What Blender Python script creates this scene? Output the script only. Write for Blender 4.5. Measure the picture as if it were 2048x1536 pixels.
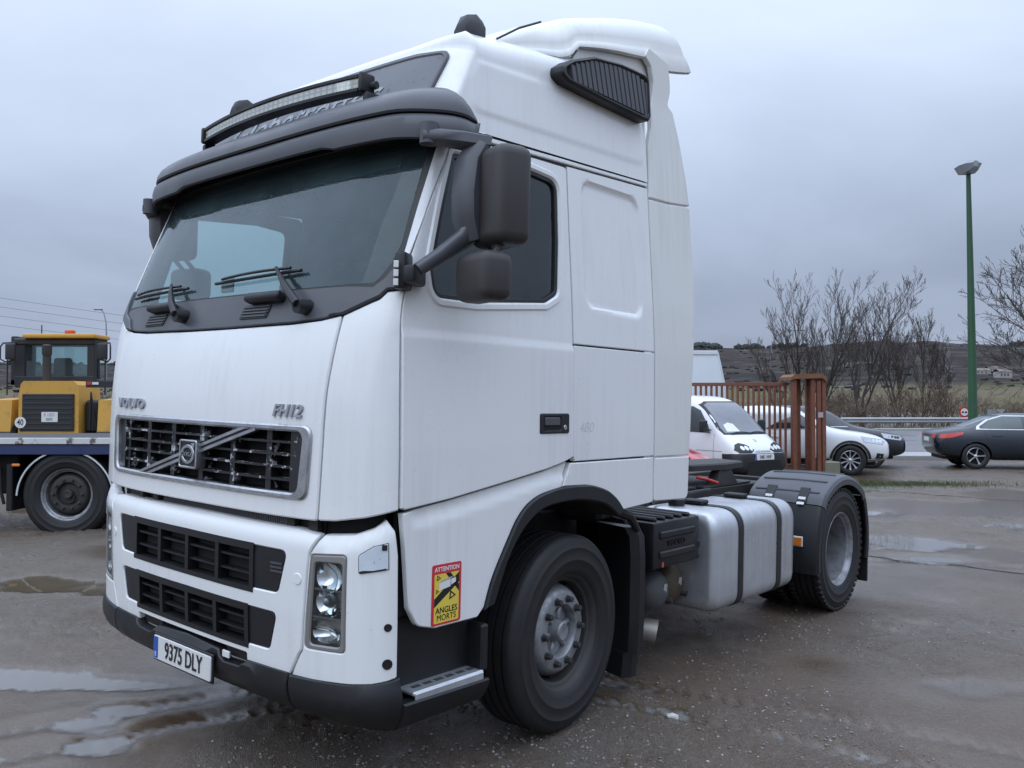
import bpy, bmesh, math, random
import numpy as np
from mathutils import Vector, Matrix, geometry
from mathutils.bvhtree import BVHTree

for o in list(bpy.data.objects):
    bpy.data.objects.remove(o)
R = math.radians
rng = np.random.default_rng(7)
random.seed(7)
scene = bpy.context.scene
C = scene.collection

# ------------------------------------------------------------------ camera
EYE = 1.7285
PITCH = R(1.26)
cam_d = bpy.data.cameras.new('camera')
cam_d.sensor_width = 36.0
cam_d.lens = 36.0 * 1726.8 / 2048
cam_d.clip_start = 0.05
cam_d.clip_end = 9000
cam = bpy.data.objects.new('camera', cam_d)
C.objects.link(cam)
cam.location = (0, 0, EYE)
cam.rotation_euler = (R(90) + PITCH, 0, 0)
scene.camera = cam

# ------------------------------------------------------------------ sky and sun (overcast)
SUN_AZ = R(132)     # hidden sun behind the cloud, over the viewer's left shoulder (from +Y towards -X)
SUN_EL = R(32)
sun_dir = Vector((-math.sin(SUN_AZ) * math.cos(SUN_EL), math.cos(SUN_AZ) * math.cos(SUN_EL), math.sin(SUN_EL)))
world = bpy.data.worlds.new('World')
scene.world = world
world.use_nodes = True
wn = world.node_tree.nodes
wl = world.node_tree.links
wn.clear()


def wnode(t, **kw):
    n = wn.new(t)
    for k, v in kw.items():
        setattr(n, k, v)
    return n


def wmath(op, a, b=None, c=None):
    n = wn.new('ShaderNodeMath')
    n.operation = op
    for i, v in enumerate((a, b, c)):
        if v is None:
            continue
        if isinstance(v, (int, float)):
            n.inputs[i].default_value = v
        else:
            wl.new(v, n.inputs[i])
    return n.outputs[0]


w_out = wnode('ShaderNodeOutputWorld')
w_bg = wnode('ShaderNodeBackground')
w_sky = wnode('ShaderNodeTexSky', sky_type='NISHITA')
w_sky.sun_disc = False
w_sky.sun_elevation = SUN_EL
w_sky.sun_rotation = -SUN_AZ
w_sky.air_density = 1.6
w_sky.dust_density = 1.0
w_tc = wnode('ShaderNodeTexCoord')
w_sep = wnode('ShaderNodeSeparateXYZ')
wl.new(w_tc.outputs['Generated'], w_sep.inputs[0])
w_up = wmath('MAXIMUM', w_sep.outputs['Z'], 0.0)
# cloud deck projected on a plane: stretched towards the horizon like a real stratus layer
w_den = wmath('ADD', w_up, 0.18)
w_cx = wmath('DIVIDE', w_sep.outputs['X'], w_den)
w_cy = wmath('DIVIDE', w_sep.outputs['Y'], w_den)
w_cmb = wnode('ShaderNodeCombineXYZ')
wl.new(w_cx, w_cmb.inputs[0])
wl.new(w_cy, w_cmb.inputs[1])
w_n1 = wnode('ShaderNodeTexNoise')
w_n1.inputs['Scale'].default_value = 0.62
w_n1.inputs['Detail'].default_value = 6.0
w_n1.inputs['Roughness'].default_value = 0.5
w_n1.inputs['Distortion'].default_value = 0.35
wl.new(w_cmb.outputs[0], w_n1.inputs['Vector'])
# overcast luminance: zenith about three times the horizon, a wide brighter area of thinner cloud
w_dot = wnode('ShaderNodeVectorMath', operation='DOT_PRODUCT')
wl.new(w_tc.outputs['Generated'], w_dot.inputs[0])
w_dot.inputs[1].default_value = Vector((-.80, .35, .48)).normalized()   # thinner cloud
w_glow = wmath('POWER', wmath('MULTIPLY_ADD', w_dot.outputs['Value'], 0.5, 0.5), 2.2)
w_lum = wmath('MULTIPLY_ADD', w_up, 0.80, 0.48)
w_lum = wmath('MULTIPLY_ADD', wmath('MULTIPLY', w_up, w_up), 1.85, w_lum)
w_lum = wmath('MULTIPLY_ADD', w_glow, 0.10, w_lum)
w_cl = wmath('MULTIPLY_ADD', wmath('SUBTRACT', w_n1.outputs['Fac'], 0.5), 0.95, 1.0)
w_lum = wmath('MULTIPLY', w_lum, w_cl)
w_tint = wnode('ShaderNodeMix', data_type='RGBA')
w_tint.inputs['A'].default_value = (0.55, 0.685, 1.0, 1)
w_tint.inputs['B'].default_value = (0.68, 0.79, 1.0, 1)
w_tf = wmath('MULTIPLY', w_lum, 0.95)
w_tf.node.use_clamp = True
wl.new(w_tf, w_tint.inputs['Factor'])
w_cloud = wnode('ShaderNodeVectorMath', operation='SCALE')
wl.new(w_tint.outputs['Result'], w_cloud.inputs[0])
wl.new(w_lum, w_cloud.inputs['Scale'])
w_blue = wnode('ShaderNodeVectorMath', operation='SCALE')
wl.new(w_sky.outputs[0], w_blue.inputs[0])
w_blue.inputs['Scale'].default_value = 0.07
w_mix = wnode('ShaderNodeMix', data_type='RGBA')
w_mix.inputs['Factor'].default_value = 0.95
wl.new(w_blue.outputs[0], w_mix.inputs['A'])
wl.new(w_cloud.outputs[0], w_mix.inputs['B'])
wl.new(w_mix.outputs['Result'], w_bg.inputs['Color'])
w_bg.inputs['Strength'].default_value = 1.0
wl.new(w_bg.outputs[0], w_out.inputs['Surface'])

sun_d = bpy.data.lights.new('sun', 'SUN')
sun_d.energy = 0.5
sun_d.angle = R(55)
sun_d.color = (0.84, 0.93, 1.0)
sun = bpy.data.objects.new('sun', sun_d)
C.objects.link(sun)
sun.rotation_euler = sun_dir.to_track_quat('Z', 'Y').to_euler()

vs = scene.view_settings
vs.view_transform = 'Standard'
vs.look = 'None'
vs.gamma = 1.0
vs.use_curve_mapping = False
vs.exposure = 0.0
scene.cycles.max_bounces = 6
scene.cycles.transparent_max_bounces = 12
scene.cycles.caustics_reflective = False
scene.cycles.caustics_refractive = False

# ------------------------------------------------------------------ materials
MATS = {}


def mat(name, col, rough=0.5, metal=0.0, var=0.08, vscale=3.0, rvar=0.08, bump=0.0, bscale=60.0, coat=0.0,
        dirt=0.0, streak=0.0, dcol=(0.12, 0.10, 0.085), dscale=9.0, dlo=0.55, dhi=0.75, spec=0.5, emit=None, ior=1.5):
    if name in MATS:
        return MATS[name]
    m = bpy.data.materials.new(name)
    m.use_nodes = True
    nt = m.node_tree
    nd, lk = nt.nodes, nt.links
    b = nd['Principled BSDF']
    b.inputs['Metallic'].default_value = metal
    b.inputs['Coat Weight'].default_value = coat
    b.inputs['Coat Roughness'].default_value = 0.08
    b.inputs['Specular IOR Level'].default_value = spec
    b.inputs['IOR'].default_value = ior
    tc = nd.new('ShaderNodeTexCoord')
    n1 = nd.new('ShaderNodeTexNoise')
    n1.inputs['Scale'].default_value = vscale
    n1.inputs['Detail'].default_value = 5
    lk.new(tc.outputs['Object'], n1.inputs['Vector'])
    mx = nd.new('ShaderNodeMix')
    mx.data_type = 'RGBA'
    mx.inputs['A'].default_value = (*[max(0, c * (1 - var)) for c in col], 1)
    mx.inputs['B'].default_value = (*[min(1, c * (1 + var)) for c in col], 1)
    lk.new(n1.outputs['Fac'], mx.inputs['Factor'])
    out = mx.outputs['Result']
    rr = nd.new('ShaderNodeMapRange')
    rr.inputs['From Min'].default_value = 0.3
    rr.inputs['From Max'].default_value = 0.7
    rr.inputs['To Min'].default_value = max(0.02, rough - rvar)
    rr.inputs['To Max'].default_value = min(1, rough + rvar)
    lk.new(n1.outputs['Fac'], rr.inputs['Value'])
    rout = rr.outputs[0]
    if dirt > 0:
        n2 = nd.new('ShaderNodeTexNoise')
        n2.inputs['Scale'].default_value = dscale
        n2.inputs['Detail'].default_value = 8
        n2.inputs['Roughness'].default_value = 0.68
        lk.new(tc.outputs['Object'], n2.inputs['Vector'])
        r2 = nd.new('ShaderNodeMapRange')
        r2.inputs['From Min'].default_value = dlo
        r2.inputs['From Max'].default_value = dhi
        r2.inputs['To Max'].default_value = dirt
        lk.new(n2.outputs['Fac'], r2.inputs['Value'])
        m2 = nd.new('ShaderNodeMix')
        m2.data_type = 'RGBA'
        lk.new(r2.outputs[0], m2.inputs['Factor'])
        lk.new(out, m2.inputs['A'])
        m2.inputs['B'].default_value = (*dcol, 1)
        out = m2.outputs['Result']
        m3 = nd.new('ShaderNodeMix')
        m3.data_type = 'FLOAT'
        lk.new(r2.outputs[0], m3.inputs['Factor'])
        lk.new(rout, m3.inputs['A'])
        m3.inputs['B'].default_value = 0.8
        rout = m3.outputs['Result']
    if streak > 0:
        mp = nd.new('ShaderNodeMapping')
        mp.inputs['Scale'].default_value = (26, 26, 1.1)
        lk.new(tc.outputs['Object'], mp.inputs['Vector'])
        n4 = nd.new('ShaderNodeTexNoise')
        n4.inputs['Scale'].default_value = 1.0
        n4.inputs['Detail'].default_value = 4
        lk.new(mp.outputs[0], n4.inputs['Vector'])
        n5 = nd.new('ShaderNodeTexNoise')
        n5.inputs['Scale'].default_value = 1.3
        n5.inputs['Detail'].default_value = 3
        lk.new(tc.outputs['Object'], n5.inputs['Vector'])
        pr_ = nd.new('ShaderNodeMath')
        pr_.operation = 'MULTIPLY'
        lk.new(n4.outputs['Fac'], pr_.inputs[0])
        lk.new(n5.outputs['Fac'], pr_.inputs[1])
        r4 = nd.new('ShaderNodeMapRange')
        r4.inputs['From Min'].default_value = 0.24
        r4.inputs['From Max'].default_value = 0.40
        r4.inputs['To Max'].default_value = streak
        lk.new(pr_.outputs[0], r4.inputs['Value'])
        m5 = nd.new('ShaderNodeMix')
        m5.data_type = 'RGBA'
        lk.new(r4.outputs[0], m5.inputs['Factor'])
        lk.new(out, m5.inputs['A'])
        m5.inputs['B'].default_value = (*dcol, 1)
        out = m5.outputs['Result']
    lk.new(out, b.inputs['Base Color'])
    lk.new(rout, b.inputs['Roughness'])
    if bump > 0:
        n3 = nd.new('ShaderNodeTexNoise')
        n3.inputs['Scale'].default_value = bscale
        n3.inputs['Detail'].default_value = 3
        lk.new(tc.outputs['Object'], n3.inputs['Vector'])
        bp = nd.new('ShaderNodeBump')
        bp.inputs['Strength'].default_value = bump
        bp.inputs['Distance'].default_value = 0.01
        lk.new(n3.outputs['Fac'], bp.inputs['Height'])
        lk.new(bp.outputs[0], b.inputs['Normal'])
    if emit:
        b.inputs['Emission Color'].default_value = (*emit[0], 1)
        b.inputs['Emission Strength'].default_value = emit[1]
    MATS[name] = m
    return m


def glass(name, tint, refl=1.0, fog=0.0, fogcol=(0.5, 0.56, 0.58), ior=1.5, drops=False):
    """thin glazing: tinted see-through, mirror reflection by angle, a film of mist"""
    if name in MATS:
        return MATS[name]
    m = bpy.data.materials.new(name)
    m.use_nodes = True
    nt = m.node_tree
    nd, lk = nt.nodes, nt.links
    nd.clear()
    out = nd.new('ShaderNodeOutputMaterial')
    tr = nd.new('ShaderNodeBsdfTransparent')
    tr.inputs['Color'].default_value = (*tint, 1)
    gl = nd.new('ShaderNodeBsdfGlossy')
    gl.inputs['Roughness'].default_value = 0.02
    gl.inputs['Color'].default_value = (0.9, 0.97, 1, 1)
    fr = nd.new('ShaderNodeFresnel')
    fr.inputs['IOR'].default_value = ior
    sc = nd.new('ShaderNodeMath')
    sc.operation = 'MULTIPLY'
    sc.use_clamp = True
    sc.inputs[1].default_value = refl
    lk.new(fr.outputs[0], sc.inputs[0])
    base = tr.outputs[0]
    if fog > 0:
        df = nd.new('ShaderNodeBsdfDiffuse')
        df.inputs['Color'].default_value = (*fogcol, 1)
        tl = nd.new('ShaderNodeBsdfTranslucent')
        tl.inputs['Color'].default_value = (*fogcol, 1)
        ad = nd.new('ShaderNodeMixShader')
        lk.new(df.outputs[0], ad.inputs[1])
        lk.new(tl.outputs[0], ad.inputs[2])
        tc = nd.new('ShaderNodeTexCoord')
        n1 = nd.new('ShaderNodeTexNoise')
        n1.inputs['Scale'].default_value = 3.5
        n1.inputs['Detail'].default_value = 9
        n1.inputs['Roughness'].default_value = 0.7
        lk.new(tc.outputs['Object'], n1.inputs['Vector'])
        mr = nd.new('ShaderNodeMapRange')
        mr.inputs['From Min'].default_value = 0.3
        mr.inputs['From Max'].default_value = 0.7
        mr.inputs['To Min'].default_value = fog * 0.6
        mr.inputs['To Max'].default_value = fog * 1.4
        lk.new(n1.outputs['Fac'], mr.inputs['Value'])
        mf = nd.new('ShaderNodeMixShader')
        lk.new(mr.outputs[0], mf.inputs[0])
        lk.new(base, mf.inputs[1])
        lk.new(ad.outputs[0], mf.inputs[2])
        base = mf.outputs[0]
        if drops:
            vo = nd.new('ShaderNodeTexVoronoi')
            vo.inputs['Scale'].default_value = 70
            lk.new(tc.outputs['Object'], vo.inputs['Vector'])
            m4 = nd.new('ShaderNodeMapRange')
            m4.inputs['From Min'].default_value = 0.12
            m4.inputs['From Max'].default_value = 0.3
            m4.inputs['To Min'].default_value = 0.35
            m4.inputs['To Max'].default_value = 0.0
            lk.new(vo.outputs['Distance'], m4.inputs['Value'])
            bp = nd.new('ShaderNodeBump')
            bp.inputs['Strength'].default_value = 0.25
            bp.inputs['Distance'].default_value = 0.004
            lk.new(m4.outputs[0], bp.inputs['Height'])
            lk.new(bp.outputs[0], gl.inputs['Normal'])
    ms = nd.new('ShaderNodeMixShader')
    lk.new(sc.outputs[0], ms.inputs[0])
    lk.new(base, ms.inputs[1])
    lk.new(gl.outputs[0], ms.inputs[2])
    lk.new(ms.outputs[0], out.inputs[0])
    MATS[name] = m
    return m


WHITE = mat('white_truck_paint', (0.83, 0.84, 0.835), 0.30, var=0.025, vscale=1.6, coat=0.4, streak=0.11, dirt=0.5, dscale=42, dlo=0.66, dhi=0.74, dcol=(0.34, 0.32, 0.30))
WHITE2 = mat('white_fairing_paint', (0.77, 0.775, 0.745), 0.42, var=0.03, vscale=1.4, coat=0.15, streak=0.13, dirt=0.25, dscale=40, dlo=0.64, dhi=0.80, dcol=(0.32, 0.30, 0.27))
BLACKP = mat('black_plastic', (0.0085, 0.009, 0.011), 0.5, var=0.25, vscale=5, rvar=0.12, bump=0.05, bscale=300, dirt=0.35, dscale=7, dlo=0.52, dhi=0.8, dcol=(0.032, 0.031, 0.031))
GREYP = mat('weathered_grey_plastic', (0.075, 0.078, 0.088), 0.42, var=0.2, vscale=2.5, rvar=0.14, bump=0.03, bscale=260)
MIRP = mat('mirror_shell_plastic', (0.040, 0.036, 0.035), 0.55, var=0.2, vscale=3, bump=0.06, bscale=400)
DARK = mat('dark_void', (0.010, 0.010, 0.011), 0.85, var=0.3)
UNDER = mat('oily_chassis', (0.022, 0.021, 0.020), 0.6, var=0.4, vscale=8, bump=0.2, bscale=40, dirt=0.5, dscale=6, dlo=0.45, dhi=0.75, dcol=(0.055, 0.048, 0.042))
RUBBER = mat('tyre_rubber', (0.0125, 0.0125, 0.0135), 0.6, var=0.25, vscale=4, bump=0.1, bscale=120, dirt=0.5, dscale=5, dlo=0.48, dhi=0.8, dcol=(0.032, 0.029, 0.027))
SEAL = mat('rubber_seal', (0.012, 0.012, 0.013), 0.5, var=0.2)
CHROME = mat('dull_chrome', (0.50, 0.51, 0.53), 0.28, metal=0.95, var=0.18, vscale=12, rvar=0.16, dirt=0.5, dscale=22, dlo=0.5, dhi=0.75, dcol=(0.16, 0.155, 0.15))
BADGE = mat('badge_grey', (0.36, 0.37, 0.40), 0.4, metal=0.25, var=0.15, vscale=20)
ALU = mat('brushed_aluminium', (0.58, 0.60, 0.63), 0.33, metal=0.65, var=0.07, vscale=3.0, rvar=0.08, streak=0.2, dirt=0.35, dscale=4.5, dlo=0.50, dhi=0.80, dcol=(0.22, 0.21, 0.20))
STEELW = mat('grey_steel_wheel', (0.33, 0.34, 0.36), 0.45, metal=0.45, var=0.2, vscale=9, dirt=0.8, dscale=8, dlo=0.42, dhi=0.72, dcol=(0.07, 0.063, 0.056))
DIRTST = mat('dirty_dark_steel', (0.05, 0.048, 0.046), 0.6, metal=0.3, var=0.3, vscale=10, bump=0.15, bscale=60)
REFLECT = mat('lamp_reflector', (0.80, 0.82, 0.84), 0.12, metal=1.0, var=0.06, vscale=25)
LAMPGREY = mat('lamp_bezel_grey', (0.26, 0.25, 0.24), 0.42, metal=0.3, var=0.1)
FABRIC = mat('cab_fabric', (0.05, 0.053, 0.06), 0.9, var=0.2, vscale=14)
DASH = mat('dashboard_plastic', (0.09, 0.095, 0.10), 0.7, var=0.15)
AMBER = mat('amber_lens', (0.75, 0.22, 0.02), 0.25, var=0.1, coat=0.5)
REDL = mat('red_lens', (0.55, 0.02, 0.015), 0.2, var=0.12, coat=0.6)
PLATEW = mat('plate_white', (0.74, 0.74, 0.72), 0.4, var=0.05, dirt=0.25, dscale=30, dlo=0.55, dhi=0.8)
PLATEB = mat('plate_blue', (0.015, 0.09, 0.42), 0.4, var=0.08)
INK = mat('plate_black', (0.012, 0.012, 0.013), 0.4, var=0.1)
W_GLASS = glass('windscreen_glass', (0.66, 0.86, 0.86), refl=1.0, fog=0.155, fogcol=(0.36, 0.55, 0.60), drops=True)
S_GLASS = glass('side_window_glass', (0.55, 0.66, 0.66), refl=1.25, fog=0.03)
CLEAR = glass('clear_lens', (0.93, 0.95, 0.95), refl=1.0, ior=1.4)


# ------------------------------------------------------------------ object helpers
def obj(name, V, F, m, parent=None, smooth=True, sharp=35, M=None):
    V = np.asarray(V, float)
    me = bpy.data.meshes.new(name)
    if M is not None:
        V = V @ np.array(M.to_3x3()).T + np.array(M.translation)
    me.from_pydata(V.tolist(), [], [list(map(int, f)) for f in F])
    me.update()
    if smooth:
        me.polygons.foreach_set('use_smooth', [True] * len(me.polygons))
        me.set_sharp_from_angle(angle=R(sharp))
    if m:
        me.materials.append(m)
    o = bpy.data.objects.new(name, me)
    C.objects.link(o)
    if parent:
        o.parent = parent
    return o


def inst(src, name, parent, loc=(0, 0, 0), rot=(0, 0, 0), scale=(1, 1, 1)):
    o = bpy.data.objects.new(name, src.data if hasattr(src, 'data') else src)
    C.objects.link(o)
    o.parent = parent
    o.location = loc
    o.rotation_euler = rot
    o.scale = scale
    return o


def thing(name, label, cat, loc=(0, 0, 0), rz=0.0, group=None):
    o = bpy.data.objects.new(name, None)
    o.empty_display_size = 0.2
    C.objects.link(o)
    o.location = loc
    o.rotation_euler = (0, 0, rz)
    return tag(o, label, cat, group)


def tag(o, label=None, cat=None, group=None, kind=None):
    if label:
        o['label'] = label
    if cat:
        o['category'] = cat
    if group:
        o['group'] = group
    if kind:
        o['kind'] = kind
    return o


class MB:
    """collects shapes for one mesh"""

    def __init__(s):
        s.V, s.F = [], []

    def add(s, V, F, M=None):
        k = len(s.V)
        if M is not None:
            V = [tuple(M @ Vector(v)) for v in V]
        s.V += [tuple(map(float, v)) for v in V]
        s.F += [tuple(int(i) + k for i in f) for f in F]
        return s

    def build(s, name, m, parent=None, smooth=True, sharp=35):
        return obj(name, s.V, s.F, m, parent, smooth, sharp)


def rbox(c, size, bev=0.01, rot=None, seg=1):
    bm = bmesh.new()
    bmesh.ops.create_cube(bm, size=1.0)
    for v in bm.verts:
        v.co = Vector((v.co.x * size[0], v.co.y * size[1], v.co.z * size[2]))
    if bev > 0:
        b = min(bev, min(size) * 0.45)
        bmesh.ops.bevel(bm, geom=bm.edges[:], offset=b, segments=seg, profile=0.5, affect='EDGES')
    M = Matrix.Translation(c)
    if rot is not None:
        M = M @ rot.to_4x4()
    bm.transform(M)
    V = [tuple(v.co) for v in bm.verts]
    bm.verts.index_update()
    F = [tuple(v.index for v in f.verts) for f in bm.faces]
    bm.free()
    return V, F


def box(name, c, size, m, parent=None, bev=0.01, rot=None, seg=1):
    V, F = rbox(c, size, bev, rot, seg)
    return obj(name, V, F, m, parent)


def b2(x0, x1, y0, y1, z0, z1, bev=0.01, seg=1):
    return rbox(((x0 + x1) / 2, (y0 + y1) / 2, (z0 + z1) / 2), (abs(x1 - x0), abs(y1 - y0), abs(z1 - z0)), bev, None, seg)


def bx(name, x0, x1, y0, y1, z0, z1, m, parent=None, bev=0.01, seg=1):
    V, F = b2(x0, x1, y0, y1, z0, z1, bev, seg)
    return obj(name, V, F, m, parent)


def tube(path, r, n=8, cap=True):
    """swept circle; r number or list"""
    P = [Vector(p) for p in path]
    k = len(P)
    rs = r if hasattr(r, '__len__') else [r] * k
    V, F = [], []
    ref = Vector((0, 0, 1))
    T0 = (P[1] - P[0]).normalized()
    if abs(T0.dot(ref)) > 0.9:
        ref = Vector((1, 0, 0))
    a = T0.cross(ref).normalized()
    for i in range(k):
        T = (P[min(i + 1, k - 1)] - P[max(i - 1, 0)]).normalized()
        a = (a - T * a.dot(T))
        a = a.normalized() if a.length > 1e-6 else T.orthogonal().normalized()
        b = T.cross(a)
        for j in range(n):
            t = 2 * math.pi * j / n
            V.append(tuple(P[i] + (a * math.cos(t) + b * math.sin(t)) * rs[i]))
    for i in range(k - 1):
        for j in range(n):
            j2 = (j + 1) % n
            F.append((i * n + j, i * n + j2, (i + 1) * n + j2, (i + 1) * n + j))
    if cap:
        F.append(tuple(range(n - 1, -1, -1)))
        F.append(tuple(range((k - 1) * n, k * n)))
    return V, F


def lathe(prof, n=48, axis='Y', cap=False):
    """profile [(a, r)] turned about an axis"""
    V, F = [], []
    k = len(prof)
    for i, (a, r) in enumerate(prof):
        for j in range(n):
            t = 2 * math.pi * j / n
            c, s = r * math.cos(t), r * math.sin(t)
            V.append((c, a, s) if axis == 'Y' else ((a, c, s) if axis == 'X' else (c, s, a)))
    for i in range(k - 1):
        for j in range(n):
            j2 = (j + 1) % n
            f = (i * n + j, i * n + j2, (i + 1) * n + j2, (i + 1) * n + j)
            F.append(f)
    if cap:
        F.append(tuple(range(n)))
        F.append(tuple(range((k - 1) * n, k * n)))
    return V, F


def loft(secs, closed=False, capends=True):
    n = len(secs[0])
    V = [tuple(p) for s in secs for p in s]
    F = []
    for i in range(len(secs) - 1):
        for j in range(n if closed else n - 1):
            j2 = (j + 1) % n
            F.append((i * n + j, i * n + j2, (i + 1) * n + j2, (i + 1) * n + j))
    if capends and closed:
        F.append(tuple(range(n - 1, -1, -1)))
        F.append(tuple(range((len(secs) - 1) * n, len(secs) * n)))
    return V, F


# ------------------------------------------------------------------ polygons on curved surfaces
def area2(p):
    p = np.asarray(p)
    q = np.roll(p, -1, 0)
    return 0.5 * np.sum(p[:, 0] * q[:, 1] - q[:, 0] * p[:, 1])


def rpoly(pts, r=0.0, seg=5):
    """polygon with rounded corners; a point may carry its own radius"""
    P = [np.array(p[:2], float) for p in pts]
    rr = [(p[2] if len(p) > 2 else r) for p in pts]
    out = []
    n = len(P)
    for i in range(n):
        a, b, c = P[i - 1], P[i], P[(i + 1) % n]
        if rr[i] <= 1e-5:
            out.append(b)
            continue
        u = (a - b)
        v = (c - b)
        lu, lv = np.linalg.norm(u), np.linalg.norm(v)
        u /= lu
        v /= lv
        cosang = np.clip(u @ v, -1, 1)
        ang = math.acos(cosang)
        if ang > math.pi - 0.05:
            out.append(b)
            continue
        d = min(rr[i] / math.tan(ang / 2), lu * 0.48, lv * 0.48)
        p0, p1 = b + u * d, b + v * d
        for k in range(seg + 1):
            t = k / seg
            out.append((1 - t) ** 2 * p0 + 2 * t * (1 - t) * b + t * t * p1)
    return np.array(out)


def rrect(x0, x1, z0, z1, r, seg=5):
    return rpoly([(x0, z0), (x1, z0), (x1, z1), (x0, z1)], r, seg)


def circle2(cx, cz, r, n=20):
    t = np.linspace(0, 2 * np.pi, n, endpoint=False)
    return np.stack([cx + r * np.cos(t), cz + r * np.sin(t)], -1)


def dens(poly, step):
    poly = np.asarray(poly, float)
    out = []
    for i in range(len(poly)):
        a, b = poly[i], poly[(i + 1) % len(poly)]
        L = np.linalg.norm(b - a)
        if L < 1e-7:
            continue
        k = max(1, int(math.ceil(L / step)))
        for j in range(k):
            out.append(a + (b - a) * j / k)
    return np.array(out)


def inset(p, d):
    """move a counter-clockwise outline inwards"""
    a = p - np.roll(p, 1, 0)
    b = np.roll(p, -1, 0) - p
    na = np.stack([-a[:, 1], a[:, 0]], -1)
    nb = np.stack([-b[:, 1], b[:, 0]], -1)
    na /= np.linalg.norm(na, axis=1, keepdims=True) + 1e-12
    nb /= np.linalg.norm(nb, axis=1, keepdims=True) + 1e-12
    m = na + nb
    den = np.maximum(1 + np.sum(na * nb, 1, keepdims=True), 0.35)
    return p + m / den * d


def pip(pts, poly):
    x, y = pts[:, 0], pts[:, 1]
    ins = np.zeros(len(pts), bool)
    q = np.roll(poly, -1, 0)
    for (x1, y1), (x2, y2) in zip(poly, q):
        if y1 == y2:
            continue
        c = ((y1 > y) != (y2 > y)) & (x < (x2 - x1) * (y - y1) / (y2 - y1) + x1)
        ins ^= c
    return ins


def fill2d(loops, step):
    """triangulate outer loop minus holes with an interior grid"""
    outer = loops[0]
    lo, hi = outer.min(0), outer.max(0)
    pts = [p for l in loops for p in l]
    edges = []
    k = 0
    for l in loops:
        n = len(l)
        edges += [(k + i, k + (i + 1) % n) for i in range(n)]
        k += n
    gx = np.arange(lo[0] + step * 0.5, hi[0], step)
    gz = np.arange(lo[1] + step * 0.5, hi[1], step)
    if len(gx) and len(gz):
        G = np.stack(np.meshgrid(gx, gz), -1).reshape(-1, 2)
        ok = pip(G, outer)
        for h in loops[1:]:
            ok &= ~pip(G, h)
        G = G[ok]
        if len(G):
            B = np.array(pts)
            keep = np.ones(len(G), bool)
            for s in range(0, len(G), 2000):
                d = ((G[s:s + 2000, None] - B[None]) ** 2).sum(-1).min(1)
                keep[s:s + 2000] = d > (step * 0.45) ** 2
            pts = pts + list(G[keep])
    res = geometry.delaunay_2d_cdt([Vector(p) for p in pts], edges, [], 0, 1e-7)
    V2 = np.array([tuple(v) for v in res[0]])
    T = [f for f in res[2]]
    if len(T):
        tri = []
        for f in T:
            for i in range(1, len(f) - 1):
                tri.append((f[0], f[i], f[i + 1]))
        tri = np.array(tri)
        cen = V2[tri].mean(1)
        ok = pip(cen, outer)
        for h in loops[1:]:
            ok &= ~pip(cen, h)
        tri = tri[ok]
        e1, e2 = V2[tri[:, 1]] - V2[tri[:, 0]], V2[tri[:, 2]] - V2[tri[:, 0]]
        cr = e1[:, 0] * e2[:, 1] - e1[:, 1] * e2[:, 0]
        tri[cr < 0] = tri[cr < 0][:, ::-1]
        tri = tri[np.abs(cr) > 1e-10]
    else:
        tri = np.zeros((0, 3), int)
    return V2, tri


def panel_geo(outer, surf, holes=(), off=0.0, th=0.02, bev=0.004, step=0.05, back=False):
    outer = dens(outer, step)
    if area2(outer) < 0:
        outer = outer[::-1]
    hs = []
    for h in holes:
        h = dens(h, step)
        if area2(h) < 0:
            h = h[::-1]
        hs.append(h)
    loops = [inset(outer, bev)] + [inset(h, -bev) for h in hs]
    V2, T = fill2d(loops, step)
    V = list(surf(V2[:, 0], V2[:, 1], off))
    F = [tuple(t) for t in T]

    def skirt(base, flip):
        n = len(base)
        first = inset(base, bev if not flip else -bev)
        A = surf(first[:, 0], first[:, 1], off)
        B = surf(base[:, 0], base[:, 1], off - bev)
        D = surf(base[:, 0], base[:, 1], off - th)
        k = len(V)
        V.extend(A)
        V.extend(B)
        V.extend(D)
        for i in range(n):
            j = (i + 1) % n
            for a, b in ((k, k + n), (k + n, k + 2 * n)):
                f = (a + i, b + i, b + j, a + j)
                F.append(f if not flip else f[::-1])
    skirt(outer, False)
    for h in hs:
        skirt(h, True)
    if back:
        k = len(V)
        V.extend(surf(V2[:, 0], V2[:, 1], off - th))
        F += [tuple(int(i) + k for i in t[::-1]) for t in T]
    V = np.array(V)
    return V, F


def weld(V, F, eps=1e-5):
    V = np.asarray(V)
    key = np.round(V / eps).astype(np.int64)
    u, idx, inv = np.unique(key, axis=0, return_index=True, return_inverse=True)
    inv = inv.reshape(-1)
    F2 = []
    for f in F:
        g = [int(inv[i]) for i in f]
        h = [g[i] for i in range(len(g)) if g[i] != g[i - 1]]
        if len(set(h)) >= 3:
            F2.append(tuple(h))
    return V[idx], F2


def panel(name, outer, surf, m, parent, **kw):
    V, F = panel_geo(outer, surf, **kw)
    return obj(name, V, F, m, parent, True, 30)


def text_mesh(s, size, depth=0.004, bold=0.0, shear=0.0, spacing=1.0, xs=1.0):
    cu = bpy.data.curves.new('t', 'FONT')
    cu.body = s
    cu.size = size
    cu.extrude = depth
    cu.offset = bold
    cu.shear = shear
    cu.space_character = spacing
    cu.align_x = 'CENTER'
    cu.align_y = 'CENTER'
    cu.resolution_u = 3
    o = bpy.data.objects.new('t', cu)
    C.objects.link(o)
    bpy.context.view_layer.update()
    dg = bpy.context.evaluated_depsgraph_get()
    me = o.evaluated_get(dg).to_mesh()
    V = np.array([tuple(v.co) for v in me.vertices])
    F = [tuple(p.vertices) for p in me.polygons]
    o.evaluated_get(dg).to_mesh_clear()
    bpy.data.objects.remove(o)
    bpy.data.curves.remove(cu)
    V[:, 0] *= xs
    return V, F


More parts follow.
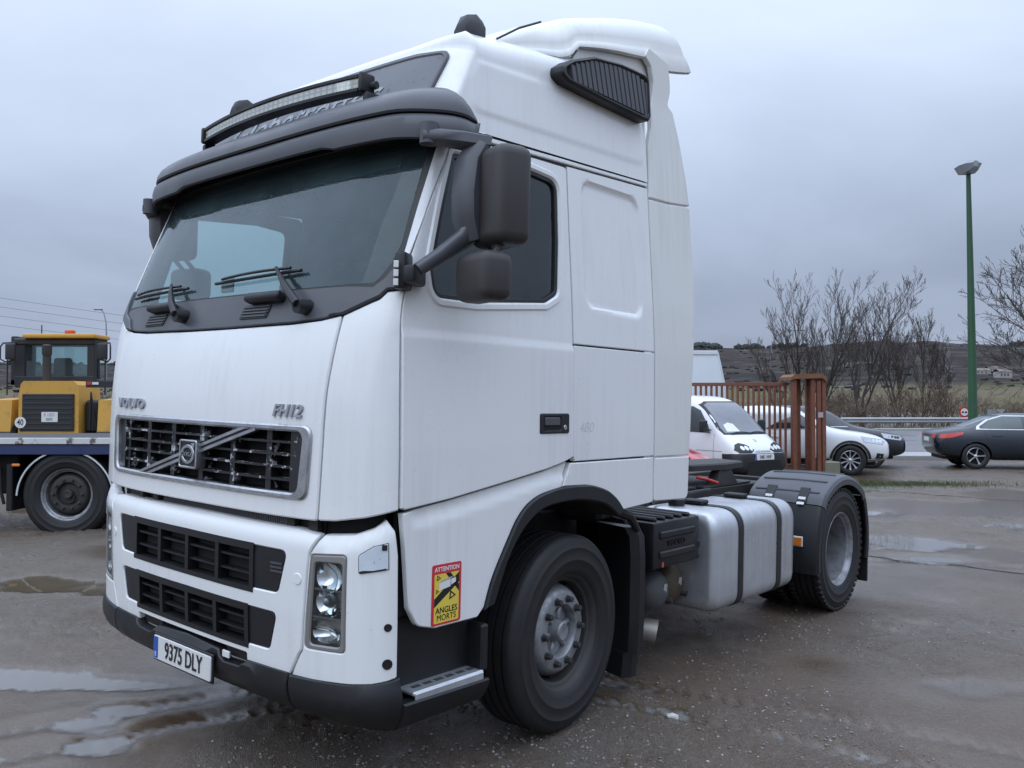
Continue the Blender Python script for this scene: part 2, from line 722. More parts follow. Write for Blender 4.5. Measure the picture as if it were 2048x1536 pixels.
def lettering(name, s, size, u0, v0, surf, m, parent, off=0.003, depth=0.003, **kw):
    """raised or printed letters that follow a surface"""
    V, F = text_mesh(s, size, depth, **kw)
    P = np.array([surf(np.array([u0 + x]), np.array([v0 + y]), off + z)[0] for x, y, z in V])
    return obj(name, P, F, m, parent, False)


def decal_surf(bvh, origin, ud, vd, nd, reach=6.0):
    """surface by shooting rays from outside onto a mesh: plane axes ud, vd, outward nd"""
    origin, ud, vd, nd = Vector(origin), Vector(ud), Vector(vd), Vector(nd)

    def f(U, V_, off):
        U = np.atleast_1d(U)
        V_ = np.atleast_1d(V_)
        out = np.zeros((len(U), 3))
        for i, (u, v) in enumerate(zip(U, V_)):
            o = origin + ud * float(u) + vd * float(v) + nd * reach
            h, n, _, _ = bvh.ray_cast(o, -nd, reach * 2)
            if h is None:
                h, n, _, _ = bvh.find_nearest(origin + ud * float(u) + vd * float(v) + nd * 0.6)
            out[i] = h + n * off
        return out
    return f


def flat_surf(origin, ud, vd, nd):
    O, a, b, c = (np.array(x, float) for x in (origin, ud, vd, nd))

    def f(U, V_, off):
        U = np.atleast_1d(U)
        V_ = np.atleast_1d(V_)
        return O + U[:, None] * a + V_[:, None] * b + off * c
    return f


def bvh_of(o):
    me = o.data
    return BVHTree.FromPolygons([v.co.copy() for v in me.vertices], [tuple(p.vertices) for p in me.polygons])

# ================================================================== TRACTOR UNIT
# truck frame: x to the rear (front axle 1.37, rear axle 5.07), y to the far side, z up
def basis(yaw, pit, roll):
    fw = Vector((math.cos(pit) * math.cos(yaw), math.cos(pit) * math.sin(yaw), math.sin(pit)))
    r = Vector((math.sin(yaw), -math.cos(yaw), 0))
    u = r.cross(fw)
    return r * math.cos(roll) + u * math.sin(roll), -r * math.sin(roll) + u * math.cos(roll), fw


_r, _u, _f = basis(0.71334, 0.01336, 0.02223)
_rw, _uw, _fw = basis(R(90), PITCH, 0.0)
_A = Matrix((_r, _u, _f))
_B = Matrix((_rw, _uw, _fw)).transposed()
TROT = _B @ _A
TPOS = Vector((0, 0, EYE)) - TROT @ Vector((-2.232, -3.858, 1.7285))
TM = Matrix.Translation(TPOS) @ TROT.to_4x4()
truck = thing('tractor_truck', 'white cab-over tractor truck with black sun visor and roof air deflector, parked on wet gravel', 'truck')
truck.matrix_world = TM


def tab(T):
    zs = np.array([t[0] for t in T])
    v = np.array([t[1] for t in T])
    return lambda z: np.interp(z, zs, v)


XF = tab([(.30, -.03), (.40, -.078), (.55, -.102), (.8, -.114), (1.0, -.118), (1.15, -.114), (1.25, -.11), (1.6, -.103), (1.7, -.096), (1.8, -.083), (1.88, -.069), (1.95, -.053), (2.05, -.024), (2.12, .0), (2.2, .028), (2.5, .135), (2.8, .25), (2.9, .29), (3.0, .345), (3.1, .42), (3.3, .505), (3.5, .63)])
XC = tab([(.3, .13), (1.2, .13), (2.02, .125), (2.1, .137), (2.2, .167), (2.5, .275), (2.8, .385), (3.0, .46), (3.3, .62), (3.5, .74)])
WH = tab([(.3, 1.235), (1.5, 1.235), (2.0, 1.225), (2.25, 1.21), (2.5, 1.19), (2.95, 1.155), (3.2, 1.135), (3.5, 1.115)])
_y = np.unique(np.concatenate([np.linspace(0, .9, 70), 1 - .1 * np.cos(np.linspace(0, np.pi / 2, 70)), [1.0]]))
_b = 1 - np.sqrt(np.maximum(0, 1 - _y ** 3))
_L = np.concatenate([[0], np.cumsum(np.hypot(np.diff(_y) * 1.235, np.diff(_b) * .235))])
UC = _L[-1]


def S0(u, z):
    a = np.abs(u)
    yy = np.interp(a, _L, _y)
    bb = np.interp(a, _L, _b)
    xf, xc, w = XF(z), XC(z), WH(z)
    return np.stack([xf + (xc - xf) * bb + np.maximum(a - UC, 0), -np.sign(u) * w * yy, z + 0 * u], -1)


def S(u, z, off):
    u = np.atleast_1d(np.asarray(u, float))
    z = np.atleast_1d(np.asarray(z, float))
    h = 0.012
    du = S0(u + h, z) - S0(u - h, z)
    dz = S0(u, z + h) - S0(u, z - h)
    n = np.cross(du, dz)
    n /= np.linalg.norm(n, axis=1, keepdims=True) + 1e-12
    return S0(u, z) + n * np.reshape(off, (-1, 1))


def Soff(fn):
    return lambda u, z, off: S(u, z, off + fn(np.atleast_1d(u), np.atleast_1d(z)))


def su(x, z):
    """side coordinate x -> outline coordinate u"""
    xc, xf = XC(z), XF(z)
    b = np.clip((x - xf) / (xc - xf), 0, 1)
    return np.where(x >= xc, UC + x - xc, np.interp(b, _b, _L))


def side(poly, step=0.03, closed=True):
    p = np.asarray(poly, float)[:, :2]
    q = dens(p, step)
    if not closed:
        k = len(dens(np.vstack([p[-1:], p[:1]]), step)) // 2
        q = np.vstack([q[:len(q) - k], p[-1:]])
    p = q
    return np.stack([su(p[:, 0], p[:, 1]), p[:, 1]], -1)


def flip(p):
    p = np.asarray(p).copy()
    p[:, 0] *= -1
    return p[::-1]


def sym(half):
    """half outline from (0, low) to (0, high) on the near side -> full symmetric polygon"""
    h = [tuple(p) for p in half]
    return h + [(-p[0],) + tuple(p[1:]) for p in h[::-1] if p[0] != 0]


def mirror(fn):
    for s in (1, -1):
        fn(s, (lambda p: p) if s > 0 else flip)


def smooth01(t):
    t = np.clip(t, 0, 1)
    return t * t * (3 - 2 * t)


def sd_rrect(x, z, x0, x1, z0, z1, r):
    cx, cz = (x0 + x1) / 2, (z0 + z1) / 2
    qx = np.abs(x - cx) - (x1 - x0) / 2 + r
    qz = np.abs(z - cz) - (z1 - z0) / 2 + r
    return np.hypot(np.maximum(qx, 0), np.maximum(qz, 0)) + np.minimum(np.maximum(qx, qz), 0) - r


# ---- dark core behind the panels so that gaps read dark
panel('inner_core', sym([(0, .50), (1.30, .50), (1.30, 2.05), (0, 2.05)]), S, DARK, truck, off=-.10, th=.02, step=.1)
for s in (1, -1):
    p = side([(.16, .80), (.62, .80), (.80, 1.15), (1.05, 1.24), (1.5, 1.24), (1.7, 1.15), (2.05, 1.15), (2.05, 2.05), (.16, 2.05)])
    panel('inner_core', p if s > 0 else flip(p), S, DARK, truck, off=-.06, th=.02, step=.15)

# ---- front lid with the grille opening
gout = rpoly([(-.875, 1.272), (.875, 1.272), (.892, 1.585), (-.892, 1.585)], .055)
ghole = rpoly([(-.845, 1.285), (.845, 1.285), (.865, 1.573), (-.865, 1.573)], .05)
gin = rpoly([(-.815, 1.298), (.815, 1.298), (.84, 1.556), (-.84, 1.556)], .04)
half = [(0, 1.193), (.925, 1.193, .012), (.945, 1.73), (.975, 2.047, .01), (.86, 2.028), (.67, 2.017), (.17, 2.011), (0, 2.011)]
lid = panel('front_lid', rpoly(sym(half)), S, WHITE, truck, holes=[ghole], bev=.006, step=.045)
lettering('maker_lettering', 'VOLVO', .066, -.675, 1.641, S, BADGE, lid, off=.006, depth=.005, bold=.003, xs=1.55, spacing=1.08)
lettering('model_lettering', 'FH12', .074, .735, 1.640, S, BADGE, lid, off=.006, depth=.005, bold=.0015, shear=.25, xs=1.12)

# ---- radiator grille
PEEL = mat('peeling_grille_plastic', (0.016, 0.016, 0.018), 0.4, var=.3, dirt=1.0, dscale=17, dlo=.575, dhi=.590, dcol=(.55, .56, .58))
grille = panel('radiator_grille', gout, S, CHROME, truck, holes=[gin], off=.014, th=.05, bev=.008, step=.04)
panel('grille_backing', gin, S, DARK, grille, off=-.085, th=.005, step=.08)


def ubar(u0, u1, z0, z1, off, dep, n=1):
    """bar that follows the front surface"""
    k = max(2, int(abs(u1 - u0) / .06) + 1)
    us = np.linspace(u0, u1, k)
    A = [S(us, np.full(k, z), o) for z, o in ((z0, off), (z1, off), (z1, off - dep), (z0, off - dep))]
    secs = [[A[j][i] for j in range(4)] for i in range(k)]
    return loft(secs, closed=True)


for z in (1.348, 1.402, 1.455, 1.508):
    w = .815 + (z - 1.298) * .09
    V, F = ubar(-w, w, z - .005, z + .005, -.012, .06)
    obj('slat', V, F, PEEL, grille, False)
for u in (-.73, -.47, -.21, .06, .33, .60, .76):
    V, F = ubar(u - .018, u + .018, 1.30, 1.556, -.02, .05)
    obj('rib', V, F, PEEL, grille, False)
for s in (-1, 1):
    V, F = ubar(s * .755, s * .832, 1.30, 1.555, -.008, .05)
    obj('end_block', V, F, PEEL, grille, False)


def diag(t0, t1, w0, w1, off, dep):
    p0, p1 = np.array((-.50, 1.283)), np.array((.53, 1.570))
    d = (p1 - p0) / np.linalg.norm(p1 - p0)
    nn = np.array((-d[1], d[0]))
    k = 14
    secs = []
    for i in range(k):
        c = p0 + (p1 - p0) * (t0 + (t1 - t0) * i / (k - 1))
        q = []
        for w, o in ((w0, off), (w1, off), (w1, off - dep), (w0, off - dep)):
            e = c + nn * w
            q.append(S([e[0]], [np.clip(e[1], 1.285, 1.568)], o)[0])
        secs.append(q)
    return loft(secs, closed=True)


for a, b_, m_, o_ in ((-.020, -.006, CHROME, .010), (-.006, .006, BLACKP, .005), (.006, .020, CHROME, .010)):
    V, F = diag(0, 1, a, b_, o_, .03)
    obj('diagonal_bar', V, F, m_, grille, False)
emb = panel('emblem', rrect(-.058, .098, 1.352, 1.482, .012), S, BLACKP, grille, off=.026, th=.05, bev=.004)
panel('emblem_frame', rrect(-.060, .100, 1.350, 1.484, .013), S, CHROME, emb, holes=[rrect(-.050, .090, 1.360, 1.474, .009)], off=.031, th=.05, bev=.003)
ring = np.array(circle2(0, 0, 1, 36))
e0 = np.array((.020, 1.416))
panel('emblem_ring', e0 + ring * (.062, .046), S, CHROME, emb, holes=[e0 + ring * (.042, .031)], off=.032, th=.01, bev=.002)
panel('emblem_arrow', [(.060, 1.452), (.075, 1.440), (.085, 1.470), (.052, 1.468)], S, CHROME, emb, off=.032, th=.01, bev=.001)
panel('emblem_band', rrect(-.044, .084, 1.407, 1.425, .002), S, BADGE, emb, off=.035, th=.01, bev=.001)
lettering('emblem_lettering', 'VOLVO', .022, .020, 1.416, S, INK, emb, off=.0355, depth=.0005, bold=.001, xs=1.4)

# ---- strip of radiator seen between lid and bumper
V, F = ubar(-.9, .9, 1.08, 1.26, -.09, .01)
obj('gap_backing', V, F, UNDER, truck, False)
mb = MB()
for i in range(84):
    u = -.35 + i * .0125
    mb.add(*ubar(u, u + .006, 1.10, 1.24, -.055, .03))
rad = mb.build('radiator_fins', mat('radiator_grey', (.13, .13, .14), .5, metal=.4), truck, False)
for u in (-.62, -.44, .72, .86):
    V, F = ubar(u - .02, u + .03, 1.08, 1.25, -.05, .03)
    obj('latch_bracket', V, F, UNDER, truck, False)


# ---- bumper: centre piece, two corners, lower lip
def roll(u, z):
    t = np.clip((z - 1.075) / .085, 0, 1)
    return -.075 * (1 - np.sqrt(1 - t ** 2 * .995))


SB = Soff(roll)
half = [(0, 1.158), (.80, 1.150), (.935, 1.135, .01), (.893, 1.058), (.855, .652), (.836, .628), (.787, .537, .006), (.50, .537), (.50, .572, .008), (0, .572)]
g1 = rpoly(sym([(0, .862), (.715, .868, .035), (.768, 1.052, .03), (0, 1.058)]))
g2 = rpoly(sym([(0, .612), (.66, .618, .03), (.708, .782, .025), (0, .788)]))
bump = panel('bumper_panel', rpoly(sym(half[::-1])), SB, WHITE, truck, holes=[g1, g2], bev=.005, th=.035, step=.022)
panel('washer_cap', circle2(.835, .945, .024), S, WHITE, bump, off=.004, th=.006, bev=.002, step=.02)
panel('washer_cap', circle2(-.835, .945, .024), S, WHITE, bump, off=.004, th=.006, bev=.002, step=.02)
GRILP = mat('grille_plastic', (0.007, 0.0075, 0.009), 0.5, var=.25, vscale=5, rvar=.1)
for (zl, zh, wl_, wh_, mid, arch) in ((.862, 1.056, .715, .768, .535, 0.0), (.612, .786, .66, .708, .50, .018)):
    g = panel('lower_grille', rpoly(sym([(0, zl + .004), (wl_ - .004, zl + .006, .03), (wh_ - .004, zh - .006, .03), (0, zh - .004)])), S, DARK, truck, off=-.055, th=.004, step=.08)
    for s, fl in ((1, lambda p: p), (-1, flip)):
        panel('side_plate', fl(rpoly([(mid, zl + .003), (wl_ - .005, zl + .006, .03), (wh_ - .006, zh - .006, .028), (mid, zh - .002)])), S, GRILP, g, off=-.006, th=.04, bev=.004)
    for u in (-mid, -mid / 2, 0, mid / 2, mid):
        V, F = ubar(u - .014, u + .014, zl - .016, zh - .004, .001, .05)
        obj('upright', V, F, GRILP, g, False)
    for k in range(4):
        z = zl - .004 + (zh - zl) * (k / 3.0)
        if k in (0, 3):
            V, F = ubar(-mid - .016, mid + .016, z - (.012 if k == 0 else .022), z + .010, .002, .05)
        else:
            V, F = ubar(-mid, mid, z - .0045, z + .0045, -.010, .04)
        obj('slat', V, F, GRILP, g, False)
    if arch:
        for z in (.66, .72):
            pass
# small vented inlay on the near side plate
gv = [o for o in truck.children if o.name.startswith('lower_grille')][0]
for k in range(3):
    V, F = ubar(.668, .738, .955 + k * .017, .963 + k * .017, .001, .02)
    obj('vent_bar', V, F, GREYP, gv, False)


def corner(s, fl):
    out = rpoly([(.955, 1.138, .01), (1.10, 1.150), (1.19, 1.180), (1.247, 1.215, .015), (1.285, 1.17), (1.300, 1.07), (1.306, .80), (1.308, .578, .012),
                 (1.20, .556), (1.10, .546), (.95, .538), (.796, .533, .006), (.846, .626), (.864, .652), (.903, 1.058)])
    hl = rpoly([(.872, .662), (1.082, .668), (1.085, 1.068), (.905, 1.055)], .022)

    def r2(u, z):
        zt = np.interp(np.abs(u), [.9, 1.1, 1.19, 1.25, 1.32], [1.14, 1.152, 1.182, 1.217, 1.21])
        t = np.clip((z - (zt - .075)) / .077, 0, 1)
        return -.055 * (1 - np.sqrt(1 - t ** 2 * .99))
    c = panel('bumper_corner', fl(out), Soff(r2), WHITE, truck, holes=[fl(hl)], bev=.005, th=.035, step=.035)
    # headlamp
    h = panel('headlamp', fl(rpoly([(.874, .664), (1.080, .670), (1.083, 1.066), (.907, 1.053)], .02)), S, LAMPGREY, truck,
              holes=[fl(rpoly([(.905, .685), (1.058, .690), (1.064, 1.030), (.930, 1.024)], .018))], off=.001, th=.05, bev=.006, step=.03)
    back = rpoly([(.885, .672), (1.070, .676), (1.075, 1.056), (.915, 1.045)], .01)
    panel('lamp_back', fl(back), S, mat('lamp_inner', (.66, .64, .61), .35, metal=.35), h, off=-.040, th=.004, step=.04)

    def bowl(cu, cz, ru, rz, depth, m_, o0, nm):
        V, F = [], []
        nr, n = 8, 28
        for i in range(nr):
            f = i / (nr - 1)
            for j in range(n):
                t = 2 * math.pi * j / n
                k = max(f, .08)
                V.append(S([s * (cu + ru * k * math.cos(t))], [cz + rz * k * math.sin(t)], o0 - depth * (1 - f * f))[0])
        for i in range(nr - 1):
            for j in range(n):
                j2 = (j + 1) % n
                f = (i * n + j, (i + 1) * n + j, (i + 1) * n + j2, i * n + j2)
                F.append(f[::-1] if s > 0 else f)
        F.append(tuple(range(n)))
        return obj(nm, V, F, m_, h)
    bowl(.998, .968, .064, .060, .030, REFLECT, -.008, 'high_beam_reflector')
    bowl(.985, .865, .054, .052, .022, REFLECT, -.010, 'projector_ring')
    bowl(.985, .868, .030, .030, -.03, mat('projector_glass', (.10, .12, .14), .05, coat=1.0, var=.05), -.026, 'projector_lens')
    bowl(.985, .735, .070, .038, .026, REFLECT, -.008, 'indicator_reflector')
    V, F = [], []
    for k in range(10):
        t = k / 9
        for zz, o in ((.782 + .012 * t, -.008), (.822 + .022 * t, -.036)):
            V.append(S([s * (.905 + .155 * t)], [zz], o)[0])
    F = [(2 * k, 2 * k + 1, 2 * k + 3, 2 * k + 2) for k in range(9)]
    obj('bright_step', V, F, REFLECT, h)
    for zz in (.915, .80):
        V, F = ubar(s * .915, s * 1.06, zz - .004, zz + .004, -.008, .05)
        obj('divider', V, F, LAMPGREY, h, False)
    panel('lens', fl(rpoly([(.905, .685), (1.058, .690), (1.064, 1.030), (.930, 1.024)], .018)), S, CLEAR, h, off=-.004, th=.001, bev=.0005, step=.04)
    # bare patch where the side lamp cover is missing
    pt = rpoly([(1.139, .996, .012), (1.262, 1.018, .004), (1.258, 1.126, .004), (1.20, 1.112, .02), (1.136, 1.072, .02)])
    pch = panel('lamp_cover_patch', fl(inset(dens(pt, .01)[:: 1] if area2(pt) > 0 else dens(pt[::-1], .01), .003)), S, mat('bluish_primer', (.62, .68, .74), .35, var=.12, vscale=18, dirt=.8, dscale=40, dlo=.62, dhi=.68, dcol=(.03, .03, .035)), c, off=.0035, th=.006, bev=.001, step=.03)
    panel('patch_edge', fl(pt), S, INK, c, off=.0015, th=.006, bev=.0005, step=.03)
    panel('patch_hole', fl(rrect(1.232, 1.252, 1.095, 1.118, .003)), S, INK, c, off=.0052, th=.004, bev=.0005)
    panel('patch_scuff', fl(rpoly([(1.142, 1.000), (1.252, 1.018), (1.250, 1.024), (1.20, 1.014), (1.16, 1.012), (1.145, 1.008)])), S, INK, c, off=.0052, th=.004, bev=.0003, step=.01)
    for zz, rr_ in ((.785, .016), (.638, .021)):
        panel('blind_hole', fl(circle2(1.262, zz, rr_)), S, INK, c, off=.0025, th=.006, bev=.001, step=.02)


mirror(corner)


# lower black lip
def lipoff(u, z):
    t = np.clip((.47 - z) / .12, 0, 1)
    return .022 - .055 * t ** 2 - .02 * np.clip((z - .525) / .02, 0, 1)


SL = Soff(lipoff)
lip = panel('bumper_lip', rpoly(sym([(0, .372), (.28, .376), (.34, .352), (.783, .345), (.783, .546), (.52, .546), (.46, .512, .01), (.34, .508), (.28, .545), (0, .56)])), SL, BLACKP, truck, bev=.005, th=.05, step=.05)
for s, fl in ((1, lambda p: p), (-1, flip)):
    panel('bumper_lip_corner', fl(rpoly([(.789, .345), (1.12, .350), (1.325, .356), (1.325, .575), (1.20, .560), (1.10, .548), (.789, .540)])), SL, BLACKP, truck, bev=.006, th=.05, step=.04)
    V, F = ubar(s * .30, s * .50, .515, .56, -.03, .02)
    obj('tow_pocket', V, F, UNDER, truck, False)
box('tow_tag', (-.10, -.345, .535), (.01, .055, .03), PLATEW, truck, .002)

# number plate
PX, PZ = -.131, .452
PS = flat_surf((PX, 0, PZ), (0, -1, 0), (0, 0, 1), (-1, 0, 0))
plate = panel('number_plate', rrect(-.265, .265, -.057, .057, .012), PS, PLATEW, truck, off=0, th=.012, bev=.002)
panel('plate_band', rrect(-.260, -.220, -.052, .052, .006), PS, PLATEB, plate, off=.0015, th=.002, bev=.0005)
lettering('plate_characters', '9375 DLY', .112, .022, -.001, PS, INK, plate, off=.0025, depth=.001, bold=.0012, xs=.74, spacing=1.02)
lettering('plate_country', 'E', .028, -.240, -.033, PS, PLATEW, plate, off=.0025, depth=.0005, bold=.001)
box('plate_holder', (PX + .012, 0, PZ), (.012, .55, .135), BLACKP, truck, .004)
box('plate_holder_arm', (PX + .04, .18, PZ + .02), (.07, .05, .06), BLACKP, truck, .004)
box('plate_holder_arm', (PX + .04, -.18, PZ + .02), (.07, .05, .06), BLACKP, truck, .004)

# ---- cab corners, cowl, windscreen, pillars
def corners2(s, fl):
    out = rpoly([(.934, 1.196, .01), (1.02, 1.200), (1.16, 1.222), (1.297, 1.254, .008), (1.294, 1.75), (1.290, 2.150, .006), (1.197, 2.143), (1.165, 2.112), (.985, 2.046, .006), (.954, 1.73)])
    panel('corner_panel', fl(out), S, WHITE, truck, bev=.006, th=.03, step=.035)
    # black wing that runs from the cowl up to the mirror foot
    out = rpoly([(.90, 2.046), (.985, 2.052), (1.165, 2.120), (1.197, 2.150), (1.290, 2.158), (1.288, 2.285, .01), (1.262, 2.298), (1.225, 2.288, .01), (1.205, 2.25), (1.17, 2.20), (1.10, 2.148), (.98, 2.11)])
    panel('cowl_wing', fl(out), S, GREYP, truck, off=.010, bev=.006, th=.04, step=.03)
    out = rpoly([(1.231, 2.296), (1.266, 2.302), (1.30, 2.50), (1.340, 2.79), (1.352, 2.90), (1.268, 2.90), (1.258, 2.80), (1.242, 2.55)])
    panel('windscreen_pillar', fl(out), S, WHITE, truck, off=.004, bev=.005, th=.04, step=.03)


mirror(corners2)
half = [(0, 2.022), (.17, 2.022), (.66, 2.029), (.86, 2.040), (.98, 2.056), (1.10, 2.130), (1.13, 2.168), (.95, 2.178), (.5, 2.180), (0, 2.180)]
cowl = panel('cowl_panel', rpoly(sym(half)), S, GREYP, truck, off=-.004, bev=.004, th=.03, step=.05)
for u0 in (.36, -.60):
    v = panel('cowl_vent', rpoly([(u0 - .115, 2.055), (u0 + .105, 2.055), (u0 + .125, 2.118), (u0 - .095, 2.118)], .012), S, SEAL, cowl, off=.001, th=.004, bev=.001)
    for k in range(4):
        V, F = ubar(u0 - .10 + k * .004, u0 + .10 + k * .005, 2.063 + k * .0145, 2.068 + k * .0145, .006, .004)
        obj('vent_slat', V, F, GREYP, v, False)
for u0 in (.47, -.50):
    V, F = ubar(u0 - .17, u0 + .10, 2.122, 2.165, .035, .05)
    V, F = rbox((0, 0, 0), (.27, .06, .042), .018, None, 3)
    P = np.array([S([u0 - .03 + p[0]], [2.142 + p[2]], .02 + p[1])[0] for p in V])
    obj('grab_bar', P, F, BLACKP, cowl)
wout = rpoly(sym([(0, 2.165), (.95, 2.163), (1.13, 2.160, .05), (1.21, 2.26), (1.236, 2.32), (1.250, 2.60), (1.262, 2.90), (0, 2.93)]))
win = rpoly(sym([(0, 2.186), (.95, 2.184), (1.115, 2.185, .05), (1.175, 2.27), (1.202, 2.36), (1.205, 2.60), (1.205, 2.86, .03), (0, 2.875)]))
ws = panel('windscreen', win, S, W_GLASS, truck, off=-.008, th=.001, bev=.0005, step=.05)
panel('windscreen_frame', wout, S, SEAL, truck, holes=[win], off=-.006, bev=.003, th=.04, step=.05)


# wipers
def wiper(base, tip, blade0, blade1, nm):
    def at(p, o):
        return Vector(S([p[0]], [p[1]], o)[0])
    a = MB()
    a.add(*tube([at(base, .055), at(((base[0] * .7 + tip[0] * .3), (base[1] * .7 + tip[1] * .3)), .06), at(((base[0] * .3 + tip[0] * .7), (base[1] * .3 + tip[1] * .7)), .045), at(tip, .03)], [.021, .019, .012, .008], 8))
    w = a.build('wiper', BLACKP, truck)
    pb = at(base, .02)
    V, F = lathe([(-.035, .001), (-.035, .03), (.03, .036), (.04, .03)], 16, 'X')
    obj('wiper_pivot', np.array(V) + np.array(pb), F, BLACKP, w)
    pts = [at((blade0[0] + (blade1[0] - blade0[0]) * t, blade0[1] + (blade1[1] - blade0[1]) * t), .012) for t in np.linspace(0, 1, 9)]
    V, F = tube(pts, .008, 6)
    obj('wiper_blade', V, F, SEAL, w)
    pts = [at((blade0[0] + (blade1[0] - blade0[0]) * t, blade0[1] + (blade1[1] - blade0[1]) * t + .012), .018 + .018 * math.sin(math.pi * t)) for t in np.linspace(.1, .9, 9)]
    V, F = tube(pts, .007, 6)
    obj('blade_bow', V, F, BLACKP, w)


wiper((.745, 2.085), (.47, 2.278), (-.06, 2.245), (.645, 2.262), 'a')
wiper((-.275, 2.085), (-.50, 2.262), (-1.0, 2.225), (-.33, 2.240), 'b')


# ---- doors with window, handle; rails; rear side panels; skirts
def creaseoff(u, z):
    return .008 * smooth01((1.988 - z) / .022)


DOORW = [(.300, 2.172, .06), (.330, 2.137, .05), (.56, 2.139), (1.06, 2.185, .07), (1.16, 2.235, .06), (1.186, 2.50), (1.196, 2.815, .075), (.95, 2.832), (.447, 2.790, .02), (.365, 2.54), (.285, 2.26, .03)]


def spl(pts, k=5):
    P = np.array([p[:2] for p in pts], float)
    Q = np.vstack([2 * P[0] - P[1], P, 2 * P[-1] - P[-2]])
    out = []
    for i in range(1, len(Q) - 2):
        a, b, c, d = Q[i - 1], Q[i], Q[i + 1], Q[i + 2]
        for j in range(k):
            t = j / k
            out.append(.5 * ((2 * b) + (c - a) * t + (2 * a - 5 * b + 4 * c - d) * t * t + (3 * b - a - 3 * c + d) * t ** 3))
    out.append(P[-1])
    return [tuple(q) for q in out]


def sides(s, fl):
    nm = 'near' if s > 0 else 'far'
    wpoly = rpoly(DOORW)
    win_o = side(wpoly, .03)
    c = inset(dens(wpoly if area2(wpoly) > 0 else wpoly[::-1], .03), .020)
    win_i = side(c, .03)
    sur = side(inset(dens(wpoly if area2(wpoly) > 0 else wpoly[::-1], .03), -.040), .03)
    zz = np.linspace(2.30, 2.86, 12)
    frontu = [(1.303, 1.262), (1.301, 1.75), (1.297, 2.14)]
    fr = [(float(np.interp(z, [2.30, 2.50, 2.80, 2.86], [1.272, 1.307, 1.350, 1.357])), float(z)) for z in zz]
    rest = side(rpoly([(.485, 2.868), (.625, 2.878), (.984, 2.896), (1.277, 2.905, .02), (1.277, 1.425, .02), (1.20, 1.402), (1.059, 1.374), (.731, 1.326), (.409, 1.281), (.145, 1.254)]), .04, False)
    poly = np.array(frontu + fr + [tuple(p) for p in rest])
    d = panel('door', fl(poly), Soff(creaseoff), WHITE, truck, holes=[fl(win_o)], bev=.005, th=.03, step=.018 if s > 0 else .05)
    panel('window_surround', fl(sur), S, WHITE, d, holes=[fl(win_o)], off=.008, th=.02, bev=.010, step=.03)
    panel('window_seal', fl(win_o), S, SEAL, d, holes=[fl(win_i)], off=-.004, th=.03, bev=.003, step=.03)
    panel('window_glass', fl(win_i), S, S_GLASS, d, off=-.018, th=.001, bev=.0005, step=.06)
    # lower part of the window line: handle
    h = panel('door_handle', fl(side(rrect(1.003, 1.234, 1.546, 1.645, .012))), S, BLACKP, d, holes=[fl(side(rrect(1.03, 1.165, 1.562, 1.628, .01)))], off=.014, th=.02, bev=.004, step=.03)
    panel('handle_recess', fl(side(rrect(1.02, 1.175, 1.555, 1.635, .008))), S, DARK, h, off=.0085, th=.004, bev=.001)
    panel('handle_lever', fl(side(rrect(1.038, 1.158, 1.585, 1.626, .008))), S, GREYP, h, off=.016, th=.01, bev=.004)
    panel('lock_barrel', fl(side(circle2(1.198, 1.575, .013, 14))), S, CHROME, h, off=.0165, th=.006, bev=.002)
    # lining so that the cab reads as closed from within
    lin = [(.20, 1.30), (1.27, 1.30), (1.27, 2.88), (.52, 2.86), (.42, 2.70), (.25, 2.20)]
    panel('door_lining', fl(side(lin)), S, DASH, d, holes=[fl(win_o)], off=-.055, th=.01, bev=.001, step=.08)
    # rail above the door, rear panels
    rl = [(x, 2.887 + .047 * (x - .48)) for x in np.linspace(.475, 2.056, 20)] + [(x, 2.909 + .045 * (x - .48)) for x in np.linspace(2.056, .475, 20)]
    panel('roof_rail', fl(side(rl)), S, WHITE, truck, off=.002, bev=.003, th=.03, step=.05)

    def insetoff(u, z):
        x = np.abs(u) - UC + XC(z)
        return -.016 * smooth01(.5 - sd_rrect(x, z, 1.405 + (2.5 - z) * .0, 1.945, 2.195 - (x - 1.67) * .02, 2.865, .075) / .022)
    panel('bunk_panel', fl(side(rpoly([(1.287, 1.998), (2.058, 1.998), (2.058, 2.951), (1.287, 2.914)], .004))), Soff(insetoff), WHITE, truck, bev=.004, th=.03, step=.014 if s > 0 else .06)
    pl = panel('bunk_panel_lower', fl(side(rpoly([(1.287, 1.430), (1.30, 1.402), (2.056, 1.402), (2.058, 1.989), (1.287, 1.989)], .004))), S, WHITE, truck, bev=.004, th=.03, step=.06)
    if s > 0:
        lettering('faded_number', '480', .075, float(su(1.395, 1.572)), 1.572, S, mat('faded_sticker', (.66, .665, .67), .5, var=.1), pl, off=.0008, depth=.0004, shear=.2, xs=1.15)
    # front wing behind the bumper corner, with its crease
    archo = spl([(1.193, 1.276), (1.062, 1.258), (.985, 1.238), (.913, 1.202), (.855, 1.150), (.808, 1.085), (.694, .905), (.641, .775)], 4)

    def wingoff(u, z):
        x = np.abs(u) - UC + XC(z)
        zc = np.interp(x, [.1, .209, .473, .733, 1.1], [1.165, 1.177, 1.209, 1.249, 1.31])
        return -.016 * smooth01((z - zc) / .035) * smooth01((x - .17) / .06)
    wing = [(.140, 1.238), (.409, 1.268), (.731, 1.313), (1.059, 1.361), (1.198, 1.389), (1.252, 1.400)] + archo + [(.60, .738, .02), (.338, .738, .03), (.235, .765, .06), (.187, .845), (.160, 1.10)]
    w = panel('front_wing', fl(side(rpoly(wing))), Soff(wingoff), WHITE, truck, bev=.005, th=.03, step=.025)
    if s > 0:
        sticker(w)
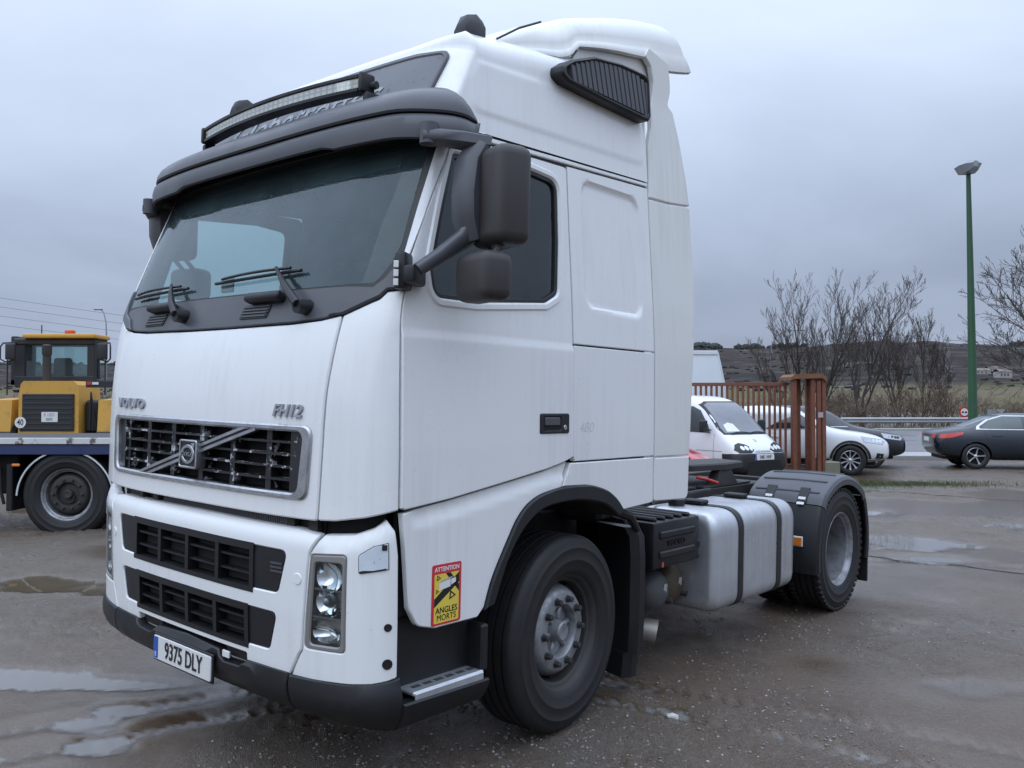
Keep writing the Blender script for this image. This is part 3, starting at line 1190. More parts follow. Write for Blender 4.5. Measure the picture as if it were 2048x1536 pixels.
    q = [(1.264, 1.394), (2.052, 1.392), (2.058, 1.135, .02), (1.75, 1.118, .03), (1.694, 1.170), (1.63, 1.212), (1.574, 1.237), (1.48, 1.262), (1.392, 1.274), (1.205, 1.280)]
    panel('rear_wing', fl(side(rpoly(q))), S, WHITE, truck, bev=.005, th=.03, step=.05)
    # black arch lip and liner
    outer = [(.636, .765)] + spl([(.641, .778), (.694, .908), (.808, 1.088), (.855, 1.153), (.913, 1.205), (.985, 1.241), (1.062, 1.261), (1.193, 1.279), (1.392, 1.277), (1.48, 1.265), (1.574, 1.240), (1.63, 1.215), (1.694, 1.173), (1.75, 1.118)], 4)
    inner = spl([(1.70, 1.085), (1.640, 1.125), (1.56, 1.165), (1.45, 1.190), (1.30, 1.205), (1.144, 1.200), (1.04, 1.183), (.952, 1.142), (.87, 1.075), (.784, .960), (.70, .78)], 4)
    panel('arch_lip', fl(side(outer + inner, .03)), S, BLACKP, truck, off=.016, bev=.008, th=.05, step=.03)
    path = np.array(inner[::-1])
    V, F = [], []
    for (x, z) in path:
        for y in (1.21, .62):
            V.append((x, -s * y, z))
    F = [(2 * i, 2 * i + 1, 2 * i + 3, 2 * i + 2) for i in range(len(path) - 1)]
    obj('arch_liner', V, F, UNDER, truck)
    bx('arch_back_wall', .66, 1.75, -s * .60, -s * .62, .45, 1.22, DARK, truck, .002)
    # step well under the wing
    bx('step_well', .16, .665, -s * .95, -s * 1.150, .40, .80, BLACKP, truck, .012)
    lo = panel('step_sill', fl(side(rpoly([(.150, .350), (.665, .352, .02), (.672, .462, .02), (.60, .462), (.150, .470)]))), SL, BLACKP, truck, off=.004, bev=.008, th=.06, step=.03)
    bx('step_side', .625, .672, -s * 1.0, -s * 1.243, .49, .70, BLACKP, truck, .010)
    st = bx('step_plate', .215, .640, -s * 1.07, -s * 1.246, .480, .500, ALU, truck, .006)
    bx('step_lip', .222, .634, -s * 1.240, -s * 1.251, .446, .494, ALU, st, .004)
    for i in range(6):
        for j in range(2):
            box('tread_slot', (.262 + i * .066 + j * .012, -s * (1.135 + j * .060), .5005), (.046, .026, .004), mat('slot_dark', (.05, .05, .05), .6), st, .002)
    # side fairings behind the cab
    panel('side_fairing_lower', fl(side(rpoly([(2.067, 1.140, .015), (2.452, 1.125, .05), (2.458, 1.383), (2.067, 1.388)]))), S, WHITE, truck, off=.004, bev=.006, th=.03, step=.06, back=True)
    panel('side_fairing', fl(side(rpoly([(2.067, 1.395), (2.458, 1.391), (2.494, 1.85), (2.540, 2.30), (2.548, 2.50), (2.541, 2.925), (2.30, 2.900), (2.067, 2.890)]))), S, WHITE2, truck, off=.004, bev=.006, th=.03, step=.06, back=True)
    up = [(2.067, 2.900), (2.30, 2.910), (2.540, 2.935), (2.515, 3.10), (2.455, 3.32), (2.385, 3.49, .02), (2.325, 3.515, .02), (2.352, 3.60), (2.350, 3.66), (2.322, 3.77), (2.10, 3.80), (2.06, 3.74), (2.125, 3.70), (2.16, 3.62), (2.155, 3.54), (2.130, 3.44), (2.130, 3.33), (2.085, 3.20)]
    panel('side_fairing_upper', fl(side(rpoly(up))), S, WHITE2, truck, off=.004, bev=.005, th=.03, step=.05, back=True)


def sticker(w):
    u0, u1, z0, z1 = float(su(.312, .9)), float(su(.488, .9)), .748, 1.005
    red = mat('sticker_red', (.62, .035, .05), .4, var=.05)
    yel = mat('sticker_yellow', (.80, .62, .09), .4, var=.05)
    st = panel('warning_sticker', rrect(u0, u1, z0, z1, .012), S, red, w, off=.0022, th=.002, bev=.0004, step=.05)
    X = lambda t: u0 + (u1 - u0) * t
    Z = lambda t: z0 + (z1 - z0) * t
    panel('yellow_field', rrect(X(.08), X(.92), Z(.035), Z(.84), .006), S, yel, st, off=.0028, th=.001, bev=.0002)
    panel('black_stripe', [(X(.08), Z(.30)), (X(.08), Z(.44)), (X(.92), Z(.83)), (X(.92), Z(.66))], S, INK, st, off=.0034, th=.001, bev=.0002)
    panel('black_stripe', [(X(.45), Z(.84)), (X(.92), Z(.50)), (X(.92), Z(.62)), (X(.62), Z(.84))], S, INK, st, off=.0034, th=.001, bev=.0002)
    wht = mat('sticker_white', (.78, .78, .77), .4, var=.03)
    gry = mat('sticker_grey', (.42, .42, .42), .4, var=.03)
    panel('lorry_print', [(X(.24), Z(.57)), (X(.62), Z(.61)), (X(.62), Z(.73)), (X(.24), Z(.69))], S, wht, st, off=.0040, th=.001, bev=.0002)
    panel('lorry_print', [(X(.24), Z(.695)), (X(.62), Z(.735)), (X(.72), Z(.775)), (X(.36), Z(.74))], S, gry, st, off=.0040, th=.001, bev=.0002)
    panel('lorry_print', [(X(.64), Z(.63)), (X(.80), Z(.67)), (X(.80), Z(.745)), (X(.64), Z(.73))], S, wht, st, off=.0040, th=.001, bev=.0002)
    for cx, cz, k in ((.22, .78, .07), (.18, .56, .055), (.70, .46, .115)):
        panel('warning_triangle', [(X(cx - k), Z(cz - k * .62)), (X(cx + k), Z(cz - k * .1)), (X(cx - k * .7), Z(cz + k * .7))], S, INK, st,
              holes=[np.array([(X(cx - k * .62), Z(cz - k * .34)), (X(cx + k * .5), Z(cz - k * .06)), (X(cx - k * .48), Z(cz + k * .36))])], off=.0040, th=.001, bev=.0001)
    lettering('sticker_heading', 'ATTENTION', .0265, X(.5), Z(.915), S, wht, st, off=.0030, depth=.0003, bold=.0006)
    lettering('sticker_text', 'ANGLES', .036, X(.5), Z(.235), S, INK, st, off=.0036, depth=.0003, bold=.0004)
    lettering('sticker_text', 'MORTS', .036, X(.5), Z(.115), S, INK, st, off=.0036, depth=.0003)


mirror(sides)

# ---- roof shell
def zt(x):
    return np.interp(x, [.40, .60, .80, 1.05, 1.45, 2.10], [3.445, 3.45, 3.485, 3.53, 3.60, 3.67])


def roof_side_off(u, z):
    x = np.abs(u) - UC + XC(z)
    lo = np.interp(x, [.5, 2.1], [3.018, 3.085])
    hi = np.interp(x, [.5, 1.3, 2.1], [3.255, 3.315, 3.345])
    d = sd_rrect(x, (z - lo) / (hi - lo) * .27, .585, 2.02, 0.0, .27, .05)
    ridge = .0055 * smooth01(.5 - d / .030)
    return np.where(np.abs(u) > UC + .03, ridge, 0)


us = np.concatenate([np.linspace(0, UC, 40), UC + np.linspace(0.02, 1.72, 86)])
ul = np.concatenate([-us[::-1], us[1:]])
rows = []
base = S0(ul, np.full(len(ul), 3.0))
xb = np.where(np.abs(ul) > UC, .55 + (2.062 - .55) * (np.abs(ul) - UC) / 1.72, np.minimum(base[:, 0] + .06, .55))
zlow = np.interp(np.minimum(xb, 2.06), [.3, .48, 2.06], [2.91, 2.917, 2.988])
ztop = zt(xb)
RAD = .085 + .075 * smooth01((np.abs(ul) - .95) / .5)
zs_ = ztop - RAD
for t in np.linspace(0, 1, 34):
    z = zlow + (zs_ - zlow) * t
    p = S0(ul, z)
    # keep side stations at fixed x so that rows stay upright
    fix = np.abs(ul) > UC
    p[fix, 0] = XC(z[fix]) + (2.062 - XC(z[fix])) * (np.abs(ul[fix]) - UC) / 1.72
    n = np.where(fix, 0, 0)
    uu = np.sign(ul) * np.where(fix, UC + p[:, 0] - XC(z), np.abs(ul))
    off = roof_side_off(uu, z) * fix
    p[:, 1] += -np.sign(ul) * off
    rows.append(p)
last = rows[-1]
for a in np.linspace(0, 90, 9)[1:]:
    c_, s_ = math.cos(R(a)), math.sin(R(a))
    p = last.copy()
    k = np.abs(ul) <= UC
    inx = np.where(k, 1 - smooth01((np.abs(ul) - .75) / (UC - .75)), 0)
    wfac = np.abs(last[:, 1]) / 1.12
    p[:, 1] -= np.sign(last[:, 1]) * RAD * 1.25 * (1 - c_) * np.clip(wfac * 1.15, 0, 1) ** 2
    p[:, 0] += RAD * 1.9 * (1 - c_) * inx
    p[:, 2] += RAD * s_
    h_ = len(ul) // 2
    p[h_:, 0] = np.maximum.accumulate(p[h_:, 0] + np.arange(len(ul) - h_) * 1e-5)
    p[h_::-1, 0] = np.maximum.accumulate(p[h_::-1, 0] + np.arange(h_ + 1) * 1e-5)
    rows.append(p)
n = len(ul)
V = np.concatenate(rows)
F = []
for i in range(len(rows) - 1):
    for j in range(n - 1):
        F.append((i * n + j, i * n + j + 1, (i + 1) * n + j + 1, (i + 1) * n + j))
# top: strips joining the near and far half of the last ring
k0 = (len(rows) - 1) * n
mid = n // 2
extra = []
topring = rows[-1]
m_ = 10
kb = len(V)
for i in range(mid + 1):
    a, b_ = topring[mid - i], topring[mid + i]
    for j in range(1, m_):
        t = j / m_
        q = a + (b_ - a) * t
        q[2] += .045 * (1 - (2 * t - 1) ** 2) * float(smooth01((a[0] - topring[mid][0]) / .6))
        extra.append(q)


def gi(i, j):
    if j == 0:
        return k0 + mid - i
    if j == m_:
        return k0 + mid + i
    return kb + i * (m_ - 1) + j - 1


for i in range(mid):
    for j in range(m_):
        F.append((gi(i, j), gi(i, j + 1), gi(i + 1, j + 1), gi(i + 1, j)))
V = np.concatenate([V, np.array(extra)])
V, F = weld(V, F)
roof = obj('roof', V, F, WHITE, truck, True, 50)
bx('cab_rear_wall', 2.03, 2.058, -1.13, 1.13, 1.15, 3.50, WHITE2, truck, .01)
# thin shadow-gap strip under the roof
for s, fl in ((1, lambda p: p), (-1, flip)):
    panel('roof_gap_seal', fl(side([(.47, 2.872), (1.28, 2.910), (2.055, 2.945), (2.055, 2.998), (1.28, 2.962), (.47, 2.925)])), S, SEAL, truck, off=-.012, th=.02, bev=.002, step=.06)

# ---- lettered panel on the roof front
sg = panel('roof_sign', rpoly(sym([(0, 3.02), (.98, 3.03, .03), (1.085, 3.10), (1.122, 3.300, .05), (.9, 3.318), (0, 3.325)])), S,
           mat('roof_sign_grey', (.105, .11, .125), .35, var=.15, vscale=3, dirt=.5, dscale=30, dlo=.60, dhi=.66, dcol=(.03, .03, .035)), truck, off=.010, th=.03, bev=.004, step=.05)
so = rpoly(sym([(0, 3.00), (.98, 3.01, .03), (1.10, 3.09), (1.142, 3.312, .06), (.9, 3.338), (0, 3.345)]))
si = rpoly(sym([(0, 3.022), (.97, 3.032, .03), (1.078, 3.10), (1.115, 3.295, .05), (.9, 3.312), (0, 3.319)]))
panel('sign_border', so, S, GREYP, sg, holes=[si], off=.016, th=.03, bev=.005, step=.05)
lettering('sign_lettering', 'Globetrotter', .20, .0, 3.160, S, mat('sign_letter_grey', (.34, .37, .39), .5, var=.3, vscale=14, dirt=.7, dscale=20, dlo=.5, dhi=.6, dcol=(.12, .125, .14)), sg, off=.012, depth=.001, shear=.3, xs=1.32, bold=.002)

# ---- sun visor
def visor_pt(u, o, z, zc=2.93):
    a = abs(u)
    e = smooth01((a - 1.05) / .34)
    o2 = o * (1 - .30 * e)
    f = math.sqrt(max(0.0, 1 - (max(0, a - 1.25) / .120) ** 3))
    z2 = zc + (z - zc) * (.04 + .96 * f) - .015 * e
    p = S0(np.array([u]), np.array([2.93]))[0]
    q = S0(np.array([u + .01]), np.array([2.93]))[0] - S0(np.array([u - .01]), np.array([2.93]))[0]
    nn = np.array([-q[1] * -1, q[0] * -1, 0])
    nn = np.array([q[1], -q[0], 0])
    nn /= np.linalg.norm(nn)
    if nn[0] > 0 and a < 1.0:
        nn = -nn
    return (p[0] + nn[0] * o2, p[1] + nn[1] * o2, z2)


uv = np.concatenate([-1.37 + .25 * np.linspace(0, 1, 26) ** 1.8, np.linspace(-1.10, 1.10, 50), 1.37 - .25 * np.linspace(1, 0, 26) ** 1.8])


def visor_strip(prof, nm, m, par):
    secs = []
    for u in uv:
        lipz = -.018 * float(smooth01((abs(u) - .66) / .08))
        secs.append([visor_pt(u, o, z + (lipz if z < 2.865 else 0)) for o, z in prof])
    V, F = loft(secs, closed=True)
    o = obj(nm, V, F, m, par, True, 30)
    b = bmesh.new()
    b.from_mesh(o.data)
    bmesh.ops.recalc_face_normals(b, faces=b.faces)
    b.to_mesh(o.data)
    b.free()
    return o


visor = visor_strip([(.160, 2.832), (.172, 2.838), (.177, 2.868), (.168, 2.905), (.145, 2.928), (.120, 2.932), (.09, 2.925), (.02, 2.915), (.015, 2.90), (.10, 2.875)], 'sun_visor', GREYP, truck)
visor_strip([(.148, 2.937), (.156, 2.946), (.152, 2.972), (.134, 3.005), (.100, 3.037), (.058, 3.062), (.010, 3.080), (-.02, 3.082), (-.02, 2.94)], 'visor_upper', GREYP, visor)
for s in (1, -1):
    for k in range(2):
        p = visor_pt(s * 1.345, .13, 2.915 + k * .03)
        V, F = rbox(p, (.016, .016, .016), .004)
        obj('visor_bolt', V, F, SEAL, visor)
    V, F = rbox((0, 0, 0), (.19, .004, .05), .001)
    P = [visor_pt(s * .62 + p[0] + p[2] * .4 * s, .118 - p[2] * .75, 3.005 + p[2] * .55) for p in V]
    obj('visor_insert', [(p[0] - .004, p[1], p[2] + .003) for p in P], F, GREYP, visor)

# ---- light bar above the visor
LED = mat('led_lens', (.66, .62, .50), .35, metal=.1, var=.25, vscale=60, coat=.6)


def lb(t, dx, z):
    y = -t
    x = .265 + .14 * t * t
    ang = math.atan2(2 * .14 * t, 1)
    return (x + dx * math.cos(ang), y + dx * math.sin(ang) * (1 if t > 0 else 1) * 0, z)


ts = np.linspace(-.68, .68, 41)
secs = [[lb(t, a, z) for a, z in ((-.035, 3.128), (-.035, 3.142), (-.022, 3.142), (-.022, 3.192), (-.035, 3.192), (-.035, 3.206), (.045, 3.198), (.055, 3.165), (.045, 3.134))] for t in ts]
V, F = loft(secs, closed=True)
bar = obj('light_bar', V, F, BLACKP, truck, True, 30)
V, F = loft([[lb(t, -.026, 3.142), lb(t, -.026, 3.192)] for t in ts], capends=False)
obj('light_lens', V, F, glass('bar_lens', (.95, .94, .90), refl=.3, ior=1.4, fog=.45, fogcol=(.62, .58, .47)), bar)
nled = 34
for i in range(nled):
    t = -.655 + i * 1.31 / (nled - 1)
    for z in (3.155, 3.179):
        V, F = rbox(lb(t, -.018, z), (.012, .033, .022), .004)
        obj('led_cell', V, F, LED, bar)
for t in (-.70, .70):
    V, F = rbox(lb(t, .0, 3.168), (.085, .030, .092), .012, None, 2)
    obj('end_cap', V, F, BLACKP, bar)
    V, F = rbox(lb(t * 1.02, .02, 3.085), (.09, .035, .08), .012, None, 2)
    obj('bar_bracket', V, F, BLACKP, bar)
    V, F = tube([lb(t * 1.0, .02, 3.16), lb(t * 1.06, .02, 3.16)], .018, 10)
    obj('bracket_bolt', V, F, DIRTST, bar)

# ---- roof corner markers
for s in (1, -1):
    secs = []
    for x, w, h0, h1 in ((.655, .040, .0, .075), (.68, .048, .0, .115), (.74, .050, .0, .125), (.785, .045, .0, .10)):
        z0 = float(zt(x)) - .05
        secs.append([(x, -s * (.985 + a), z0 + b_) for a, b_ in ((-w, h0), (-w, h1 * .6), (-w * .5, h1), (w * .5, h1), (w, h1 * .6), (w, h0))])
    V, F = loft(secs, closed=True)
    mk = obj('marker_lamp', V, F, BLACKP, truck, True, 40)
    box('marker_lens', (.662, -s * .985, float(zt(.66)) - .01), (.012, .06, .035), mat('smoked_lens', (.10, .11, .13), .15, coat=.6), mk, .003)


# ---- louvred intake at the roof rear
def intake(s):
    Y = 1.205
    P3 = flat_surf((0, -s * Y, 0), (1, 0, 0), (0, -s * .0, 1), (0, -s, 0))
    out = rpoly([(1.165, 3.350, .05), (1.225, 3.325), (1.55, 3.315), (1.94, 3.312), (1.99, 3.318, .02), (2.012, 3.345, .02), (1.985, 3.560, .03), (1.93, 3.575), (1.70, 3.565), (1.45, 3.525), (1.26, 3.450), (1.175, 3.395, .03)])
    inn = rpoly([(1.215, 3.368, .02), (1.26, 3.350), (1.55, 3.342), (1.93, 3.342), (1.975, 3.355, .01), (1.955, 3.535, .02), (1.92, 3.548), (1.70, 3.538), (1.46, 3.500), (1.28, 3.432), (1.215, 3.392, .02)])
    v = panel('roof_intake', out if s > 0 else out, P3, BLACKP, truck, holes=[inn], off=0, th=.13, bev=.012, step=.05)
    panel('intake_back', inn, P3, SEAL, v, off=-.035, th=.004, step=.1)
    for k in range(17):
        x0 = 1.235 + k * .0455
        lo_, hi_ = 3.345, float(np.interp(x0 + .03, [1.215, 1.28, 1.46, 1.70, 1.92, 1.97], [3.395, 3.43, 3.498, 3.536, 3.546, 3.53]))
        if hi_ - lo_ < .03:
            continue
        sl = .06 * (hi_ - lo_) / .2
        pts = [(x0 + .035, lo_), (x0 + .067, lo_), (x0 + .067 - sl, hi_), (x0 + .035 - sl, hi_)]
        V, F = [], []
        for d_, xo in ((-.006, 0), (-.030, -.012)):
            V += [(min(x + xo, 1.972), -s * (Y + d_), z) for x, z in pts]
        F = [(0, 1, 2, 3), (7, 6, 5, 4), (0, 4, 5, 1), (1, 5, 6, 2), (2, 6, 7, 3), (3, 7, 4, 0)]
        obj('louvre', V, F, GREYP, v, False)


intake(1)
intake(-1)

# ---- roof air deflector
xs_ = np.linspace(.80, 2.40, 60)
dt = tab([(.80, 3.44), (1.0, 3.57), (1.17, 3.665), (1.5, 3.815), (1.9, 3.965), (2.15, 4.04), (2.40, 4.095)])
dl = tab([(.80, 3.42), (1.0, 3.45), (1.30, 3.50), (1.385, 3.535), (1.44, 3.60), (1.62, 3.645), (1.9, 3.71), (2.02, 3.74), (2.10, 3.735), (2.17, 3.73), (2.40, 3.80)])
dw = tab([(.80, 1.02), (1.2, 1.08), (1.6, 1.11), (2.4, 1.12)])
secs, secs_in = [], []
for i, x in enumerate(xs_):
    t_, l_, w_ = float(dt(x)), float(dl(x)), float(dw(x))
    hgt = t_ - l_
    rad_ = min(.20, hgt * .8)
    sh = .20 * float(smooth01((x - 1.7) / .7))
    half = []
    for k in range(6):
        z = l_ + (t_ - rad_ - l_) * k / 5
        half.append((w_ - .02 * (k / 5) ** 2, z))
    for a in np.linspace(0, 90, 9)[1:]:
        half.append((w_ - .02 - rad_ * 1.1 * (1 - math.cos(R(a))), t_ - rad_ + rad_ * math.sin(R(a))))
    wtop = half[-1][0]
    for k in range(1, 7):
        half.append((wtop * (1 - k / 6), t_ + .03 * (1 - (1 - k / 6) ** 2)))
    full = [(-y, z) for y, z in half] + [(y, z) for y, z in half[-2::-1]]
    secs.append([(x + sh * (t_ - z) / .30, y, z) for y, z in full])
V, F = loft(secs, capends=False)
nV = len(V)
V2 = []
for sct in secs:
    for (x, y, z) in sct:
        V2.append((x + .012, y * (1 - .022), z - (.022 if abs(y) < .9 else .004)))
nn_ = len(secs[0])
F = [f[::-1] for f in F]
F2 = [tuple(i + nV for i in f[::-1]) for f in F]
rim = []
for j in range(nn_ - 1):
    a = (len(secs) - 1) * nn_ + j
    rim.append((a, a + 1, a + 1 + nV, a + nV))
for i in range(len(secs) - 1):
    for a, b_ in ((i * nn_, (i + 1) * nn_), (i * nn_ + nn_ - 1, (i + 1) * nn_ + nn_ - 1)):
        rim.append((a, b_, b_ + nV, a + nV))
dfl = obj('air_deflector', V + V2, list(F) + F2 + rim, WHITE2, truck, True, 45)
bm_ = bmesh.new()
bm_.from_mesh(dfl.data)
bmesh.ops.recalc_face_normals(bm_, faces=bm_.faces)
bm_.to_mesh(dfl.data)
bm_.free()
for s in (-1, 1):
    pts = []
    for x in np.linspace(.83, 1.20, 12):
        t_ = float(dt(x))
        f = (x - .83) / .37
        pts.append((x, s * (dw(x) - .012 - .01 * f), 3.40 + (t_ - .15 * 0 - 3.40) * f * .98 + .012))
    # support wall of the deflector, recessed behind the intake
    sup = [(1.40, 3.50), (1.47, 3.60), (1.62, 3.66), (2.0, 3.76), (2.30, 3.82), (2.33, 3.66), (2.31, 3.52), (2.20, 3.45), (2.16, 3.60), (2.06, 3.655), (1.85, 3.64), (1.6, 3.58), (1.45, 3.50)]
    PSu = flat_surf((0, s * 1.075, 0), (1, 0, 0), (0, 0, 1), (0, s, 0))
    panel('deflector_support', rpoly(sup, .02), PSu, WHITE2, truck, off=0, th=.03, bev=.004, step=.06, back=True)
    V, F = tube([(.86, s * 1.035, 3.465), (1.0, s * 1.055, 3.560), (1.18, s * 1.045, 3.655)], .006, 6)
    obj('deflector_seam', V, F, SEAL, dfl)

# ---- mirrors
def soft_box(c, size, rot, r, taper=0.0):
    V, F = rbox((0, 0, 0), size, r, None, 4)
    V = np.array(V)
    if taper:
        V[:, 1] *= 1 + taper * V[:, 2] / size[2]
    M = Matrix.Translation(c) @ rot.to_4x4()
    return [tuple(M @ Vector(v)) for v in V], F


def mirrors(s):
    rot = Matrix.Rotation(-s * R(16), 3, 'Z')
    c1 = Vector((.425, -s * 1.475, 2.545)) if s > 0 else Vector((.50, 1.36, 2.745))
    c2 = Vector((.335, -s * 1.470, 2.205)) if s > 0 else Vector((.62, 1.38, 2.40))
    V, F = soft_box(c1, (.17, .255, .410), rot, .05)
    m1 = obj('door_mirror', V, F, MIRP, truck)
    V, F = soft_box(c1 + rot @ Vector((.077, 0, 0)), (.004, .17, .33), rot, .0015)
    obj('mirror_face', V, F, REFLECT, m1)
    V, F = soft_box(c2, (.15, .250, .20), rot, .045)
    m2 = obj('wide_mirror', V, F, MIRP, truck)
    V, F = soft_box(c2 + rot @ Vector((.0725, 0, 0)), (.004, .16, .13), rot, .0015)
    obj('mirror_face', V, F, REFLECT, m2)
    for dy in (-.05, .04):
        V, F = tube([c1 + rot @ Vector((.0, dy, -.17)), c2 + rot @ Vector((.0, dy, .07))], .014, 8)
        obj('mirror_stem', V, F, MIRP, m2)
    # arms
    a0 = Vector((.385, -s * 1.185, 2.842))
    V, F = rbox(a0, (.15, .06, .04), .014, None, 2)
    obj('mirror_foot', V, F, GREYP, m1)

    def flatbar(pts, w, h, nm):
        secs = []
        P = [Vector(p) for p in pts]
        for i, p in enumerate(P):
            T = (P[min(i + 1, len(P) - 1)] - P[max(i - 1, 0)]).normalized()
            sd = T.cross(Vector((0, -s, 0)))
            if sd.length < .3:
                sd = Vector((0, 0, 1))
            sd.normalize()
            up = sd.cross(T).normalized()
            q = []
            for a, b in ((-1, -.6), (-.6, -1), (.6, -1), (1, -.6), (1, .6), (.6, 1), (-.6, 1), (-1, .6)):
                q.append(p + sd * (a * w[i] / 2) + up * (b * h[i] / 2))
            secs.append(q)
        V, F = loft(secs, closed=True)
        o = obj(nm, V, F, GREYP, m1, True, 50)
        bmm = bmesh.new()
        bmm.from_mesh(o.data)
        bmesh.ops.recalc_face_normals(bmm, faces=bmm.faces)
        bmm.to_mesh(o.data)
        bmm.free()
    dz = c1.z - 2.565
    ya = 1.36 if s > 0 else 1.27
    V, F = tube([Vector((.255, -s * 1.215, 2.775)), Vector((.255, -s * 1.215, 2.862))], .040, 16)
    obj('arm_hinge', V, F, GREYP, m1)
    flatbar([(.235, -s * 1.205, 2.805), (.28, -s * 1.26, 2.803), (.345, -s * 1.33, 2.79), (.43, -s * 1.40, 2.775)], [.055, .06, .065, .06], [.06, .065, .09, .12], 'mirror_arm')
    flatbar([(.40, -s * (ya + .02), 2.775 + dz * .3), (.365, -s * ya, 2.72 + dz), (.345, -s * ya, 2.58 + dz), (.350, -s * ya, 2.48 + dz), (.375, -s * (ya + .01), 2.39 + dz)], [.09, .10, .10, .10, .08], [.12, .13, .13, .13, .11], 'mirror_frame')
    if s > 0:
        flatbar([(.385, -s * 1.38, 2.44), (.335, -s * 1.35, 2.375), (.25, -s * 1.305, 2.30), (.165, -s * 1.262, 2.232)], [.12, .075, .055, .05], [.09, .065, .055, .05], 'mirror_arm')
        V, F = rbox((.150, -s * 1.262, 2.205), (.16, .050, .075), .016, Matrix.Rotation(s * R(28), 3, 'Z'), 2)
        obj('lower_arm', V, F, BLACKP, m1)
    else:
        return
    p = S([s * 1.262], [2.215], .030)[0]
    V, F = rbox(p, (.10, .05, .155), .014, Matrix.Rotation(s * R(28), 3, 'Z'), 2)
    obj('lower_foot', V, F, BLACKP, m1)
    for k in range(3):
        V, F = rbox((.062, -s * 1.247, 2.172 + k * .036), (.006, .020, .028), .002, Matrix.Rotation(s * R(40), 3, 'Z'))
        obj('reflector_strip', V, F, PLATEW, m1)


mirrors(1)
mirrors(-1)

# ---- interior
bx('cab_floor', .15, 2.02, -1.1, 1.1, 1.25, 1.30, FABRIC, truck, .005)
secs = []
for y in np.linspace(-1.14, 1.14, 25):
    x0 = float(np.interp(abs(y), [0, .7, 1.0, 1.14], [.10, .14, .20, .28]))
    bump_ = .07 if (-.80 < y < -.28) else 0.0
    secs.append([(x0, y, 1.6), (x0 - .0, y, 2.08), (x0 + .12, y, 2.13 + bump_), (x0 + .30, y, 2.12 + bump_), (x0 + .42, y, 2.02), (x0 + .42, y, 1.6)])
V, F = loft(secs, closed=True)
obj('dashboard', V, F, DASH, truck)
for yc in (-.58, .62):
    st = MB()
    st.add(*rbox((1.02, yc, 1.88), (.50, .50, .14), .05, None, 3))
    st.add(*rbox((1.30, yc, 2.24), (.14, .50, .66), .05, Matrix.Rotation(R(10), 3, 'Y'), 3))
    st.add(*rbox((1.37, yc, 2.66), (.10, .28, .20), .04, Matrix.Rotation(R(10), 3, 'Y'), 3))
    st.add(*rbox((1.05, yc, 1.55), (.30, .36, .52), .03))
    st.build('cab_seat', FABRIC, truck)
V, F = [], []
ring_ = [(.0, .225 + .016 * math.cos(t), .016 * math.sin(t)) for t in np.linspace(0, 2 * np.pi, 9)[:-1]]
pts = []
for j in range(32):
    a = 2 * math.pi * j / 32
    pts.append([(r_ * math.cos(a), r_ * math.sin(a), h_) for (_, r_, h_) in ring_])
pts.append(pts[0])
V, F = loft(pts, closed=True, capends=False)
M = Matrix.Translation((.60, -.58, 2.17)) @ Matrix.Rotation(R(-38), 4, 'Y')
sw = MB()
sw.add(V, F, M)
sw.add(*rbox((0, 0, 0), (.13, .43, .025), .01), M=M)
sw.add(*tube([(.60, -.58, 2.16), (.48, -.58, 1.98)], .04, 10))
sw.build('steering_wheel', SEAL, truck)
bx('curtain', 1.62, 1.66, -1.1, 1.1, 1.3, 3.0, mat('cab_curtain', (.10, .105, .115), .9, var=.15, vscale=20), truck, .005)
bx('roof_lining', .42, 2.0, -1.08, 1.08, 2.925, 2.945, mat('roof_lining_grey', (.22, .22, .22), .9), truck, .004)
V, F = ubar(-1.15, 1.15, 2.84, 2.93, -.05, .02)
obj('header_board', V, F, DASH, truck, False)
for y0, y1 in ((-.95, -.12), (.12, .95)):
    V, F = rbox((.36, (y0 + y1) / 2, 2.80), (.012, y1 - y0, .13), .004, Matrix.Rotation(R(20), 3, 'Y'))
    obj('inner_sun_blind', V, F, DASH, truck)
box('road_toll_tag', (.075, .02, 2.245), (.02, .10, .075), mat('tag_grey', (.32, .33, .34), .6), truck, .006)

# ---- wheels
def tyre_prof(w=.155, Ro=.505, Ri=.292, groove=True):
    p = [(w * .74, Ri), (w * .86, Ri + .012), (w * .93, Ri + .04), (w * .985, Ri + .078), (w * 1.004, Ri + .082), (w * 1.004, Ri + .087), (w * .992, Ri + .091), (w, Ri + .115), (w * .988, Ri + .140), (w * 1.002, Ri + .143), (w * 1.0, Ri + .148), (w * .980, Ri + .151), (w * .95, Ri + .175), (w * .88, Ri + .196), (w * .80, Ro - .006), (w * .74, Ro - .001)]
    q = [(-a, r) for a, r in p[::-1]]
    mid_ = []
    if groove:
        for g in (.52, .18, -.18, -.52):
            mid_ += [(w * (g + .045), Ro), (w * (g + .035), Ro - .014), (w * (g - .035), Ro - .014), (w * (g - .045), Ro)]
    return p + mid_ + q


V, F = lathe(tyre_prof(), 72, 'Y')
tmp = obj('tyre', V, F, RUBBER, None, True, 50)
TYRE = tmp.data
bpy.data.objects.remove(tmp)
V, F = lathe(tyre_prof(.145, .505), 72, 'Y')
# shoulder blocks of the driven tyre
mbt = MB()
mbt.add(V, F)
for j in range(56):
    a = 2 * math.pi * j / 56
    for s in (-1, 1):
        V, F = rbox((0, s * .112, .497), (.036, .05, .028), .004)
        mbt.add(V, F, Matrix.Rotation(a, 4, 'Y'))
tmp = mbt.build('tyre', RUBBER, None, True, 50)
TYRED = tmp.data
bpy.data.objects.remove(tmp)


def tmpmesh(V, F, m, sharp=40):
    o = obj('t', V, F, m, None, True, sharp)
    d = o.data
    bpy.data.objects.remove(o)
    return d


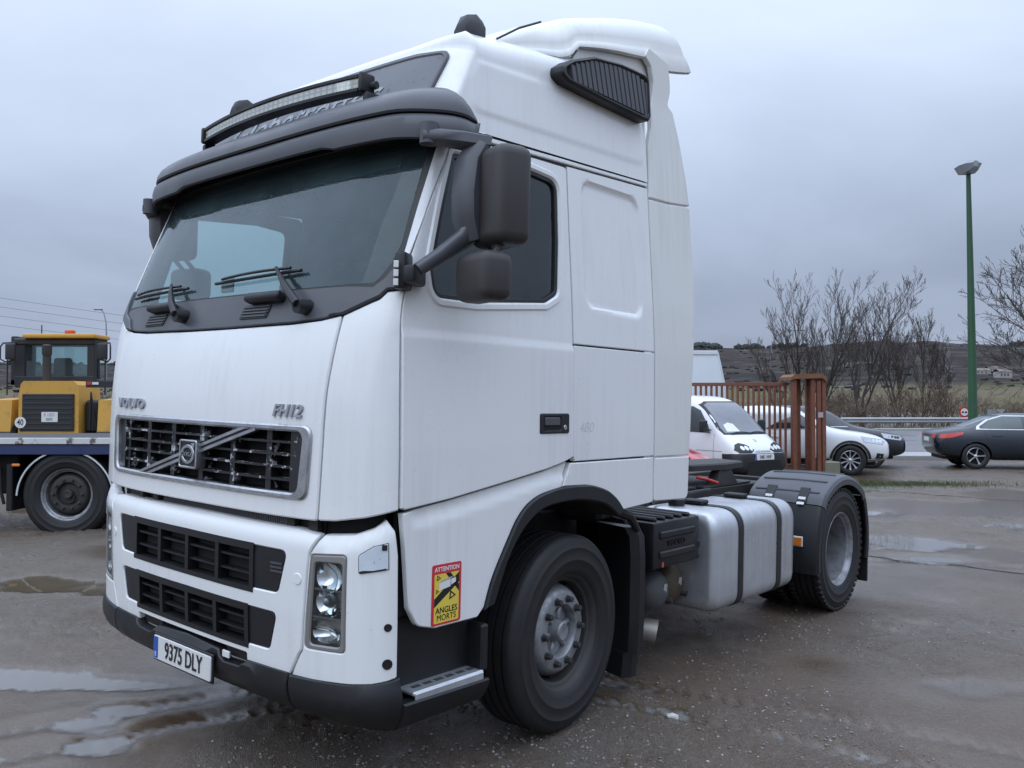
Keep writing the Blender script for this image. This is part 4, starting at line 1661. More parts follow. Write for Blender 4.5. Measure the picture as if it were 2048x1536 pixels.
# outer side is -y
RIMF = tmpmesh(*lathe([(.10, .286), (.03, .27), (-.09, .272), (-.118, .286), (-.128, .304), (-.120, .310), (-.112, .298), (-.085, .262), (-.02, .255), (.012, .25)], 64, 'Y'), DIRTST)
DISCF = tmpmesh(*lathe([(.015, .255), (.00, .245), (-.040, .236), (-.072, .222), (-.090, .205), (-.094, .195), (-.094, .140), (-.090, .136), (-.040, .130), (-.030, .05)], 64, 'Y'), STEELW)
HUBF = tmpmesh(*lathe([(-.02, .13), (-.045, .118), (-.050, .060), (-.082, .052), (-.102, .049), (-.108, .042), (-.106, .030), (-.105, .001)], 40, 'Y'), STEELW)
RIMR = tmpmesh(*lathe([(.02, .292), (-.08, .275), (-.118, .288), (-.128, .304), (-.120, .310), (-.112, .298), (-.085, .270), (.06, .262), (.12, .258)], 64, 'Y'), STEELW)
DISCR = tmpmesh(*lathe([(.12, .258), (.135, .24), (.150, .205), (.150, .14), (.11, .135), (.06, .12), (.02, .10), (.0, .06), (.0, .001)], 64, 'Y'), DIRTST)
mbn = MB()
mbn.add(*lathe([(0, .021), (-.006, .021), (-.008, .016), (-.030, .016), (-.034, .012), (-.034, .0005)], 6, 'Y'))
tmp = mbn.build('n', DIRTST, None, True, 30)
NUT = tmp.data
bpy.data.objects.remove(tmp)
V, F = rbox((0, -.052, .092), (.028, .03, .075), .009)
SPOKE = tmpmesh(V, F, STEELW)
HOLE = tmpmesh(*rbox((0, -.030, .243), (.055, .030, .012), .004), SEAL)


def put(data, name, parent, rot=(0, 0, 0), loc=(0, 0, 0)):
    o = bpy.data.objects.new(name, data)
    C.objects.link(o)
    o.parent = parent
    o.rotation_euler = rot
    o.location = loc
    return o


def wheel(x, y, rz, front, full=True, spin=0.0):
    w = put(RIMF if front else RIMR, 'wheel', truck, (0, 0, rz), (x, y, .505))
    put(TYRE if front else TYRED, 'tyre', w)
    put(DISCF if front else DISCR, 'wheel_disc', w)
    if full:
        if front:
            put(HUBF, 'hub', w)
        for k in range(10):
            a = 2 * math.pi * (k + .5) / 10 + spin
            put(NUT, 'wheel_nut', w, (0, a, 0), (.1675 * math.sin(a), -.094 if front else .15, .1675 * math.cos(a)))
            if front:
                put(HOLE, 'vent_hole', w, (0, a + .3, 0))
        if front:
            for k in range(6):
                put(SPOKE, 'hub_rib', w, (0, 2 * math.pi * k / 6 + .3, 0))
    return w


wheel(1.37, -1.02, R(4.45), True)
wheel(1.37, 1.02, R(180 + 4.45), True)
for s in (-1, 1):
    wheel(5.07, s * 1.085, 0 if s < 0 else R(180), False)
    wheel(5.07, s * .745, 0 if s < 0 else R(180), False, False)

# ---- chassis
for s in (-1, 1):
    bx('frame_rail', .55, 6.0, s * .385, s * .465, .74, 1.00, UNDER, truck, .006)
for x in (1.9, 3.0, 4.1, 5.5, 5.95):
    bx('cross_member', x - .04, x + .04, -.385, .385, .78, .97, UNDER, truck, .006)
for x in (1.37, 5.07):
    V, F = tube([(x, -.95, .50), (x, -.5, .46 if x < 3 else .52), (x, .5, .46 if x < 3 else .52), (x, .95, .50)], [.07, .06, .06, .07], 12)
    obj('axle', V, F, UNDER, truck)
V, F = lathe([(-.25, .02), (-.2, .16), (0, .22), (.2, .16), (.25, .02)], 24, 'X')
obj('differential', np.array(V) + np.array((5.07, .05, .52)), F, UNDER, truck)
bx('engine_block', .35, 1.75, -.42, .42, .55, 1.24, UNDER, truck, .05)
bx('gearbox', 1.75, 2.6, -.28, .28, .55, 1.0, UNDER, truck, .05)
V, F = tube([(2.6, 0, .68), (4.85, .03, .56)], .06, 12)
obj('drive_shaft', V, F, UNDER, truck)
for s in (-1, 1):
    for k in range(3):
        V, F = tube([(4.35, s * .40, .60 + .012 * k), (5.07, s * .40, .66 + .012 * k), (5.85, s * .40, .62 + .012 * k)], .012, 6)
        obj('spring_leaf', V, F, UNDER, truck)
bx('catwalk', 2.55, 4.05, -.42, .42, 1.005, 1.025, DIRTST, truck, .004)
bx('rear_wall_tanks', 2.15, 2.35, -.8, .8, .95, 1.35, UNDER, truck, .03)
# fifth wheel
fw = MB()
outl = rpoly([(4.02, -.40, .06), (4.45, -.47, .05), (4.85, -.44, .05), (4.93, -.12, .03), (4.55, -.05), (4.50, 0), (4.55, .05), (4.93, .12, .03), (4.85, .44, .05), (4.45, .47, .05), (4.02, .40, .06)])
PF = flat_surf((0, 0, 1.20), (1, 0, 0), (0, 1, 0), (0, 0, 1))
fifth = panel('fifth_wheel', outl, PF, DIRTST, truck, off=0, th=.055, bev=.012, step=.1, back=True)
for s in (-1, 1):
    secs = [[(4.30, s * .36, 1.02), (4.30, s * .46, 1.02), (4.70, s * .46, 1.02), (4.70, s * .36, 1.02)], [(4.40, s * .38, 1.16), (4.40, s * .45, 1.16), (4.58, s * .45, 1.16), (4.58, s * .38, 1.16)]]
    V, F = loft(secs, closed=True)
    obj('fifth_wheel_pedestal', V, F, DIRTST, fifth, False)
bx('mounting_plate', 4.10, 4.95, -.46, .46, 1.003, 1.022, UNDER, truck, .004)
V, F = tube([(4.05, -.42, 1.10), (4.02, -.55, 1.09), (4.04, -.62, 1.07)], .012, 8)
obj('release_handle', V, F, mat('handle_red', (.5, .03, .03), .5), fifth)
V, F = tube([(2.35, -.35, 1.45), (2.6, -.3, 1.15), (3.0, -.2, 1.05), (3.5, -.05, 1.06)], .016, 8)
obj('air_hose', V, F, mat('hose_red', (.35, .02, .02), .45), truck)
V, F = tube([(2.35, -.15, 1.45), (2.62, -.15, 1.12), (3.1, -.1, 1.05), (3.5, .05, 1.06)], .016, 8)
obj('air_hose', V, F, SEAL, truck)


# ---- fuel tank with straps (near side), its twin on the far side
def tank(s):
    sec = rpoly([(-.98, .33), (-1.205, .33), (-1.205, .99), (-.56, .99), (-.56, .33)], .15, 8)
    cx, cz = -.88, .66

    def scaled(x, k, off=0.0):
        q = sec.copy()
        q = (q - (cx, cz)) * k + (cx, cz)
        return [(x, s * -p[0] if s < 0 else -s * -p[0], p[1]) for p in q]
    def ring_at(x, k):
        q = (sec - (cx, cz)) * k + (cx, cz)
        return [(x, s * -p[0] * -1 if False else (p[0] if s > 0 else -p[0]), p[1]) for p in q]
    prof = [(2.90, .70), (2.90, .80), (2.903, .88), (2.92, .955), (2.955, .99), (3.00, 1.0), (4.08, 1.0), (4.12, .99), (4.15, .96), (4.165, .90), (4.165, .8)]
    V, F = loft([ring_at(x, k) for x, k in prof], closed=True)
    t_ = obj('fuel_tank', V, F, ALU, truck, True, 40)
    b = bmesh.new()
    b.from_mesh(t_.data)
    bmesh.ops.recalc_face_normals(b, faces=b.faces)
    b.to_mesh(t_.data)
    b.free()
    for x in (3.245, 3.86):
        V, F = [], []
        k = len(sec)
        for xx, kk in ((x - .035, 1.0), (x - .035, 1.016), (x + .035, 1.016), (x + .035, 1.0)):
            V += ring_at(xx, kk)
        for r_ in range(3):
            for j in range(k):
                j2 = (j + 1) % k
                F.append((r_ * k + j, r_ * k + j2, (r_ + 1) * k + j2, (r_ + 1) * k + j))
        st = obj('tank_strap', V, F, SEAL, t_, True, 30)
        V, F = [], []
        for xx in (x + .036, x + .045):
            V += ring_at(xx, 1.012)
            V += ring_at(xx, 1.020)
        F = []
        for j in range(k):
            j2 = (j + 1) % k
            F.append((k + j, k + j2, 3 * k + j2, 3 * k + j))
            F.append((2 * k + j, 2 * k + j2, 3 * k + j2, 3 * k + j))
        obj('strap_edge', V, F, CHROME, st, True, 30)
        V, F = rbox((x - .01, (-.86 if s > 0 else .86), 1.012), (.10, .16, .03), .008)
        obj('strap_buckle', V, F, BLACKP, st)
    V, F = lathe([(0, .055), (.035, .06), (.05, .055), (.055, .001)], 20, 'Z')
    obj('filler_cap', np.array(V) + np.array((3.08, -.80 if s > 0 else .80, .985)), F, BLACKP, t_)
    V, F = tube([(2.9, (-.70 if s > 0 else .70), 1.01), (3.2, (-.66 if s > 0 else .66), 1.03), (3.9, (-.62 if s > 0 else .62), 1.03)], .012, 8)
    obj('fuel_hose', V, F, SEAL, t_)
    return t_


tank(1)
tank(-1)

# ---- battery box, air tanks, exhaust, wing flap on the near side
bb = bx('battery_box', 2.24, 2.80, -1.135, -.55, .700, .985, BLACKP, truck, .02, 2)
for k in range(5):
    V, F = rbox((2.30 + k * .10, -.83, .995), (.045, .56, .026), .010)
    obj('lid_rib', V, F, BLACKP, bb)
for z0 in (.905, .785):
    V, F = rbox((2.51, -1.140, z0), (.42, .02, .045), .012)
    obj('cover_rib', V, F, BLACKP, bb)
PB = flat_surf((0, -1.137, 0), (1, 0, 0), (0, 0, 1), (0, -1, 0))
lettering('cover_lettering', 'VOLVO', .05, 2.50, .845, PB, BLACKP, bb, off=.002, depth=.003, xs=1.3)
box('red_tag', (2.34, -1.139, .725), (.022, .004, .03), mat('tag_red', (.55, .07, .06), .5), bb, .001)
V, F = rbox((2.79, -1.12, .80), (.03, .04, .05), .008)
obj('cover_latch', V, F, BLACKP, bb)
V, F = rbox((2.79, -1.12, .72), (.05, .03, .03), .008)
obj('cover_latch', V, F, BLACKP, bb)
for k in range(6):
    V, F = tube([(2.14 + .02 * k, -.98 + .03 * k, 1.0), (2.17 + .018 * k, -1.06 + .05 * k, .86), (2.19 + .012 * k, -1.03 + .04 * k, .70), (2.18, -.95 + .03 * k, .55)], .014, 6)
    obj('cable_loom', V, F, UNDER, truck)
for xc, yb, cm in ((2.545, -1.03, mat('air_tank_grey', (.075, .08, .085), .5, var=.2, dirt=.6, dscale=6, dlo=.45, dhi=.8)), (2.80, -.99, mat('air_tank_ochre', (.085, .065, .04), .6, var=.3, vscale=6))):
    V, F = lathe([(yb, .001), (yb + .006, .05), (yb + .025, .10), (yb + .06, .128), (yb + .10, .135), (-.50, .135), (-.48, .001)], 32, 'Y')
    a = obj('air_tank', np.array(V) + np.array((xc, 0, .505)), F, cm, truck)
    box('tank_label', (xc + .02, yb + .003, .53), (.04, .004, .055), mat('label_pale', (.42, .42, .40), .6), a, .001, Matrix.Rotation(R(6), 3, 'X'))
    V, F = tube([(xc + .06, yb + .04, .45), (xc + .07, yb - .02, .445)], .018, 8)
    obj('drain_valve', V, F, DIRTST, a)
V, F = lathe([(0, .075), (.02, .078), (.34, .078), (.34, .070), (.10, .068), (.02, .066)], 28, 'X')
M = Matrix.Translation((2.43, -.66, .285)) @ Matrix.Rotation(R(-60), 4, 'Z') @ Matrix.Rotation(R(9), 4, 'Y')
mbx = MB()
mbx.add(V, F, M)
mbx.add(*tube([M @ Vector((.02, 0, 0)), M @ Vector((-.15, -.02, .02)), Vector((2.15, -.45, .36)), Vector((1.9, -.3, .46))], .074, 16))
mbx.build('exhaust_pipe', mat('exhaust_steel', (.42, .385, .34), .45, metal=.55, var=.25, vscale=9), truck)
bx('silencer', 1.75, 2.25, -.55, .1, .32, .62, UNDER, truck, .08, 3)
# flap behind the front wheel
secs = []
for z, xo, y0, y1 in ((.985, .0, -.86, -1.14), (.93, .02, -.86, -1.165), (.80, .035, -.86, -1.165), (.45, .045, -.86, -1.16), (.26, .045, -.86, -1.15), (.25, .03, -.87, -1.13), (.11, .03, -.87, -1.12)):
    secs.append([(2.03 + xo, y0, z), (2.03 + xo - .06, y1 + .04, z), (2.03 + xo - .02, y1, z), (2.03 + xo + .035, y1, z), (2.03 + xo + .04, y0, z)])
V, F = loft(secs, closed=True)
obj('wheel_flap', V, F, BLACKP, truck, True, 30)
secs = [[(x, -y, z) for x, y, z in q] for q in secs]
V, F = loft(secs, closed=True)
obj('wheel_flap', V, F, BLACKP, truck, True, 30)
V, F = tube([(1.80, -1.15, 1.10), (1.93, -1.16, 1.06), (2.03, -1.15, .97)], [.03, .028, .02], 8)
obj('flap_stay', V, F, BLACKP, truck)


# ---- rear mudguards: front piece, top piece, rear piece
def guard(a0, a1, nm, s, wout=1.255, win_=.62, r0=.60, flat=0.0, parent=None):
    secs = []
    for a in np.linspace(R(a0), R(a1), max(4, int(abs(a1 - a0) / 4))):
        c, sn = math.cos(a), math.sin(a)
        rr_ = r0 / max(abs(c), abs(sn)) ** flat
        q = []
        for y, dr in ((wout, -.075), (wout + .004, -.03), (wout - .012, -.006), (wout - .04, .004), ((wout + win_) / 2, .010), (win_, .0), (win_, -.012), ((wout + win_) / 2, -.004), (wout - .04, -.012), (wout - .022, -.02), (wout - .016, -.075)):
            q.append((5.07 - c * (rr_ + dr), -s * y, .52 + sn * (rr_ + dr)))
        secs.append(q)
    V, F = loft(secs, closed=True)
    return obj(nm, V, F, GREYP if nm == 'mudguard_top' else BLACKP, parent or truck, True, 35)


for s in (1, -1):
    g = guard(38, 140, 'mudguard_top', s, flat=.22)
    guard(-14, 37, 'mudguard_front', s, r0=.605, flat=.22)
    guard(141, 196, 'mudguard_rear', s, r0=.605, flat=.2)
    for a in (48, 64, 82, 100, 118):
        a_ = R(a)
        rr_ = .60 / max(abs(math.cos(a_)), abs(math.sin(a_))) ** .22 + .010
        V, F = tube([(5.07 - math.cos(a_) * (rr_ - .004), -s * 1.20, .52 + math.sin(a_) * (rr_ - .004)), (5.07 - math.cos(a_) * rr_, -s * .93, .52 + math.sin(a_) * rr_), (5.07 - math.cos(a_) * (rr_ - .006), -s * .66, .52 + math.sin(a_) * (rr_ - .006))], .010, 6)
        obj('stiffening_rib', V, F, GREYP, g)
    for y in (.80, 1.08):
        a_ = R(40)
        rr_ = .60 / abs(math.cos(a_)) ** .22 + .008
        ex = Vector((math.sin(a_), 0, math.cos(a_)))
        nn = Vector((-math.cos(a_), 0, math.sin(a_)))
        c0 = Vector((5.07, -s * y, .52)) + nn * rr_
        rot = Matrix((ex, Vector((0, 1, 0)), nn)).transposed()
        V, F = rbox(c0 + ex * .055, (.15, .085, .016), .006, rot)
        lt = obj('guard_latch', V, F, SEAL, g)
        for k in (-.035, .015):
            V, F = rbox(c0 + ex * k + nn * .012, (.026, .06, .012), .003, rot)
            obj('latch_tongue', V, F, PLATEW, lt)
    bx('mud_flap', 5.665, 5.685, -s * .66, -s * 1.24, .15, .48, SEAL, truck, .004)
    ml = bx('side_marker', 4.445, 4.455, -s * 1.07, -s * 1.145, .585, .665, PLATEW, truck, .003)
    bx('marker_lens', 4.438, 4.4445, -s * 1.078, -s * 1.137, .593, .657, AMBER, ml, .002)
    bx('rear_lamp', 5.98, 6.05, -s * .55, -s * .95, .72, .86, REDL, truck, .01)

# ================================================================== GROUND
class Noise:
    def __init__(s, seed):
        r = np.random.default_rng(seed)
        s.g = r.random((256, 256))

    def at(s, x, y):
        xi, yi = np.floor(x).astype(int), np.floor(y).astype(int)
        fx, fy = x - xi, y - yi
        fx = fx * fx * (3 - 2 * fx)
        fy = fy * fy * (3 - 2 * fy)
        g = s.g
        a = g[xi & 255, yi & 255]
        b = g[(xi + 1) & 255, yi & 255]
        c = g[xi & 255, (yi + 1) & 255]
        d = g[(xi + 1) & 255, (yi + 1) & 255]
        return (a * (1 - fx) + b * fx) * (1 - fy) + (c * (1 - fx) + d * fx) * fy - .5

    def fbm(s, x, y, oct=4, gain=.5):
        v, a = 0, 1.0
        for k in range(oct):
            v = v + a * s.at(x * 2 ** k + 17.3 * k, y * 2 ** k + 9.1 * k)
            a *= gain
        return v


N1, N2, N3 = Noise(1), Noise(2), Noise(3)
_nv = TROT @ Vector((0, 0, 1))
_ctr = TM @ Vector((2.6, -.4, 0))
CONTACT = [TM @ Vector(p) for p in ((1.37, -1.02, 0), (1.37, 1.02, 0), (5.07, -.92, 0), (5.07, .92, 0))]
PUDDLES = [(-3.05, 5.14, .62, .20, .036), (-2.30, 5.10, .36, .085, .032), (-2.13, 4.72, .15, .10, .030), (-2.16, 4.45, .20, .12, .030), (-1.98, 4.22, .15, .11, .030),
           (-2.58, 4.05, .26, .11, .030), (-4.05, 7.5, .75, .42, .035), (4.95, 10.9, .85, .60, .040), (4.72, 9.75, .5, .34, .032), (4.35, 11.3, .45, .42, .032), (5.75, 13.7, .45, .35, .024),
           (7.2, 12.4, .5, .3, .02), (3.3, 6.9, .5, .25, .016), (3.9, 7.7, .45, .3, .016), (.95, 4.9, .22, .16, .018), (6.9, 17.2, .9, .4, .02), (2.9, 5.4, .35, .2, .014), (-4.9, 6.4, .6, .25, .02)]


def base_h(x, y):
    d = np.hypot(x - _ctr.x, y - _ctr.y)
    w = 1 - smooth01((d - 4.6) / 7.0)
    pl = TPOS.z - (_nv.x * (x - TPOS.x) + _nv.y * (y - TPOS.y)) / _nv.z
    return pl * w


def wetzone(x, y):
    """smooth wet mud (1) against gravelly patches (0)"""
    n = N1.fbm(x * .42 + 3, y * .42 + 50, 3)
    right = smooth01((x - 1.5 - .04 * y) / 1.5) * (1 - .5 * smooth01((y - 15) / 4))
    left = smooth01((-x - 1.3) / 1.0) * (1 - smooth01((y - 7.5) / 3))
    return smooth01((n + .02 + .24 * right + .16 * left) / .22)


def relief(x, y):
    d = np.hypot(x, y)
    wz = wetzone(x, y)
    near = 1 - smooth01((d - 22) / 14)
    h = .018 * N1.fbm(x * .45, y * .45, 3) + (1 - .72 * wz) * .014 * N2.fbm(x * 1.7, y * 1.7, 3) + (1 - .86 * wz) * .010 * N3.fbm(x * 7, y * 7, 4, .7)
    ridge = np.abs(N2.fbm(x * 2.6 + 40, y * 1.1 + 7, 3))
    rough_zone = smooth01((N1.fbm(x * .55 + 80, y * .55 + 20, 2) - .02) / .18)
    rough_zone = rough_zone * (1 - .9 * wz)
    h = h + rough_zone * (.022 * N3.fbm(x * 17, y * 17, 3, .7) + .012 * (.25 - ridge))
    # old wheel ruts
    for (px, py, ang, off_) in ((-2.2, 4.2, R(35), 0), (-2.2, 4.2, R(35), .32), (1.6, 4.4, R(-28), 0), (1.6, 4.4, R(-28), .36), (4.5, 9.5, R(-12), 0)):
        t = (x - px) * math.sin(ang) * -1 + (y - py) * math.cos(ang) - off_ + .10 * N1.fbm(x * .8 + off_ * 9, y * .8, 2)
        l = np.abs((x - px) * math.cos(ang) + (y - py) * math.sin(ang))
        h = h + .0055 * np.sin((x - px) * math.cos(ang) * 62 + (y - py) * math.sin(ang) * 62 + np.abs(t) * 45) * np.exp(-(t / .10) ** 4) * (1 - smooth01((l - 1.5) / 1.0))
        h = h + (-.014 * np.exp(-(t / .085) ** 2) + .008 * np.exp(-((np.abs(t) - .15) / .05) ** 2)) * (1 - smooth01((l - 1.6) / 1.2))
    for (px, py, rx, ry, dp) in PUDDLES:
        e = np.hypot((x - px) / rx, (y - py) / ry) + .75 * N2.fbm(x * 2.3 + px, y * 3.1 + py, 3)
        h = h - dp * (1 - smooth01((e - .45) / .9))
    for c in CONTACT:
        k = 1 - smooth01((np.hypot(x - c.x, y - c.y) - .30) / .35)
        h = h * (1 - k) - .004 * k
    return h * near


WATER = -.0195


def ground_h(x, y):
    return base_h(x, y) + relief(x, y)


def gz(x, y):
    return float(ground_h(np.array([float(x)]), np.array([float(y)]))[0])


rr = [.5]
while rr[-1] < 15:
    rr.append(rr[-1] * 1.0095)
while rr[-1] < 60:
    rr.append(rr[-1] * 1.022)
while rr[-1] < 4500:
    rr.append(rr[-1] * 1.07)
rr = np.array(rr)
th_ = np.concatenate([np.radians(np.arange(-180, -48, 4)), np.radians(np.arange(-48, 48, .15)), np.radians(np.arange(48, 180.1, 4))])
RR, TH = np.meshgrid(rr, th_, indexing='ij')
GX, GY = RR * np.sin(TH), RR * np.cos(TH)
GR = relief(GX, GY)
far = smooth01((RR - 70) / 60)
GB = base_h(GX, GY) - far * .6
GZ = GB + GR


def grid_mesh(name, X, Y, Z, m, mask=None, attrs=None):
    nr, nt = X.shape
    idx = np.arange(nr * nt).reshape(nr, nt)
    q = np.stack([idx[:-1, :-1], idx[:-1, 1:], idx[1:, 1:], idx[1:, :-1]], -1).reshape(-1, 4)
    q = q[:, ::-1]
    if mask is not None:
        q = q[mask[:-1, :-1].reshape(-1)]
    used, inv = np.unique(q, return_inverse=True)
    q = inv.reshape(-1, 4)
    co = np.stack([X, Y, Z], -1).reshape(-1, 3)[used]
    me = bpy.data.meshes.new(name)
    me.vertices.add(len(co))
    me.vertices.foreach_set('co', co.astype(np.float32).ravel())
    me.loops.add(q.size)
    me.loops.foreach_set('vertex_index', q.astype(np.int32).ravel())
    me.polygons.add(len(q))
    me.polygons.foreach_set('loop_start', np.arange(0, q.size, 4, dtype=np.int32))
    me.polygons.foreach_set('use_smooth', np.ones(len(q), bool))
    me.update(calc_edges=True)
    for k, v in (attrs or {}).items():
        a = me.attributes.new(k, 'FLOAT', 'POINT')
        a.data.foreach_set('value', v.reshape(-1)[used].astype(np.float32))
    me.materials.append(m)
    o = bpy.data.objects.new(name, me)
    C.objects.link(o)
    return o


def ground_material():
    m = bpy.data.materials.new('wet_gravel')
    m.use_nodes = True
    nd, lk = m.node_tree.nodes, m.node_tree.links
    b = nd['Principled BSDF']
    tc = nd.new('ShaderNodeTexCoord')

    def noise(scale, det=6, rough=.6, dist=0.0):
        n = nd.new('ShaderNodeTexNoise')
        n.inputs['Scale'].default_value = scale
        n.inputs['Detail'].default_value = det
        n.inputs['Roughness'].default_value = rough
        n.inputs['Distortion'].default_value = dist
        lk.new(tc.outputs['Object'], n.inputs['Vector'])
        return n.outputs['Fac']

    def rng_(v, a, b_, c=0.0, d=1.0):
        n = nd.new('ShaderNodeMapRange')
        for k, x in zip(('From Min', 'From Max', 'To Min', 'To Max'), (a, b_, c, d)):
            n.inputs[k].default_value = x
        lk.new(v, n.inputs['Value'])
        return n.outputs[0]

    def mixc(f, A, B):
        n = nd.new('ShaderNodeMix')
        n.data_type = 'RGBA'
        lk.new(f, n.inputs['Factor'])
        for k, x in (('A', A), ('B', B)):
            if isinstance(x, tuple):
                n.inputs[k].default_value = (*x, 1)
            else:
                lk.new(x, n.inputs[k])
        return n.outputs['Result']

    def mth(op, a, b_):
        n = nd.new('ShaderNodeMath')
        n.operation = op
        n.use_clamp = True
        for i, x in enumerate((a, b_)):
            if isinstance(x, (int, float)):
                n.inputs[i].default_value = x
            else:
                lk.new(x, n.inputs[i])
        return n.outputs[0]
    big = noise(.35, 5, .55)
    midn = noise(2.2, 6, .65, .4)
    fine = noise(28, 6, .7)
    grit = noise(110, 3, .6)
    at_w = nd.new('ShaderNodeAttribute')
    at_w.attribute_name = 'wet'
    at_g = nd.new('ShaderNodeAttribute')
    at_g.attribute_name = 'moss'
    col = mixc(rng_(big, .38, .62), (.132, .088, .054), (.155, .128, .098))
    col = mixc(rng_(midn, .42, .68), col, (.098, .060, .034))
    col = mixc(mth('MULTIPLY', rng_(fine, .48, .72), .55), col, (.17, .16, .148))
    col = mixc(mth('MULTIPLY', rng_(grit, .42, .30), .6), col, (.045, .040, .036))
    vo = nd.new('ShaderNodeTexVoronoi')
    vo.inputs['Scale'].default_value = 46
    vo.inputs['Randomness'].default_value = 1
    lk.new(tc.outputs['Object'], vo.inputs['Vector'])
    chip = mth('MULTIPLY', rng_(vo.outputs['Distance'], .22, .14), rng_(midn, .45, .6))
    sepc = nd.new('ShaderNodeSeparateColor')
    lk.new(vo.outputs['Color'], sepc.inputs[0])
    chip = mth('MULTIPLY', chip, rng_(sepc.outputs[0], .55, .62))
    col = mixc(mth('MULTIPLY', chip, .7), col, (.30, .29, .275))
    v2 = nd.new('ShaderNodeTexVoronoi')
    v2.inputs['Scale'].default_value = 120
    lk.new(tc.outputs['Object'], v2.inputs['Vector'])
    s2 = nd.new('ShaderNodeSeparateColor')
    lk.new(v2.outputs['Color'], s2.inputs[0])
    gran = mth('MULTIPLY', rng_(v2.outputs['Distance'], .45, .25), rng_(big, .35, .6, .35, 1.0))
    col = mixc(mth('MULTIPLY', mth('MULTIPLY', gran, rng_(s2.outputs[0], .60, .70)), .9), col, (.30, .28, .26))
    col = mixc(mth('MULTIPLY', mth('MULTIPLY', gran, rng_(s2.outputs[1], .52, .64)), .9), col, (.026, .022, .019))
    col = mixc(mth('MULTIPLY', at_g.outputs['Fac'], rng_(fine, .25, .45)), col, (.072, .082, .024))
    wet = at_w.outputs['Fac']
    col = mixc(mth('MULTIPLY', wet, .55), col, (.070, .046, .027))
    lk.new(col, b.inputs['Base Color'])
    r0 = rng_(midn, .3, .7, .30, .58)
    rmix = nd.new('ShaderNodeMix')
    rmix.data_type = 'FLOAT'
    lk.new(wet, rmix.inputs['Factor'])
    lk.new(r0, rmix.inputs['A'])
    rmix.inputs['B'].default_value = .15
    lk.new(rmix.outputs['Result'], b.inputs['Roughness'])
    b.inputs['Specular IOR Level'].default_value = .55
    hsum = nd.new('ShaderNodeMath')
    hsum.operation = 'MULTIPLY_ADD'
    lk.new(fine, hsum.inputs[0])
    hsum.inputs[1].default_value = .8
    g2 = mth('MULTIPLY', grit, .35)
    lk.new(g2, hsum.inputs[2])
    hs2 = nd.new('ShaderNodeMath')
    hs2.operation = 'MULTIPLY_ADD'
    lk.new(chip, hs2.inputs[0])
    hs2.inputs[1].default_value = .6
    lk.new(hsum.outputs[0], hs2.inputs[2])
    hs3 = nd.new('ShaderNodeMath')
    hs3.operation = 'MULTIPLY_ADD'
    lk.new(gran, hs3.inputs[0])
    hs3.inputs[1].default_value = .34
    lk.new(hs2.outputs[0], hs3.inputs[2])
    hs2 = hs3
    bp = nd.new('ShaderNodeBump')
    bp.inputs['Distance'].default_value = .030
    lk.new(rng_(wet, 0, 1, .85, .10), bp.inputs['Strength'])
    lk.new(hs2.outputs[0], bp.inputs['Height'])
    lk.new(bp.outputs[0], b.inputs['Normal'])
    return m


wetv = 1 - smooth01((GR - (WATER - .001)) / .014)
wetv = np.clip(wetv + .92 * wetzone(GX, GY), 0, 1)
moss = np.exp(-(((GX - 8.3) / 1.9) ** 2 + ((GY - 18.35) / .75) ** 2) ** 1.5) + .6 * np.exp(-(((GX - 6.7) / 1.2) ** 2 + ((GY - 18.0) / .9) ** 2) ** 2) + .4 * smooth01((RR - 62) / 10)
moss = np.clip(moss + .25 * N3.fbm(GX * 2, GY * 2, 3) * (moss > .05), 0, 1)
ground = tag(grid_mesh('ground', GX, GY, GZ, ground_material(), None, {'wet': wetv, 'moss': moss}), kind='structure')
# standing water: a film at one level over the dips
_lo = GR.copy()
_lo[:-1, :-1] = np.minimum.reduce([GR[:-1, :-1], GR[1:, :-1], GR[:-1, 1:], GR[1:, 1:]])
wm = (_lo < WATER + .001) & (RR < 25)
wat = bpy.data.materials.new('puddle_water')
wat.use_nodes = True
nd, lk = wat.node_tree.nodes, wat.node_tree.links
pb = nd['Principled BSDF']
pb.inputs['Base Color'].default_value = (.27, .26, .25, 1)
pb.inputs['Roughness'].default_value = .03
pb.inputs['IOR'].default_value = 1.33
pb.inputs['Alpha'].default_value = .65
_at = nd.new('ShaderNodeAttribute')
_at.attribute_name = 'depth'
_mr = nd.new('ShaderNodeMapRange')
_mr.inputs['To Min'].default_value = .08
_mr.inputs['To Max'].default_value = .72
lk.new(_at.outputs['Fac'], _mr.inputs['Value'])
lk.new(_mr.outputs[0], pb.inputs['Alpha'])
_tc = nd.new('ShaderNodeTexCoord')
_n = nd.new('ShaderNodeTexNoise')
_n.inputs['Scale'].default_value = 6
lk.new(_tc.outputs['Object'], _n.inputs['Vector'])
_b = nd.new('ShaderNodeBump')
_b.inputs['Strength'].default_value = .03
_b.inputs['Distance'].default_value = .01
lk.new(_n.outputs['Fac'], _b.inputs['Height'])
lk.new(_b.outputs[0], pb.inputs['Normal'])
brown_zone = (GX < -3.0) & (GY > 6.2)
DEP = np.clip((WATER - GR) / .009, 0, 1)
tag(grid_mesh('puddle', GX, GY, GB + WATER, wat, wm & ~brown_zone, {'depth': DEP}), kind='structure')
wat2 = wat.copy()
wat2.node_tree.nodes['Principled BSDF'].inputs['Base Color'].default_value = (.12, .095, .06, 1)
tag(grid_mesh('muddy_puddle', GX, GY, GB + WATER, wat2, wm & brown_zone, {'depth': DEP}), kind='structure')

# loose stones
ico = bmesh.new()
bmesh.ops.create_icosphere(ico, subdivisions=1, radius=1)
ico.verts.index_update()
IV = np.array([tuple(v.co) for v in ico.verts])
IF = np.array([[v.index for v in f.verts] for f in ico.faces])
ico.free()


